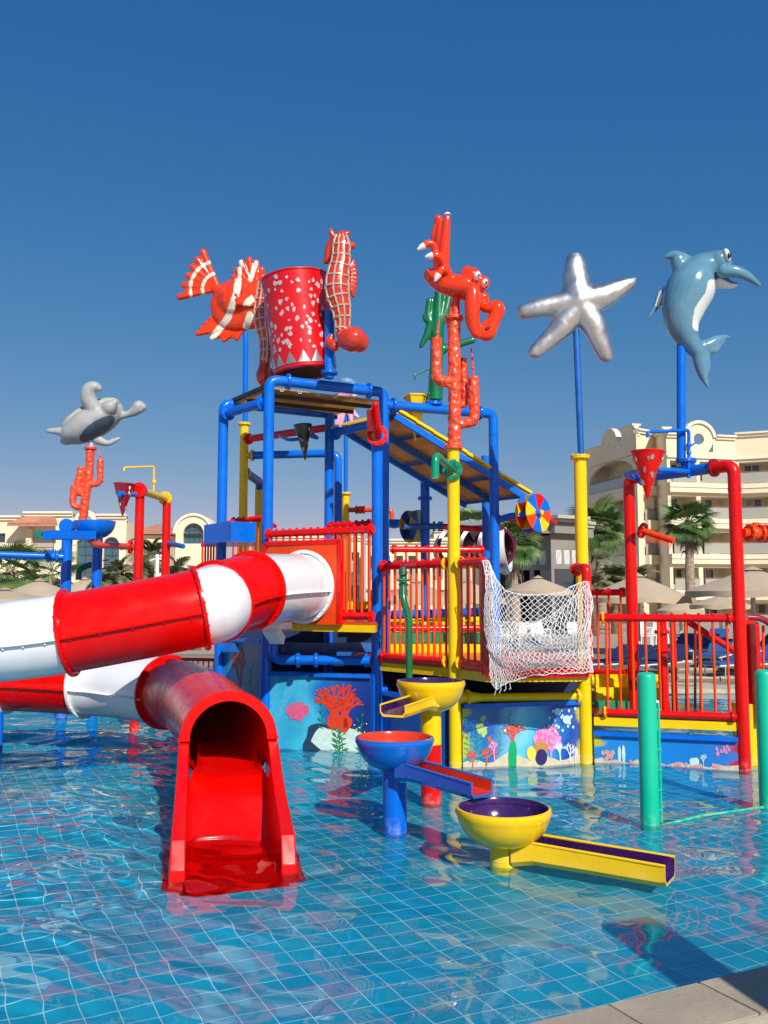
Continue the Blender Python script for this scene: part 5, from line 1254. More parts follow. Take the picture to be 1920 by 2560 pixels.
mid = p1.lerp(p2, .52); MID = mid
# dolphin pole with its thin spray pipe
dp = xy(1702, mid.y, 1000); dp = at(dp, 0)
k_ = p1.lerp(p2, 0); 
tt = (dp.x - p1.x) / (p2.x - p1.x); hub = p1.lerp(p2, tt)
put('hub', MB().tube([hub, hub + Vector((0, 0, .14))], .075, 16), BLUE, arch); flange(hub + Vector((0, 0, .15)), (0, 0, 1), .09, BLUE, arch)
DD = hub.y
sp = thing('spray_pipe', 'thin blue spray pipe bent over the dolphin pole with a small valve', 'pipe', hub)
put('pipe', MB().tube(fillet([P(1619, 1093, DD - .3), P(1619, 1080, DD - .3), P(1722, 1075, DD - .1), P(1722, 1195, DD - .1)], .05), .024, 10), BLUE, sp)
mb = MB(); mb.tube([P(1722, 1118, DD - .1), P(1740, 1106, DD - .1)], .012, 6); mb.ell(P(1722, 1112, DD - .1), (.035, .035, .05), 10); mb.ell(P(1722, 1132, DD - .1), (.035, .035, .04), 10); put('valve', mb, BLUE, sp)
def cone_bucket(name, label, px, ytop, wpx, pxt, yt, D_, m, spots, arm=None, smat=SILVER, seed=1, group='tipping cones', square=False):
    c = P(px, ytop, D_); tip = P(pxt, yt, D_); r = wpx / 2 / FL * D_; t = thing(name, label, 'cone bucket', c, group); H = (c - tip).length; ax = (c - tip).normalized()
    seg = 4 if square else 36
    mb = MB(); mb.lathe([(.012, 0), (r * .5, H * .5), (r, H), (r * 1.03, H), (r * 1.03, H + .015), (r * .96, H + .015), (r * .5, H * .53), (.001, H * .1)], tip, ax, seg); put('cone', mb, m, t, ang=50 if not square else 20)
    r_ = random.Random(seed); x = ax.orthogonal().normalized(); y = ax.cross(x); mb = MB()
    for k in range(spots):
        h = r_.uniform(.22, .93); a = (k + r_.uniform(-.3, .3)) * 2.399; rr = r * h; cc = tip + ax * (H * h) + (x * math.cos(a) + y * math.sin(a)) * (rr * 1.012 + .003); nrm = (x * math.cos(a) + y * math.sin(a)) - ax * (r / H); nrm.normalize(); tv = nrm.cross(ax).normalized(); uv_ = tv.cross(nrm); s_ = r_.uniform(.02, .032) * (r / .17)
        pts = [cc + tv * (math.cos(q) * s_ * .6 * r_.uniform(.7, 1.2)) + uv_ * (math.sin(q) * s_ * 1.1 * r_.uniform(.8, 1.2)) for q in [2 * math.pi * z / 8 for z in range(8)]]; mb.prism(pts, nrm * .002)
    if spots: put('spot', mb, smat, t, ang=0, kind='stuff')
    return t, c, tip
cb, cbt, _ = cone_bucket('tipping_cone', 'red cone bucket with silver dabs beside the blue crossbar', 1619, 1131, 82, 1619, 1248, DD - .42, RED, 26, seed=4)
put('arm', MB().tube(fillet([P(1645, 1174, DD - .45), P(1690, 1176, DD - .40), P(1728, 1180, DD - .05)], .1), .034, 12), BLUE, cb)
put('arm', MB().tube(fillet([P(1600, 1176, DD - .3), P(1560, 1188, DD + .3), P(1600, 1200, DD + .8)], .1), .034, 12), BLUE, cb)
# toothed spray bar on the left red post
cmb = thing('spray_comb', 'red toothed spray bar sticking out of the left red post', 'spray bar', P(1600, 1328, 13.3))
a, b_ = P(1602, 1325, 13.35), P(1685, 1352, 13.0); d = (b_ - a).normalized(); put('bar', MB().tube([a, b_], .045, 12), ORANGE, cmb); flange(a + d * .03, d, .075, RED, cmb)
for k in range(13):
    q = a.lerp(b_, .2 + k * .062); mb = MB(); mb.tube([q, q + Vector((-.05, -.03, -.12))], [.012, .004], 6); put('nozzle', mb, ORANGE, cmb)
# valve on the right edge
vv = thing('valve_pipe', 'orange-red flanged valve pipe leaving the right red post at the picture edge', 'pipe', P(1875, 1333, 12))
a, b_ = P(1858, 1332, 12.05), P(1990, 1336, 12.3); d = (b_ - a).normalized(); put('pipe', MB().tube([a, b_], .06, 14), ORANGE, vv)
for k in (.12, .32, .42): flange(a.lerp(b_, k), d, .075, ORANGE, vv)
mb = MB(); mb.ell(a.lerp(b_, .22), (.1, .09, .09), 12); mb.tube([a.lerp(b_, .22), a.lerp(b_, .22) + Vector((0, 0, .14))], .03, 8); mb.tube([a.lerp(b_, .2) + Vector((0, 0, .13)), a.lerp(b_, .3) + Vector((0, 0, .13))], .014, 6); put('valve', mb, ORANGE, vv)
# red spout on post B
rs_ = thing('spout', 'red pipe spout raised on the thick blue post in front of the roof', 'spout', P(945, 1092, 13.3))
a = P(944, 1090, 13.3); bq = P(938, 1012, 12.9); flange(a + Vector((0, -.04, 0)), (0, -1, .1), .10, RED, rs_); put('pipe', MB().tube(fillet([a, a + Vector((0, -.2, .06)), bq], .1), .055, 16), RED, rs_); mb = MB(); mb.ell(bq, .058, 14); put('end_cap', mb, RED, rs_)
mb = MB(); mb.bar(P(927, 1078, 12.95), P(924, 1024, 12.9), .06, .11); put('trough', mb, REDDK, rs_, ang=20)
# green spout on the centre yellow pole
gs = thing('spout', 'green bent pipe spout flanged to the centre yellow pole', 'spout', P(1136, 1178, YC.y))
a = P(1134, 1176, YC.y - .05); put('pipe', MB().tube(fillet([a, P(1088, 1136, YC.y - .75), P(1088, 1196, YC.y - .75)], .12), .05, 18), GREEN, gs); flange(a + Vector((-.02, -.05, 0)), (-.3, -1, .05), .085, GREEN, gs)
mb = MB(); mb.box(P(1136, 1154, YC.y - .08), (.04, .04, .06)); put('bracket', mb, GREEN, gs, ang=0)
# yellow pyramid hopper and green cone etc
hp = thing('hopper', 'yellow pyramid hopper hanging on the blue pipe under the roof ridge', 'hopper', P(1040, 1000, 14.3))
D_ = 15.05; c_ = P(1040, 1000, D_); rT = .20
mb = MB(); prof_ = [(.012, P(1044, 1104, D_).z - c_.z), (.10, P(1044, 1050, D_).z - c_.z), (.165, -.06), (rT, .05), (rT + .015, .05), (rT + .015, .075), (rT - .02, .075), (.14, -.06), (.001, -.4)]
mb.lathe(prof_, c_, (0.02, 0, 1), 6); put('hopper_shell', mb, YELLOWFG, hp, ang=20)
mb = MB(); mb.tube([c_ + Vector((-.2, 0, .03)), c_ + Vector((.2, 0, .03))], .02, 8); put('pivot', mb, BLUE, hp)
cn, _, _ = cone_bucket('tipping_cone', 'dark green cone bucket with pale dabs hanging under the flat canopy', 757, 1064, 46, 763, 1150, 15.6, mat('bottle_green', (.004, .04, .02), .3, coat=.4), 20, seed=9, smat=CREAMP)
put('arm', MB().tube(fillet([P(700, 1090, 15.9), P(720, 1100, 15.4), P(745, 1098, 15.3)], .1), .03, 10), BLUE, cn); put('arm', MB().tube(fillet([P(775, 1090, 15.3), P(795, 1096, 15.4), P(780, 1086, 15.8)], .08), .03, 10), BLUE, cn)

# ================================================================== WATER WHEELS
def wheel(label, px, py, D_, rad, cols, dirx, seed, flip=1):
    c = P(px, py, D_); t = thing('waterwheel', label, 'water wheel', c, 'paddle water wheels'); ax = Vector(dirx).normalized(); x = (Vector((0, 0, 1)) - ax * ax.z).normalized(); y = ax.cross(x)
    for s_, off in ((-1, -.11), (1, .11)):
        for k in range(8):
            a0, a1 = 2 * math.pi * k / 8 + .2, 2 * math.pi * (k + 1) / 8 + .2; pts = [c + ax * off + (x * math.cos(a0) + y * math.sin(a0)) * rad * .12]
            for q in range(6):
                a = a0 + (a1 - a0) * q / 5; pts.append(c + ax * off + (x * math.cos(a) + y * math.sin(a)) * rad)
            pts.append(c + ax * off + (x * math.cos(a1) + y * math.sin(a1)) * rad * .12)
            mb = MB(); mb.prism(pts, ax * .012); put('wedge', mb, cols[k % len(cols)], t, ang=20)
    for k in range(8):
        a = 2 * math.pi * k / 8 + .2; r1 = (x * math.cos(a) + y * math.sin(a)); mb = MB(); mb.bar(c + r1 * rad * .3 - ax * 0, c + r1 * rad * .97, .2, .008, up=ax.cross(r1)); put('paddle', mb, cols[(k + 1) % len(cols)], t, ang=0)
    put('axle', MB().tube([c - ax * .2, c + ax * .2], .04, 14), YELLOW, t)
    return t, c, ax
wa = (.55, -.83, .05)
w1, wc, ax = wheel('red, blue and yellow wedge-painted water wheel right of the slanting roof', 1332, 1284, 15.2, .32, (BLUE, YELLOW, ORANGE, BLUE, YELLOW, ORANGE, BLUE, RED), (.66, -.74, .05), 1)
wx = wc - Vector((.14, -.0, 0)); put('arm', MB().tube([at(Dp, Zp(1300, 15.3)) + Vector((.05, -.02, 0)), P(1275, 1291, 15.2), wc + ax * .16], .058, 14), BLUE, w1); 
for k in (.1, .8): flange((at(Dp, Zp(1300, 15.3))).lerp(wc + ax * .16, k), (wc - at(Dp, wc.z)), .055, BLUE, w1)
w2_, wc2, _ = wheel('shaded blue and yellow water wheel behind the tower posts', 1034, 1316, 16.9, .30, (BLUE_D, WOODY, BLUE_D, YELLOW), (.80, -.6, .0), 2)  # darker blue and ochre wedges put the shade on this wheel into its colours
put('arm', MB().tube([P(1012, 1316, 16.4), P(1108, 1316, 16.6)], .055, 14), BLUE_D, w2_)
for px in (1085, 1098, 1104): flange(P(px, 1316, 16.6), (1, 0, 0), .06, BLUE_D, w2_)
put('pipe', MB().tube([P(1105, 1316, 16.8), P(1215, 1324, 16.9)], .055, 12), RED, w2_)
pr2 = thing('spray_pipe', 'dark red pipe crossing behind the right tower post towards the wheel', 'pipe', P(1270, 1300, 16)); put('pipe', MB().tube([P(1262, 1297, 16.0), P(1380, 1302, 15.6)], .05, 12), REDDK, pr2)
mb = MB(); mb.bar(P(1372, 1292, 15.5), P(1392, 1308, 15.5), .03, .04); put('nozzle', mb, RED, pr2)
# rear maroon tube slide
bs = thing('tube_slide', 'maroon and white slide tubes half hidden behind the tower posts', 'slide', P(1170, 1380, 18.5))
for (px, py, rx, rz_, D_, mm) in ((1135, 1372, .42, .36, 18.6, MAROON), (1190, 1370, .44, .38, 18.4, MAROON), (1235, 1368, .38, .34, 18.2, MAROON)):
    c = P(px, py, D_); put('tube_section', MB().lathe([(.34, -.3), (.40, -.1), (.43, .12), (.36, .14), (.3, -.3)], c, (.35, -.9, .12), 28), mm, bs)
c = P(1258, 1375, 18.4); put('tube_section', MB().lathe([(.36, -.4), (.43, -.1), (.45, .1), (.37, .1)], c, (.95, -.3, .1), 28), WHITEFG, bs); 
c = P(1262, 1412, 18.6); mb = MB(); mb.ell(c, (.16, .2, .2), 14); put('tube_section', mb, WHITEFG, bs)
for px in (1140, 1188): mb = MB(); mb.ell(P(px, 1402, 18.3), (.09, .05, .11), 12); put('porthole_rim', mb, WHITEFG, bs)
bb = thing('water_bowl', 'small blue bowl behind the thick blue post fed by an orange pipe', 'water bowl', P(985, 1306, 18.6), 'cascading bowls on posts')
c = P(985, 1302, 18.6); put('bowl', MB().lathe([(.001, -.16), (.15, -.13), (.28, -.06), (.36, .0), (.34, .005), (.2, -.05), (.001, -.1)], c, seg=28), BLUE, bb, ang=60)

# ================================================================== LEFT GROUP
# blue posts, bowl, trough, sprinkler pipe
lb = thing('blue_post_frame', 'pair of blue posts with a horizontal sprinkler pipe at the far left', 'pipe frame', (xy(162, 16.9).x, 16.9, 0))
D1_, D2_ = 17.2, 17.6; va, vb = xy(163, D1_, 1500), xy(240, D2_, 1500)
post(va, PB, Zp(1322, D1_), .098, BLUE, lb); post(vb, PB, Zp(1342, D2_), .095, BLUE, lb)
c = P(171, 1316, D1_); mb = MB(); mb.lathe([(.001, -.1), (.11, -.1), (.11, .05), (.14, .05), (.14, .1), (.001, .1)], c, (-.2, -1, 0), 24); put('flange', mb, BLUE, lb)
a, b_ = P(-60, 1384, 16.6), P(158, 1392, 17.1); d = (b_ - a).normalized(); put('sprinkler_pipe', MB().tube([a, b_], .06, 14), BLUE, lb)
for k in (.83, .93): flange(a.lerp(b_, k), d, .075, BLUE, lb)
mb = MB(); mb.ell(a.lerp(b_, .88), (.09, .08, .08), 12); mb.tube([a.lerp(b_, .88), a.lerp(b_, .88) + Vector((0, 0, .14))], .02, 8); put('valve', mb, BLUE, lb)
for k in range(7):
    q = a.lerp(b_, .3 + k * .075); mb = MB(); mb.tube([q, q + Vector((-.01, 0, -.09))], .018, 8); put('nozzle', mb, BLUE, lb)
gq = [P(196, 1450, 18), P(198, 1422, 18), P(226, 1412, 18.1), P(236, 1410, 18.2)]; put('spout', MB().tube(fillet(gq, .1), .06, 12), GREEN_D, lb)
lbw = thing('water_bowl', 'blue bowl with a blue and green trough under the coral below the turtle', 'water bowl', P(237, 1325, 16.9), 'cascading bowls on posts')
Dq = 16.9; c = P(237, 1303, Dq); r = 51 / FL * Dq
put('bowl', MB().lathe([(.001, -.33)] + [(r * math.sin(a_) ** .85, -.33 * math.cos(a_)) for a_ in [math.pi / 2 * k / 10 for k in range(1, 11)]] + [(r - .02, 0), (r * .8, -.1), (.001, -.26)], c, seg=40), BLUE, lbw, ang=60)
def simple_trough(a, b_, w_, h, m, par, name='trough'):
    d = (b_ - a); d.z = 0; d.normalize(); s_ = Vector((-d.y, d.x, 0)); mb = MB()
    mb.bar(a - Vector((0, 0, h)), b_ - Vector((0, 0, h)), w_ * 2, .02)
    for sg in (-1, 1): mb.bar(a + s_ * sg * w_ - Vector((0, 0, h / 2 + .0)), b_ + s_ * sg * w_ - Vector((0, 0, h / 2)), .02, h)
    return put(name, mb, m, par, ang=20)
simple_trough(P(230, 1328, Dq - .2), P(118, 1326, Dq - .9), .12, .15, BLUE, lbw); simple_trough(P(118, 1326, Dq - .6), P(103, 1324, Dq - .5), .12, .14, GREEN, lbw, 'trough_tip')
put('support', MB().tube([P(232, 1352, Dq), at(vb, Zp(1352, D2_)) ], .08, 12), BLUE, lbw)
lrf = thing('pipework', 'red posts joined by a yellow pipe left of the tube slide', 'pipe frame', (xy(346, 14.2).x, 14.2, 0))
Dr1, Dr2 = 15.6, 17.2; ra_, rb_ = xy(346, Dr1, 1400), xy(414, Dr2, 1400)
post(ra_, PB, Zp(1232, Dr1), .077, RED, lrf); post(rb_, PB, Zp(1256, Dr2), .077, RED, lrf)
c = P(351, 1226, Dr1); dd = (P(414, 1247, Dr2) - c).normalized(); mb = MB(); mb.lathe([(.001, -.1), (.10, -.09), (.10, .06), (.13, .06), (.13, .1), (.001, .1)], c, -dd, 24); put('end_flange', mb, RED, lrf)
put('crossbar', MB().tube([c + dd * .05, P(414, 1247, Dr2)], .068, 16), YELLOW, lrf); flange(P(413, 1246, Dr2 - .03), dd, .082, YELLOW, lrf); mb = MB(); mb.ell(P(412, 1250, Dr2), .085, 14); put('elbow', mb, YELLOW, lrf)
put('spray_pipe', MB().tube(fillet([P(310, 1178, Dr2 - .9), P(310, 1169, Dr2 - .9), P(385, 1166, Dr2 - .5), P(384, 1232, Dr2 - .5)], .04), .017, 8), YELLOW, lrf); mb = MB(); mb.ell(P(385, 1205, Dr2 - .5), (.04, .03, .05), 8); put('valve', mb, YELLOW, lrf)
put('pipe', MB().tube(fillet([P(232, 1350, 16.8), P(238, 1362, 16.6), P(262, 1364, 16.4), P(340, 1367, Dr1)], .1), .055, 12), ORANGE, lrf); flange(P(326, 1367, Dr1), (1, 0, 0), .075, RED, lrf)
put('pipe', MB().tube([P(418, 1357, Dr2), P(458, 1366, Dr2 - .5)], .045, 12), BLUE_D, lrf); flange(P(424, 1358, Dr2), (1, -.2, 0), .055, RED, lrf)
cl, _, _ = cone_bucket('tipping_cone', 'red cone bucket with white dabs beside the left red posts', 311, 1211, 54, 306, 1289, Dr1 - .3, mat('deep_red', (.30, .005, .02), .3, coat=.4), 18, seed=6, smat=WHITE)
put('arm', MB().tube([P(298, 1234, Dr1 - .5), P(338, 1236, Dr1 - .1)], .045, 12), BLUE, cl)
lp = thing('lamp_post', 'short white lamp post between the red posts', 'lamp post', (Xp(393, 1400, 26), 26, .4)); put('pole', MB().tube([P(393, 1480, 26), P(393, 1386, 26)], .055, 12), WHITE, lp); put('arm', MB().tube([P(375, 1402, 26), P(393, 1396, 26), P(404, 1398, 26)], .025, 8), WHITE, lp)

# ================================================================== SCULPTURES
def to_px(p):
    d = Vector(p) - Vector((0, 0, CAM_H)); c, s = math.cos(PITCH), math.sin(PITCH)
    f = d.y * c + d.z * s; u_ = -d.y * s + d.z * c
    return (960 + FL * d.x / f, 1280 - FL * u_ / f)
def Q(px, py, D, dy=0.0):
    p = P(px, py, D); return Vector((p.x, p.y + dy, p.z))
def pt_tube(mb, D, pts, seg=14, fl=1.0, dep=1.0):
    """pts: (px, py, r_px, dy) ; a rounded tapered limb"""
    s = D / FL; q = spline([(a[0], a[1], a[2], a[3] if len(a) > 3 else 0) for a in pts], 5)
    path = [Q(x, y, D, dy) for x, y, r, dy in q]; rad = [max(.004, r * s) for x, y, r, dy in q]
    mb.tube(path, rad, seg); mb.ell(path[0], rad[0], 12); mb.ell(path[-1], rad[-1], 12)
def roughen(o, amp, sc_):
    for v in o.data.vertices:
        n = noise.noise(v.co * sc_) + .5 * noise.noise(v.co * sc_ * 2.3); v.co += v.normal * (amp * n)
    o.data.update()
def coral(name, label, D, limbs, topflange, spouts, mb_r=1, voxel=.016):
    base = Q(limbs[0][0][0], limbs[0][0][1], D); t = thing(name, label, 'coral sculpture', base, 'coral-red branching pipe sculptures')
    mb = MB()
    for l in limbs: 
        s = D / FL; pts = [Q(a[0], a[1], D, a[3] if len(a) > 3 else 0) for a in l]; mb.tube(fillet(pts, .11), l[0][2] * s if all(a[2] == l[0][2] for a in l) else [l[0][2] * s] * len(fillet(pts, .11)), 18)
    o = blob('branches', mb, [CORAL], t, voxel * .8, 2); roughen(o, .017, 15)
    flange(Q(topflange[0], topflange[1], D), (0, 0, 1), topflange[2] * D / FL, CORAL, t)
    for sp_ in spouts:
        m2 = MB(); m2.tube([Q(x, y, D) for x, y in sp_], .013, 8); m2.ell(Q(*sp_[1], D), .026, 8); put('nozzle', m2, CORAL, t)
    return t
coral('coral_sculpture', 'tall coral-red branching sculpture crowning the centre yellow pole', YC.y, [[(1136, 1116, 16.5), (1137, 960, 16.5), (1134, 798, 15.5)], [(1134, 958, 13.5), (1091, 952, 13.5), (1091, 846, 13.5)], [(1140, 1060, 13.5), (1187, 1056, 13.5), (1184, 942, 13.5)], [(1148, 1010, 10, .12), (1166, 1004, 10, .14), (1160, 890, 10, .14)]], (1135, 796, 15.5), [[(1094, 846), (1093, 832), (1098, 800)], [(1184, 942), (1182, 920), (1178, 870)], [(1129, 796), (1128, 785), (1127, 754)]])
coral('coral_sculpture', 'smaller coral-red branching sculpture carrying the turtle on the far left', 17.2, [[(207, 1302, 10.5), (215, 1235, 10.5), (223, 1190, 10.5), (226, 1124, 10)], [(224, 1211, 8), (250, 1210, 8), (251, 1148, 8)], [(212, 1238, 9.5), (193, 1228, 9.5), (204, 1168, 9.5)], [(212, 1270, 8.5), (180, 1266, 8.5), (186, 1212, 8.5)]], (226, 1121, 10), [[(250, 1148), (250, 1140), (248, 1126)], [(188, 1212), (188, 1204), (187, 1196)]], voxel=.02)

# ---- lobster
D = YC.y; Z2 = lambda x, y, r=0, dy=0: (960 + x * .28933, 500 + y * .28933, r * .28933, dy)
lob = thing('lobster_sculpture', 'glossy red cartoon lobster sculpture with bulging eyes on top of the coral', 'lobster sculpture', Q(1140, 790, D))
mb = MB()
pt_tube(mb, D, [Z2(400, 640, 62, .06), Z2(480, 700, 88, .02), Z2(600, 745, 105, -.02), Z2(700, 780, 100, -.03), Z2(800, 850, 70, -.03)], 18)
pt_tube(mb, D, [Z2(690, 760, 80, -.03), Z2(745, 700, 92, -.03), Z2(760, 680, 88, -.05)]); pt_tube(mb, D, [Z2(820, 760, 60, -.02), Z2(850, 725, 66, -.04)])
pt_tube(mb, D, [Z2(830, 850, 50, -.03), Z2(865, 850, 40, -.05), Z2(870, 900, 36, -.04)])
pt_tube(mb, D, [Z2(690, 640, 30), Z2(712, 600, 33), Z2(725, 590, 26)])
pt_tube(mb, D, [Z2(610, 790, 55, -.12), Z2(690, 800, 62, -.18), Z2(752, 840, 70, -.22), Z2(748, 960, 70, -.24), Z2(750, 1090, 62, -.22), Z2(778, 1190, 42, -.2)], 18)
pt_tube(mb, D, [Z2(820, 900, 42, -.05), Z2(870, 960, 44, -.12), Z2(960, 955, 62, -.16), Z2(965, 1010, 62, -.17), Z2(925, 1100, 60, -.17), Z2(895, 1185, 58, -.17), Z2(860, 1205, 48, -.17)], 18)
pt_tube(mb, D, [Z2(930, 1060, 40, -.17), Z2(860, 1115, 36, -.18), Z2(815, 1170, 30, -.18), Z2(808, 1212, 24, -.18)])
# legs
pt_tube(mb, D, [Z2(470, 640, 34, .02), Z2(450, 520, 36, -.04), Z2(430, 420, 36, -.08), Z2(380, 400, 34, -.1), Z2(330, 430, 28, -.12)])
pt_tube(mb, D, [Z2(560, 650, 34, -.05), Z2(510, 560, 36, -.1), Z2(460, 515, 38, -.14), Z2(410, 522, 30, -.16)])
pt_tube(mb, D, [Z2(600, 720, 34, -.1), Z2(545, 655, 34, -.14), Z2(500, 640, 36, -.18), Z2(455, 700, 28, -.2)])
# tail
for pts in ([Z2(505, 620, 50, .08), Z2(520, 480, 54, .08), Z2(530, 330, 46, .06), Z2(545, 180, 34, .04), Z2(547, 120, 25, .04)], [Z2(490, 600, 40, .1), Z2(485, 420, 42, .12), Z2(485, 280, 40, .1), Z2(500, 170, 26, .1)], [Z2(480, 560, 34, .16), Z2(455, 400, 36, .18), Z2(440, 280, 32, .16), Z2(455, 180, 22, .14)], [Z2(455, 190, 20, .14), Z2(475, 135, 40, .12)]):
    pt_tube(mb, D, pts)
o = blob('body', mb, [SCARLET], lob, .0135, 4)
# belly plates
for k in range(4):
    x, y = 395 + k * 52, 620 + k * 34; m2 = MB(); c = Q(*Z2(x + 5, y + 45)[:2], D, -.33 + .0 + .03 * k); M = Matrix.Rotation(R(-32), 3, 'Y'); m2.ell(Q(*Z2(x, y + 40)[:2], D, -.02 - .01 * k), (.042, .10, .10), 16, M); put('shell_plate', m2, SCARLET, lob)
for (x, y, rx, rz_, dy) in ((790, 700, .046, .062, -.26), (858, 748, .042, .060, -.20)):
    m2 = MB(); c = Q(*Z2(x, y)[:2], D, dy + .06); m2.ell(c, (rx, .075, rz_), 18, Matrix.Rotation(R(22), 3, 'Y')); e_ = put('eye', m2, WHITE, lob); m2 = MB(); m2.ell(c + Vector((.018, -.07, -.014)), (.013, .012, .020), 12); put('pupil', m2, BLACK, e_)
for (a, b_, c) in (((345, 425), (285, 460), -.125), ((415, 520), (350, 530), -.165), ((463, 690), (430, 748), -.205), ((548, 118), (545, 95), .04)):
    m2 = MB(); m2.tube([Q(*Z2(*a)[:2], D, c), Q(*Z2((a[0] + b_[0]) / 2, (a[1] + b_[1]) / 2)[:2], D, c), Q(*Z2(*b_)[:2], D, c)], [.05, .042, .012], 12); put('claw_tip', m2, WHITE, lob)
m2 = MB(); m2.ell(Q(*Z2(868, 1178)[:2], D, -.375), (.045, .03, .02), 14, Matrix.Rotation(R(-35), 3, 'Y')); put('claw_gap', m2, mat('claw_hollow', (.10, .03, .02), .6), lob)
m2 = MB(); m2.tube([Q(1140, 792, D), Q(1140, 745, D)], .055, 12); put('mount', m2, CORAL, lob)

# ---- green seaweed
sw = thing('seaweed_sculpture', 'dark green branching seaweed sculpture behind the red coral', 'seaweed sculpture', P(1085, 1000, 14.95)); D = 14.95; mb = MB()
for pts in ([(1088, 992, 18), (1091, 900, 17), (1094, 820, 17), (1099, 722, 12)], [(1086, 830, 12), (1074, 818, 10), (1066, 840, 9), (1052, 866, 6)], [(1084, 822, 11), (1072, 800, 10), (1071, 775, 9), (1074, 752, 9)], [(1072, 806, 8), (1063, 798, 7), (1060, 790, 6)], [(1098, 880, 12), (1125, 866, 10), (1150, 860, 9), (1182, 850, 9)], [(1098, 810, 14), (1112, 785, 14), (1122, 745, 10)]): pt_tube(mb, D, pts)
blob('branches', mb, [GREEN_D], sw, .02, 4)
mb = MB(); mb.tube([P(1088, 1000, D), P(1088, 970, D)], .125, 16); put('base', mb, GREEN_D, sw)
flange(P(1084, 1010, D), (0, 0, 1), .095, BLUE, sw); mb = MB(); mb.tube([P(1084, 1030, D), P(1084, 1012, D)], .08, 14); put('stub', mb, BLUE, sw)
mb = MB(); mb.tube(fillet([P(1074, 921, D - .1), P(1037, 937, D - .2), P(1037, 950, D - .2)], .03), .015, 8); put('nozzle', mb, GREEN_D, sw)
mb = MB(); mb.tube([P(1071, 998, D - .15), P(1073, 940, D - .15)], .012, 6); mb.ell(P(1072, 985, D - .15), .03, 8); put('valve', mb, GREEN_D, sw)

# ---- bucket
D = 14.35
bk = thing('tipping_bucket', 'huge red tipping bucket with silver dabs and saw-tooth hem on the tower roof', 'bucket', P(758, 940, D))
cb_, ct_ = P(762, 926, D), P(738, 700, D); ax = (ct_ - cb_).normalized(); H = (ct_ - cb_).length; r0, r1 = 80 / FL * D, 86.5 / FL * D
BRED = mat('bucket_red', (.66, .004, .004), .28, coat=.25, var=.1, vscale=2, dirt=(.35, .01, .02), damt=.4, dscale=3)
mb = MB(); mb.lathe([(r0 - .06, .03), (r0 - .045, -.06), (r0, -.04), (r0, 0), ((r0 + r1) / 2 - .008, H * .5), (r1 - .005, H - .012), (r1 + .008, H - .01), (r1 + .008, H + .012), (r1 - .018, H + .012), (r1 - .03, H * .5), (r0 - .05, .04), (.001, .04)], cb_, ax, 72); put('shell', mb, BRED, bk, ang=50)
mb = MB(); mb.lathe([(.001, -.02), (r0 - .05, -.02), (r0 - .05, .0), (.001, 0)], cb_, ax, 48); put('bottom', mb, mat('maroon_matt', (.10, .005, .01), .7), bk)
x_ = Vector((1, 0, 0)); x_ = (x_ - ax * x_.dot(ax)).normalized(); y_ = ax.cross(x_)
def cyl(a, h, k=0.0): rr = r0 + (r1 - r0) * h / H - .016 * math.sin(math.pi * max(0, min(1, h / H))) * 1 + k; return cb_ + ax * h + (x_ * math.cos(a) + y_ * math.sin(a)) * rr
for k in range(15):
    a = 2 * math.pi * (k + .42) / 15; w_ = .185; n_ = 4; base = [cyl(a - w_ + 2 * w_ * q / n_, .012, .006) for q in range(n_ + 1)]; tip_ = cyl(a, .20, .010)
    mb = MB(); nrm = (x_ * math.cos(a) + y_ * math.sin(a)); mb.prism(base + [tip_], nrm * .003); put('tooth', mb, SILVER, bk, ang=0)
rs_ = random.Random(3); DAB = mat('silver_dab', (.60, .48, .49), .4, metal=.2, var=.2, vscale=20); cnt = 0; pos = []
while cnt < 215:
    a, h = rs_.uniform(0, 2 * math.pi), rs_.uniform(.24, H - .08)
    if any(abs((a - b + math.pi) % (2 * math.pi) - math.pi) * r0 < .06 and abs(h - c) < .068 for b, c in pos): cnt += .1; continue
    pos.append((a, h)); cnt += 1; nrm = (x_ * math.cos(a) + y_ * math.sin(a)); n_ = 10; s_ = rs_.uniform(.022, .048)
    pts = [cyl(a + math.cos(q) * s_ * rs_.uniform(.4, 1.25) / r0, h + math.sin(q) * s_ * 1.2 * rs_.uniform(.4, 1.3), .009) for q in [2 * math.pi * z / n_ for z in range(n_)]]
    mb = MB(); mb.prism(pts, nrm * .003); put('spot', mb, DAB, bk, ang=0)
# yoke
yk = at(xy(823, 13.95, 900), 0); yz = Zp(946, 13.95)
put('yoke_post', MB().tube([at(yk, yz), at(yk, Zp(776, 13.95))], .075, 16), BLUE, bk); flange(at(yk, Zp(932, 13.95)), (0, 0, 1), .085, BLUE, bk)
mb = MB(); mb.bar(at(yk, Zp(784, 13.95)), P(800, 790, 14.2), .05, .12); put('bearing_arm', mb, BLUE_D, bk, ang=20)

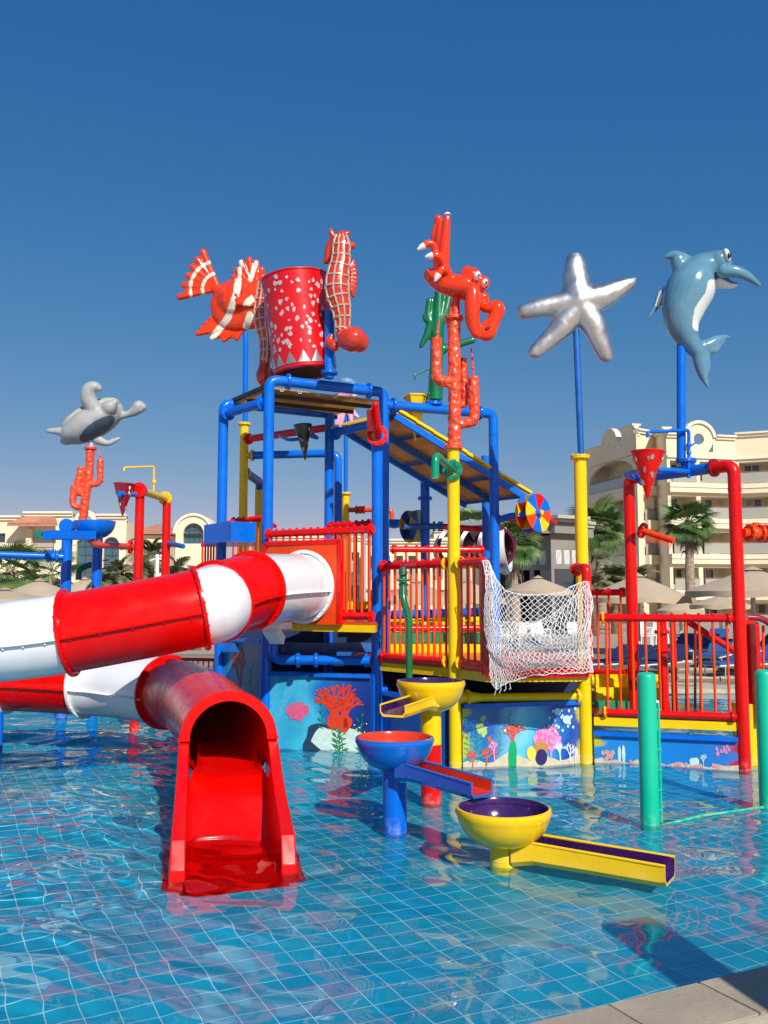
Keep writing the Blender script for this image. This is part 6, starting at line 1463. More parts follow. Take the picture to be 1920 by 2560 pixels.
# ---- seahorses
SEAR = mat('seahorse_red', (.62, .04, .012), .24, coat=.6, var=.25, vscale=6, bump=.15, bscale=14, dirt=(.22, .02, .01), damt=.5, dscale=6)
RIBM = mat('tarnished_pale_rib', (.60, .45, .34), .22, metal=.25, coat=.3, var=.3, vscale=12, bump=.3, bscale=30)
Z1 = lambda x, y, r=0, dy=0: (400 + x * .33755, 500 + y * .33755, r * .33755, dy)
def seahorse(label, D, line, extra, fins, ribstep, a_from, a_to):
    t = thing('seahorse_sculpture', label, 'seahorse sculpture', Q(line[-1][0], line[-1][1], D), 'seahorse sculptures beside the bucket'); s = D / FL
    mb = MB(); pt_tube(mb, D, line, 20)
    for e_ in extra: pt_tube(mb, D, e_)
    blob('body', mb, [SEAR], t, .018, 3)
    q = spline(line, 8); path = [Q(x, y, D, dy) for x, y, r, dy in q]; rad = [r * s for x, y, r, dy in q]
    mb = MB(); L_ = 0; last = 0; nrib = 0
    for i in range(1, len(path) - 10):
        L_ += (path[i] - path[i - 1]).length
        if L_ - last > ribstep:
            last = L_; tt = (path[i + 1] - path[i - 1]).normalized(); xx = Vector((1, 0, 0)); xx = (xx - tt * xx.dot(tt)).normalized(); yy = tt.cross(xx)
            if yy.y > 0: yy = -yy
            m2 = MB(); m2.tube([path[i] + (xx * math.cos(a) + yy * math.sin(a)) * (rad[i] * 1.02) for a in [a_from + (a_to - a_from) * z / 12 for z in range(13)]], [.013 + .008 * rnd.random() for _ in range(13)], 6); put('rib', m2, RIBM, t)
    for a in (0.5, 1.25, 1.85, 2.6):
        pts = []
        for i in range(1, len(path) - 10):
            tt = (path[min(i + 1, len(path) - 1)] - path[i - 1]).normalized(); xx = Vector((1, 0, 0)); xx = (xx - tt * xx.dot(tt)).normalized(); yy = tt.cross(xx)
            if yy.y > 0: yy = -yy
            pts.append(path[i] + (xx * math.cos(a) + yy * math.sin(a)) * (rad[i] * 1.03) + Vector((rnd.uniform(-.006, .006), 0, 0)))
        m2 = MB(); m2.tube(pts, .016, 6); put('ridge', m2, RIBM, t)
    for f in fins:
        m2 = MB()
        for k in range(9):
            u = k / 8; y = f[1] - f[3] + 2 * f[3] * u; w_ = f[2] * math.sin(math.pi * (.12 + .76 * u)); m2.tube([Q(*Z1(f[0] - f[2] * .6, f[1] + (y - f[1]) * .6)[:2], D, .08), Q(*Z1(f[0] + w_, y)[:2], D, .10)], [.035, .03], 8)
        blob('fin', m2, [SEAR], t, .018, 2)
    return t
seahorse('red seahorse sculpture with pale ribs at the right of the bucket', 13.75, [Z1(1345, 262, 40), Z1(1345, 330, 66), Z1(1340, 450, 74), Z1(1320, 560, 88), Z1(1315, 680, 94), Z1(1340, 800, 78), Z1(1352, 900, 62), Z1(1355, 1000, 52), Z1(1400, 1050, 66, -.05)],
         [[Z1(1400, 1040, 92, -.08), Z1(1440, 1050, 100, -.1), Z1(1470, 1060, 84, -.06)], [Z1(1500, 1080, 46, -.02), Z1(1490, 1010, 40, .02)], [Z1(1290, 1080, 40, .05), Z1(1255, 1040, 34, .08), Z1(1270, 1000, 26, .08)], [Z1(1300, 300, 46, .05), Z1(1262, 330, 44, .1), Z1(1245, 400, 36, .12), Z1(1225, 430, 28, .14)], [Z1(1290, 280, 22), Z1(1268, 245, 24), Z1(1266, 225, 20)], [Z1(1360, 262, 18), Z1(1392, 245, 22), Z1(1398, 240, 16)], [Z1(1390, 330, 34, .02), Z1(1424, 335, 28, .02)], [Z1(1232, 380, 22, .12), Z1(1235, 370, 26, .12)]],
         [(1425, 565, 36, 140)], .15, -.3, math.pi + .3)
seahorse('shaded red seahorse sculpture half hidden at the left of the bucket', 14.95, [Z1(770, 600, 40), Z1(775, 700, 60), Z1(765, 800, 66), Z1(768, 920, 66), Z1(785, 1040, 50), Z1(785, 1140, 46), Z1(775, 1230, 44), Z1(765, 1300, 54)],
         [[Z1(765, 1290, 56), Z1(768, 1330, 54), Z1(790, 1370, 34)], [Z1(800, 1250, 30, .1), Z1(830, 1320, 40, .1)]], [], .15, -.3, math.pi + .3)

# ---- fish
D = 17.3
fish = thing('fish_sculpture', 'orange-red fish sculpture with cream stripes and pleated fins left of the bucket', 'fish sculpture', Q(614, 838, D))
mb = MB(); mb.ell(Q(594, 764, D), (70 / FL * D, .24, 72 / FL * D), 28, Matrix.Rotation(R(35), 3, 'Y')); mb.ell(Q(628, 775, D, -.02), (48 / FL * D, .24, 52 / FL * D), 24)
pt_tube(mb, D, [(590, 755, 52), (562, 738, 34), (538, 723, 13)])
SEG1 = [(598, 690), (592, 730), (570, 795), (521, 856)]
def seg_d(p, poly):
    best = 1e9
    for i in range(len(poly) - 1):
        ax_, ay = poly[i]; bx, by = poly[i + 1]; t = max(0, min(1, ((p[0] - ax_) * (bx - ax_) + (p[1] - ay) * (by - ay)) / ((bx - ax_) ** 2 + (by - ay) ** 2))); best = min(best, math.hypot(p[0] - ax_ - t * (bx - ax_), p[1] - ay - t * (by - ay)))
    return best
def body_m(c, n):
    p = to_px(c); return 1 if (n.y < .25 and (seg_d(p, SEG1) < 8.5 or seg_d(p, [(625, 788), (616, 815)]) < 9)) else 0
blob('body', mb, [SCARLET, CREAMP], fish, .022, 3, body_m)
def fan(name, base, tips, bands, r0_, r1_, dy0=0, dy1=0, stripe=None):
    mb = MB()
    for (x, y) in tips: pt_tube(mb, D, [(base[0], base[1], r0_, dy0), ((base[0] + x) / 2, (base[1] + y) / 2, (r0_ + r1_) / 2 * .9, (dy0 + dy1) / 2), (x, y, r1_, dy1)], 10)
    mb.prism([Q(base[0], base[1], D, dy0 - .03)] + [Q(base[0] + (x - base[0]) * .93, base[1] + (y - base[1]) * .93, D, dy1 - .03) for x, y in tips], (0, .06, 0))
    Rm = sum(math.hypot(x - base[0], y - base[1]) for x, y in tips) / len(tips)
    def f(c, n):
        p = to_px(c); q = math.hypot(p[0] - base[0], p[1] - base[1]) / Rm
        if name == 'top_fin': return 1 if (abs(seg_d(p, [(602, 650), (598, 706)])) < 4.5 or seg_d(p, [(640, 658), (625, 700)]) < 6 or seg_d(p, [(668, 690), (655, 705)]) < 4) else 0
        if stripe: return 1 if seg_d(p, stripe) < 8.5 else 0
        return 1 if any(a < q < b for a, b in bands) else 0
    return blob(name, mb, [SCARLET, CREAMP], fish, .017, 1, f, factor=.4)
fan('tail_fin', (546, 722), [(508, 631), (494, 650), (482, 668), (471, 690), (461, 713), (450, 742)], [(.40, .49), (.74, .83)], 8, 9.5)
fan('top_fin', (640, 732), [(584, 692), (592, 674), (603, 656), (622, 648), (640, 655), (654, 674), (664, 692)], [], 8, 8.5, .0, .03, None)
fan('bottom_fin', (612, 812), [(494, 834), (504, 822), (514, 810), (526, 798), (540, 788), (530, 846), (560, 850), (592, 846)], [], 10, 7, 0, 0, SEG1)
fan('side_fin', (648, 776), [(596, 752), (598, 764), (600, 774), (612, 742), (622, 736)], [(.5, .85)], 5, 4.5, -.26, -.36)
put('pole', MB().tube([Q(613, 1060, 17.3), Q(614, 832, 17.3)], .05, 14), BLUE, fish)
# ---- starfish
D = YR.y
st = thing('starfish_sculpture', 'silver starfish sculpture on a leaning blue pole above the right yellow post', 'starfish sculpture', Q(1452, 1140, D)); Z3 = lambda x, y, r=0, dy=0: (1260 + x * .3978, 560 + y * .3978, r * .3978, dy)
mb = MB(); c0 = (470, 490)
for arm in ([(c0[0], c0[1], 112), (455, 360, 92, -.02), (447, 260, 72, -.03), (444, 228, 60, -.02)], [(c0[0], c0[1], 108), (350, 508, 80), (220, 525, 64, .02), (132, 545, 54, .04)], [(c0[0], c0[1], 105), (590, 470, 88, -.04), (700, 420, 66, -.07), (785, 380, 42, -.08), (818, 352, 14, -.09)], [(c0[0], c0[1], 100), (370, 640, 76), (280, 730, 62, .02), (200, 798, 50, .03)], [(c0[0], c0[1], 104), (550, 620, 86, -.03), (600, 730, 68, -.02), (638, 820, 54)]):
    pt_tube(mb, D, [Z3(*a) for a in arm], 18)
mb.ell(Q(*Z3(*c0)[:2], D, -.06), (.24, .16, .25), 18)
o = blob('starfish', mb, [SILVER], st, .018, 14); roughen(o, .006, 5)
for v in o.data.vertices: v.co.y *= .8
put('pole', MB().tube([Q(1453, 1143, D), Q(1441, 825, D, .02)], .046, 16), BLUE_D, st)
# ---- dolphin
D = DD
dol = thing('dolphin_sculpture', 'blue cartoon dolphin sculpture curled on a pole over the blue crossbar', 'dolphin sculpture', Q(1702, 1150, D)); mb = MB()
pt_tube(mb, D, [Z3(1310, 262, 92, -.04), Z3(1245, 300, 125), Z3(1175, 400, 155), Z3(1130, 520, 138), Z3(1120, 620, 112), Z3(1148, 710, 80), Z3(1190, 770, 60), Z3(1225, 815, 50)], 24)
pt_tube(mb, D, [Z3(1330, 255, 78, -.1), Z3(1350, 280, 66, -.12)])
pt_tube(mb, D, [Z3(1115, 300, 56), Z3(1090, 225, 54), Z3(1060, 200, 36), Z3(1012, 208, 12)]); pt_tube(mb, D, [Z3(1160, 260, 60), Z3(1110, 205, 36), Z3(1085, 190, 20)])
pt_tube(mb, D, [Z3(1240, 780, 44), Z3(1290, 760, 44), Z3(1340, 730, 34), Z3(1385, 710, 18), Z3(1425, 712, 7)]); pt_tube(mb, D, [Z3(1275, 790, 38), Z3(1315, 790, 34), Z3(1350, 760, 20), Z3(1380, 735, 14)])
pt_tube(mb, D, [Z3(1220, 800, 44), Z3(1235, 880, 46), Z3(1250, 950, 32), Z3(1270, 1000, 16), Z3(1288, 1030, 7)]); pt_tube(mb, D, [Z3(1255, 830, 36), Z3(1275, 890, 26), Z3(1265, 950, 18)])
pt_tube(mb, D, [Z3(1065, 380, 30, .12), Z3(1020, 420, 34, .18), Z3(975, 500, 22, .2), Z3(945, 545, 14, .2), Z3(925, 568, 7, .2)])
def dmat(c, n):
    p = to_px(c); 
    return 1 if (seg_d(p, [(1260 + 1310 * .3978, 560 + 380 * .3978), (1260 + 1300 * .3978, 560 + 440 * .3978), (1260 + 1228 * .3978, 560 + 540 * .3978), (1260 + 1216 * .3978, 560 + 640 * .3978)]) < 13 and n.x > .25) or seg_d(p, [(1260 + 985 * .3978, 560 + 430 * .3978), (1260 + 965 * .3978, 560 + 510 * .3978)]) < 5 and n.y < 0 and p[0] < 1655 else 0
DW = mat('dolphin_belly_white', (.76, .76, .72), .25, coat=.5, var=.05)
blob('body', mb, [DOLPH, DW], dol, .016, 7, dmat)
mb = MB(); pt_tube(mb, D, [Z3(1330, 342, 42, -.28), Z3(1400, 348, 40, -.31), Z3(1475, 380, 30, -.32), Z3(1545, 430, 15, -.32)]); o = blob('flipper', mb, [DOLPH], dol, .015, 5)
for v in o.data.vertices: pass
mb = MB(); pt_tube(mb, D, [Z3(1340, 310, 48, -.12), Z3(1400, 315, 30, -.16), Z3(1412, 300, 16, -.16)]); pt_tube(mb, D, [Z3(1330, 370, 52, -.1), Z3(1390, 400, 30, -.14), Z3(1430, 405, 16, -.16)]); blob('snout', mb, [DOLPH, DW], dol, .015, 4, lambda c, n: 1 if n.z < -.1 else 0)
mb = MB(); cE = Q(*Z3(1360, 238)[:2], D, -.25); mb.ell(cE, (.045, .06, .10), 18, Matrix.Rotation(R(-15), 3, 'Y')); e_ = put('eye', mb, WHITE, dol); mb = MB(); mb.ell(cE + Vector((.012, -.05, -.02)), (.026, .02, .045), 14); put('pupil', mb, BLACK, e_)
put('pole', MB().tube([Q(1703, 1158, D), Q(1703, 852, D)], .062, 18), BLUE, dol)
# ---- turtle
D = 17.2; Z4 = lambda x, y, r=0, dy=0: (x * .31343, 920 + y * .31343, r * .31343, dy)
tur = thing('turtle_sculpture', 'grey sea turtle sculpture with dark belly tipped up on the left coral', 'turtle sculpture', Q(228, 1112, D)); mb = MB()
s = D / FL * .31343
mb.ell(Q(*Z4(735, 440)[:2], D), (278 * s, .38, 128 * s), 28, Matrix.Rotation(R(-29), 3, 'Y')); mb.ell(Q(*Z4(740, 400)[:2], D, .2), (250 * s, .2, 120 * s), 24, Matrix.Rotation(R(-29), 3, 'Y'))
pt_tube(mb, D, [Z4(860, 360, 60, -.16), Z4(910, 330, 62, -.24), Z4(948, 300, 30, -.28)])
pt_tube(mb, D, [Z4(780, 350, 66, -.2), Z4(742, 270, 62, -.26), Z4(752, 200, 60, -.28), Z4(800, 180, 46, -.3), Z4(828, 190, 28, -.3)])
pt_tube(mb, D, [Z4(930, 380, 42), Z4(1010, 372, 28), Z4(1070, 345, 42), Z4(1110, 310, 54), Z4(1135, 312, 36)])
pt_tube(mb, D, [Z4(780, 570, 44), Z4(850, 600, 26), Z4(910, 580, 22), Z4(955, 558, 12)])
pt_tube(mb, D, [Z4(570, 520, 44, -.05), Z4(480, 510, 32, -.08), Z4(400, 508, 20, -.1)]); pt_tube(mb, D, [Z4(580, 570, 40), Z4(520, 590, 26), Z4(490, 585, 16)])
m2 = MB(); m2.ell(Q(*Z4(706, 372)[:2], D, .12), (262 * s, .36, 92 * s), 26, Matrix.Rotation(R(-29), 3, 'Y')); put('shell', m2, mat('turtle_shell', (.50, .47, .36), .5, var=.2, vscale=5, dirt=(.3, .32, .28), damt=.6), tur)
def tm(c, n):
    p = to_px(c); x, y = p[0] / .31343 - 775, (p[1] - 920) / .31343 - 485; a = R(34); u = x * math.cos(a) - y * math.sin(a); v = x * math.sin(a) + y * math.cos(a)
    return 1 if (u / 165) ** 2 + (v / 62) ** 2 < 1 and n.y < .0 else 0
blob('body', mb, [GREYT, SLATE], tur, .02, 5, tm)
put('pole', MB().tube([Q(228, 1118, D), Q(228, 1086, D)], .05, 14), mat('pale_blue_paint', (.35, .5, .6), .4), tur)
# ---- octopus
D = 18.8
oct_ = thing('octopus_sculpture', 'pink octopus sculpture with a blue hat peeping over the canopy', 'octopus sculpture', Q(864, 1010, D)); mb = MB()
pt_tube(mb, D, [(850, 992, 14), (868, 982, 17), (885, 985, 12)])
for k, (x, y) in enumerate(((840, 1062), (852, 1070), (880, 1062), (895, 1045))): pt_tube(mb, D, [(866, 1005, 10), ((866 + x) / 2, 1030, 8, -.05), (x, y, 5, -.1)])
mb.ell(Q(868, 1010, D), .13, 12); blob('body', mb, [PINK], oct_, .02, 4); mb = MB(); mb.ell(Q(866, 957, D, -.03), (.17, .15, .1), 16); mb.tube([Q(842, 985, D, -.1), Q(890, 958, D, -.1)], .03, 8); put('hat', mb, mat('hat_blue', (.18, .32, .55), .4, var=.1), oct_)
mb = MB(); mb.ell(Q(885, 990, D, -.12), .06, 12); put('eye', mb, WHITE, oct_)

# ================================================================== PARASOLS, LOUNGERS, CHAIRS
GZT = .44
def parasol(label, px, yapex, wpx, yrim, D_, grp='beige parasols on the terrace', sides=8, gz=GZT, pole=True):
    ap_ = P(px, yapex, D_); zr_ = Zp(yrim, D_); r = wpx / 2 / FL * D_; t = thing('parasol', label, 'parasol', (ap_.x, D_, gz), grp)
    mb = MB(); n = sides * 4; rings = [(.03, 0), (.33, .30), (.66, .62), (1.0, 1.0)]; rs_ = random.Random(int(px)); vs = [ap_]
    for ru, h in rings[1:]:
        for k in range(n):
            a = 2 * math.pi * k / n + .2; scal = 1 - .05 * (1 - abs(math.cos(a * sides / 2))) * ru; z = ap_.z + (zr_ - ap_.z) * (h + .04 * (1 - abs(math.cos(a * sides / 2))) * ru * 0) - .02 * (1 - abs(math.cos((a - .2) * sides / 2))) * math.sin(ru * 3)
            vs.append(Vector((ap_.x + r * ru * scal * math.cos(a), D_ + r * ru * scal * math.sin(a), z)))
    for k in range(n):
        a = 2 * math.pi * k / n + .2; scal = 1.005 - .05 * (1 - abs(math.cos(a * sides / 2))); vs.append(Vector((ap_.x + r * scal * math.cos(a), D_ + r * scal * math.sin(a), zr_ - .17 - .025 * math.sin(k * 1.3))))
    fs = [(0, 1 + k, 1 + (k + 1) % n) for k in range(n)] + [(1 + j * n + k, 1 + (j + 1) * n + k, 1 + (j + 1) * n + (k + 1) % n, 1 + j * n + (k + 1) % n) for j in range(3) for k in range(n)]
    mb.add(vs, fs); o = put('canopy', mb, FABRIC, t, ang=24, fix=False)
    mb = MB(); vs = [ap_ + Vector((0, 0, .08))] + [Vector((ap_.x + r * .16 * math.cos(2 * math.pi * k / 16), D_ + r * .16 * math.sin(2 * math.pi * k / 16), ap_.z - (ap_.z - zr_) * .13 + .035)) for k in range(16)]; mb.add(vs, [(0, 1 + k, 1 + (k + 1) % 16) for k in range(16)]); put('vent_cap', mb, FABRIC, t, ang=24)
    put('pole', MB().tube([(ap_.x, D_, gz), (ap_.x, D_, ap_.z - .03)], .07, 12), mat('cream_pole', (.6, .54, .44), .6), t)
    for k in range(sides):
        a = 2 * math.pi * k / sides + .2; mb = MB(); mb.tube([ap_ + Vector((0, 0, -.08)), Vector((ap_.x + r * .97 * math.cos(a), D_ + r * .97 * math.sin(a), zr_ - .02))], .015, 5); put('rib', mb, mat('parasol_rib', (.42, .36, .28), .7), t)
    return t
parasol('beige parasol right behind the left red post of the pipe arch', 1592, 1437, 268, 1494, 29.5)
parasol('big beige parasol at the right edge behind the right red post', 1880, 1421, 330, 1478, 27.0)
parasol('beige parasol seen low behind the white net', 1345, 1443, 176, 1478, 36.5)
parasol('beige parasol seen through the bars left of the centre yellow pole', 1040, 1452, 210, 1500, 33)
parasol('beige parasol between the centre yellow pole and the net', 1168, 1450, 190, 1498, 34.5)
parasol('beige parasol at the far left below the fan palm', 98, 1450, 170, 1484, 36)
parasol('beige parasol behind the two far left blue posts', 212, 1446, 150, 1484, 37.5)
parasol('flat-looking near beige parasol cut by the left edge', 12, 1474, 240, 1498, 30)
parasol('beige parasol glimpsed low under the red arch railing', 1700, 1500, 120, 1526, 44)
parasol('low beige parasol far behind the right red post', 1800, 1488, 150, 1512, 40)
# added out-of-view beam, shaped so its shadow crosses the coping and pool floor
hz = 2.6; off_ = lambda p: Vector((p.x, p.y, hz)) + Vector((sd.x, sd.y, 0)) * ((hz - p.z) / sd.z)
b0_, b1_ = off_(G(1530, 2350, -.10)), off_(G(1655, 2324, -.10)); bd = (off_(G(1920, 2496, .12)) - off_(G(1828, 2435, .12))); bd.z = 0; bd.normalize()
pb = thing('shadow_caster_beam', 'added unseen beam that casts the shadow on the pool edge and floor', 'shadow caster', b0_ + bd * 3)
mb = MB(); mb.prism([b0_, b1_, b1_ + bd * 4.2, b0_ + bd * 4.2], (0, 0, .12)); put('beam', mb, WOODY, pb, ang=0); mb = MB(); mb.bar(Vector((b0_.x, b0_.y, .12)) + bd * 3.6 + Vector((.2, 0, 0)), b0_ + bd * 3.6 + Vector((.2, 0, 0)), .12, .12); put('post', mb, WOODY, pb, ang=0)

def make_lounger(name, label, x, y, z, rz, blue):
    t = thing(name, label, 'sun lounger', (x, y, z), 'blue sun loungers on the terrace'); M = Matrix.Rotation(rz, 3, 'Z'); o_ = Vector((x, y, z)); W = lambda a, b, c: o_ + M @ Vector((a, b, c))
    f = MB(); 
    for s_ in (-.3, .3): f.tube([W(s_, -.95, .30), W(s_, .95, .30)], .02, 6)
    for s_ in (-.8, .8): f.tube([W(-.3, s_, .30), W(.3, s_, .30)], .018, 6)
    put('frame', f, WHITE, t)
    for sx in (-.3, .3):
        for sy in (-.75, .75): put('leg', MB().tube([W(sx, sy, 0), W(sx, sy * .96, .3)], .02, 6), STEEL, t)
    m = MB(); m.bar(W(0, -.95, .345), W(0, .25, .345), .6, .07, up=Vector((0, 0, 1))); put('cushion', m, blue, t, ang=30)
    m = MB(); m.bar(W(0, .27, .36), W(0, .85, .72), .6, .07); put('backrest', m, blue, t, ang=30)
    return t
n = 0
for (px, D_, sz, c) in ((1512, 24.6, 1, NAVY), (1560, 24.8, 1, NAVY), (1622, 24.4, 1, NAVY), (1668, 24.9, 1, NAVY), (1790, 26.2, 2, SKYB), (1830, 24.2, 1, SKYB), (1742, 28.0, 3, SKYB), (1700, 28.2, 3, SKYB), (1785, 30.2, 4, SKYB), (1900, 27.6, 3, SKYB), (1905, 24.6, 1, SKYB)):
    names = ['leftmost navy lounger', 'second navy lounger', 'third navy lounger', 'navy lounger nearest the stair rail', 'blue lounger in the middle row behind the stair rail', 'front blue lounger by the right red post', 'blue lounger on the upper terrace step', 'upper-step blue lounger next to the white chairs', 'blue lounger on the topmost terrace step', 'blue lounger past the right red post, farther one', 'blue lounger past the right red post, nearer one']
    make_lounger('sun_lounger', names[n] + ' seen through the low railing', Xp(px, 1640, D_), D_, SZ[sz], R(-60 + (n * 37) % 30), c); n += 1
for k, (px, D_) in enumerate(((985, 27), (1060, 27.3), (1260, 26.5), (1330, 26.3), (1400, 26.8))):
    make_lounger('sun_lounger', ('lounger seen through the bars beside the valve pipe', 'lounger seen through the bars by the centre yellow pole', 'lounger behind the left half of the net', 'lounger behind the middle of the net', 'lounger behind the right half of the net')[k], Xp(px, 1600, D_), D_, SZ[2], R(70), NAVY)
def chair(label, px, D_, rz, z=GZT):
    x = Xp(px, 1560, D_); t = thing('chair', label, 'chair', (x, D_, z), 'white plastic chairs on the terrace'); M = Matrix.Rotation(rz, 3, 'Z'); o_ = Vector((x, D_, z)); W = lambda a, b, c: o_ + M @ Vector((a, b, c))
    m = MB(); m.bar(W(0, -.22, .43), W(0, .22, .43), .44, .04); put('seat', m, WHITE, t, ang=20)
    m = MB(); m.bar(W(0, .23, .46), W(0, .32, .88), .44, .04, up=Vector((0, -1, 0))); put('backrest', m, WHITE, t, ang=20)
    for sx in (-.2, .2):
        for sy in (-.2, .2): put('leg', MB().tube([W(sx * 1.1, sy * 1.1, 0), W(sx, sy, .42)], .022, 6), WHITE, t)
        m = MB(); m.tube([W(sx * 1.15, -.2, .43), W(sx * 1.15, -.2, .64), W(sx * 1.15, .24, .66)], .02, 6); put('armrest', m, WHITE, t)
for k, (px, D_, a) in enumerate(((1606, 33, 20), (1634, 33.4, 200), (1618, 35, 100), (1655, 34.2, 160), (1250, 33, 30), (1300, 33.5, 210), (1362, 33, 80), (1440, 33.8, 10), (985, 31, 0), (1090, 31.5, 60), (900, 31, 120))):
    chair(('leftmost white chair right of the left red post', 'white chair facing left by the red valve post', 'white chair behind the front pair by the red valve post', 'white chair next to the dark red upright', 'white chair behind the left edge of the net', 'white chair behind the middle of the net', 'white chair behind the right half of the net', 'white chair at the right edge of the net', 'white chair seen through the deck railing bars', 'white chair just left of the centre yellow pole', 'white chair between the thick blue posts')[k], px, D_, R(a))

# ================================================================== PALMS
def fan_leaf_mesh(r, seed, m, n=26, spread=2.5, droop=.5):
    rs_ = random.Random(seed); mb = MB(); pet = r * .7
    mb.tube([(0, 0, 0), (pet * .6, 0, pet * .06), (pet, 0, 0)], .02, 4, cap=False); c = Vector((pet, 0, 0))
    for k in range(n):
        a = -spread / 2 + spread * k / (n - 1); l = r * (.8 + .25 * math.cos(a * .8)) * rs_.uniform(.9, 1.05); d = Vector((math.cos(a), math.sin(a), 0)); s_ = Vector((-d.y, d.x, 0)); w_ = .035 * r
        q = []
        for t, wd, dz in ((.02, .3, 0), (.35, 1, .02), (.65, .85, -.06 * droop), (.85, .5, -.26 * droop), (1.0, .08, -.55 * droop)):
            p = c + d * (l * t) + Vector((0, 0, dz * l + abs(a) * .03 * l)); q.append((p - s_ * w_ * wd, p + s_ * w_ * wd, p + Vector((0, 0, -.02 * r * wd))))
        vs = []; 
        for x in q: vs += [x[0], x[2], x[1]]
        fs = [(i * 3 + j, i * 3 + j + 1, (i + 1) * 3 + j + 1, (i + 1) * 3 + j) for i in range(4) for j in range(2)]
        mb.add(vs, fs)
    return mb.mesh('frond', m, ang=0, fix=False)
def pin_leaf_mesh(r, seed, m, n=44):
    rs_ = random.Random(seed); mb = MB(); spine = []
    for k in range(13):
        t = k / 12; spine.append(Vector((r * t * (1 - .18 * t * t), 0, r * (.55 * t - .95 * t * t))))
    mb.tube(spine, [.03 * (1 - .8 * k / 12) for k in range(13)], 4, cap=False)
    for k in range(n):
        t = .12 + .86 * k / (n - 1); i = min(int(t * 12), 11); p = spine[i].lerp(spine[i + 1], t * 12 - i); d = (spine[i + 1] - spine[i]).normalized(); l = r * .34 * math.sin(math.pi * (.15 + .8 * t)) * rs_.uniform(.85, 1.1)
        for s_ in (-1, 1):
            q = (d * .55 + Vector((0, s_, .25 - rs_.uniform(0, .4)))).normalized(); tip = p + q * l + Vector((0, 0, -.25 * l)); mid = p + q * l * .5; u = d * .013 * r
            mb.add([p - u, p + u, mid + u * 1.1, tip, mid - u * 1.1], [(0, 1, 2, 3, 4)])
    return mb.mesh('frond', m, ang=0, fix=False)
FANS = [fan_leaf_mesh(1.0, k, LEAF) for k in range(3)]; PINS = [pin_leaf_mesh(1.0, k, LEAFD) for k in range(3)]; DRY = fan_leaf_mesh(.8, 9, DRYLEAF, 12, 1.6, 1.0)
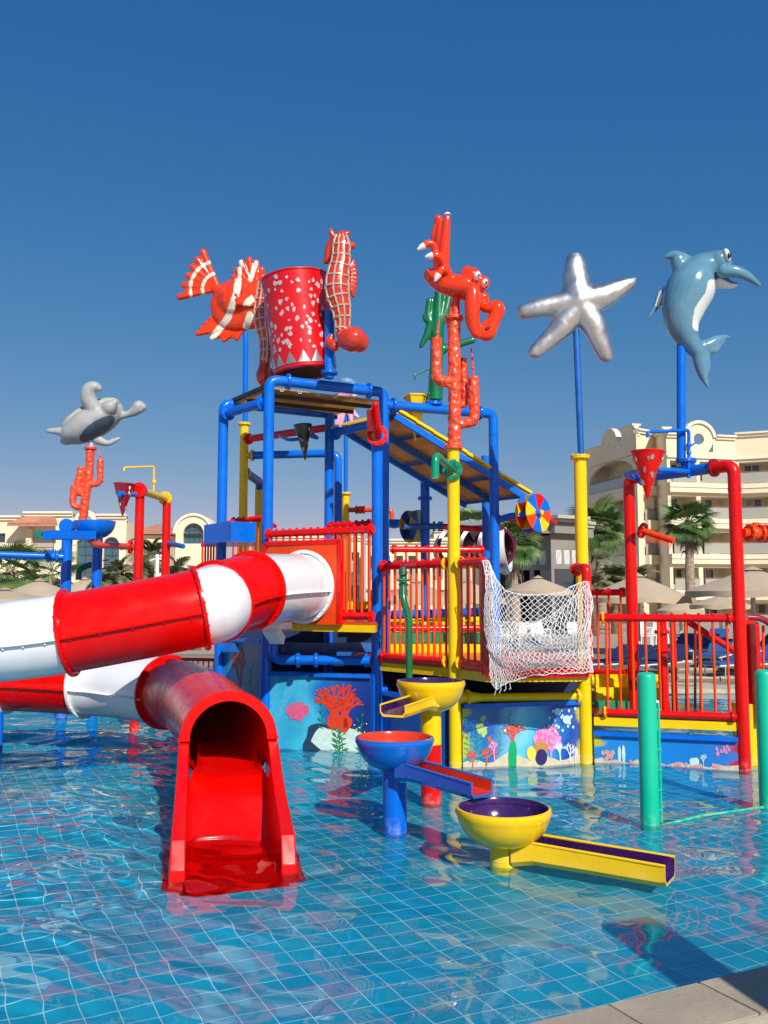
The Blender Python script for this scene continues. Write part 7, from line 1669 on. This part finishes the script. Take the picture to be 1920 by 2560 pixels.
def palm(label, px, ybase, ycrown, D_, kind, size, nfr, seed, trunk_r=.2, skirt=0, zbase=None, lean=0.0, low=-.9, name='palm_tree'):
    rs_ = random.Random(seed); b = xy(px, D_, ycrown); zb = GZT if zbase is None else zbase; zc = Zp(ycrown, D_); t = thing(name, label, 'palm tree', at(b, zb), 'palms around the pool'); top = at(b, zc) ; base = at(b, zb) + Vector((lean, 0, 0))
    n = 10; pts = [base.lerp(top, k / n) + Vector((math.sin(k) * .03, 0, 0)) for k in range(n + 1)]; mb = MB(); mb.tube(pts, [trunk_r * (1.25 - .45 * k / n) * (1 + .06 * (k % 2)) for k in range(n + 1)], 12)
    for k in range(int((zc - zb) / .28)):
        z = zb + .1 + k * .28; f = (z - zb) / max(.1, (zc - zb)); c = base.lerp(top, min(1, f)); mb.lathe([(trunk_r * (1.2 - .42 * f), 0), (trunk_r * (1.36 - .42 * f), .1), (trunk_r * (1.2 - .42 * f), .14)], c, seg=12)
    put('trunk', mb, BARKP if kind == 'fan' else BARK, t, ang=20)
    if skirt:
        mb = MB()
        for k in range(skirt):
            a = rs_.uniform(0, 6.28); h = rs_.uniform(.1, skirt * .035); d = Vector((math.cos(a), math.sin(a), 0)); p = top + Vector((0, 0, -h)); mb.tube([p, p + d * trunk_r * 1.6 + Vector((0, 0, -.05)), p + d * trunk_r * 2.1 + Vector((0, 0, -.5))], [.05, .035, .01], 4, cap=False)
        put('dead_leaf_skirt', mb, DRYLEAF, t, ang=0, kind='stuff')
    src = FANS if kind == 'fan' else PINS
    for k in range(nfr):
        f = (k + .5) / nfr; el = 1.25 - (1.25 - low) * f ** .9 + rs_.uniform(-.15, .15); az = k * 2.39996 + rs_.uniform(-.3, .3); o = bpy.data.objects.new('frond', src[k % 3]); col.objects.link(o); o.parent = t
        M = Matrix.Rotation(az, 3, 'Z') @ Matrix.Rotation(-el, 3, 'Y') @ Matrix.Rotation(rs_.uniform(-.5, .5), 3, 'X'); s_ = size * rs_.uniform(.85, 1.12) * (1 - .1 * f)
        o.rotation_euler = M.to_euler(); o.scale = (s_, s_, s_); o.location = top - t.location + Vector((0, 0, -.1 - .25 * f * size))
    return t
palm('tall fan palm with shaggy brown neck right of the toothed spray bar', 1721, 1480, 1300, 60, 'fan', 1.2, 40, 1, .28, 60)
palm('fan palm standing against the hotel corner beside the yellow pole', 1498, 1500, 1310, 58, 'fan', 1.25, 40, 2, .28, 60)
palm('fan palm just right of the tower posts in front of the grey pavilion', 1285, 1500, 1345, 44, 'fan', .9, 34, 3, .22, 50)
palm('small far fan palm peeping between the tower post and the yellow pole', 1191, 1420, 1316, 62, 'fan', 1.1, 20, 4, .16, 10)
palm('grey-green fan palm over the far left parasol', 26, 1475, 1420, 42, 'fan', 1.05, 24, 5, .2, 20)
palm('yellow-green fan palm at the left edge of the hotel balconies', 128, 1480, 1430, 48, 'fan', 1.1, 20, 6, .16, 0)
for k, (px, yc, D_, s_, nf, lab) in enumerate(((300, 1425, 34, 1.0, 15, 'bushy date palm left of the front red post'), (376, 1375, 36, 1.25, 16, 'tall date palm between the two red posts'), (440, 1436, 33, .95, 15, 'date palm right of the rear red post above the slide'), (492, 1434, 32, .9, 14, 'low date palm in front of the arched building'), (265, 1445, 33, .8, 16, 'low date palm tuft behind the blue posts'), (1535, 1440, 46, 1.4, 22, 'bushy date palm behind the right yellow pole'), (1486, 1458, 44, 1.1, 16, 'low date palm hugging the right yellow pole'), (1600, 1440, 50, 1.3, 18, 'date palm fronds showing left of the left red post'))):
    palm(lab, px, 1500, yc, D_, 'pin', s_, nf, 20 + k, .17, low=-.6)

# ------------------------------------------------------------------ what stands in the water receives the light bent by it
for o in bpy.data.objects:
    if o.type == 'MESH' and o.name != 'water':
        zs_ = [(o.matrix_basis @ Vector(c)).z for c in o.bound_box]; par_z = wloc(o.parent).z if o.parent else 0
        if min(zs_) + par_z < -.02: o.cycles.is_caustics_receiver = True
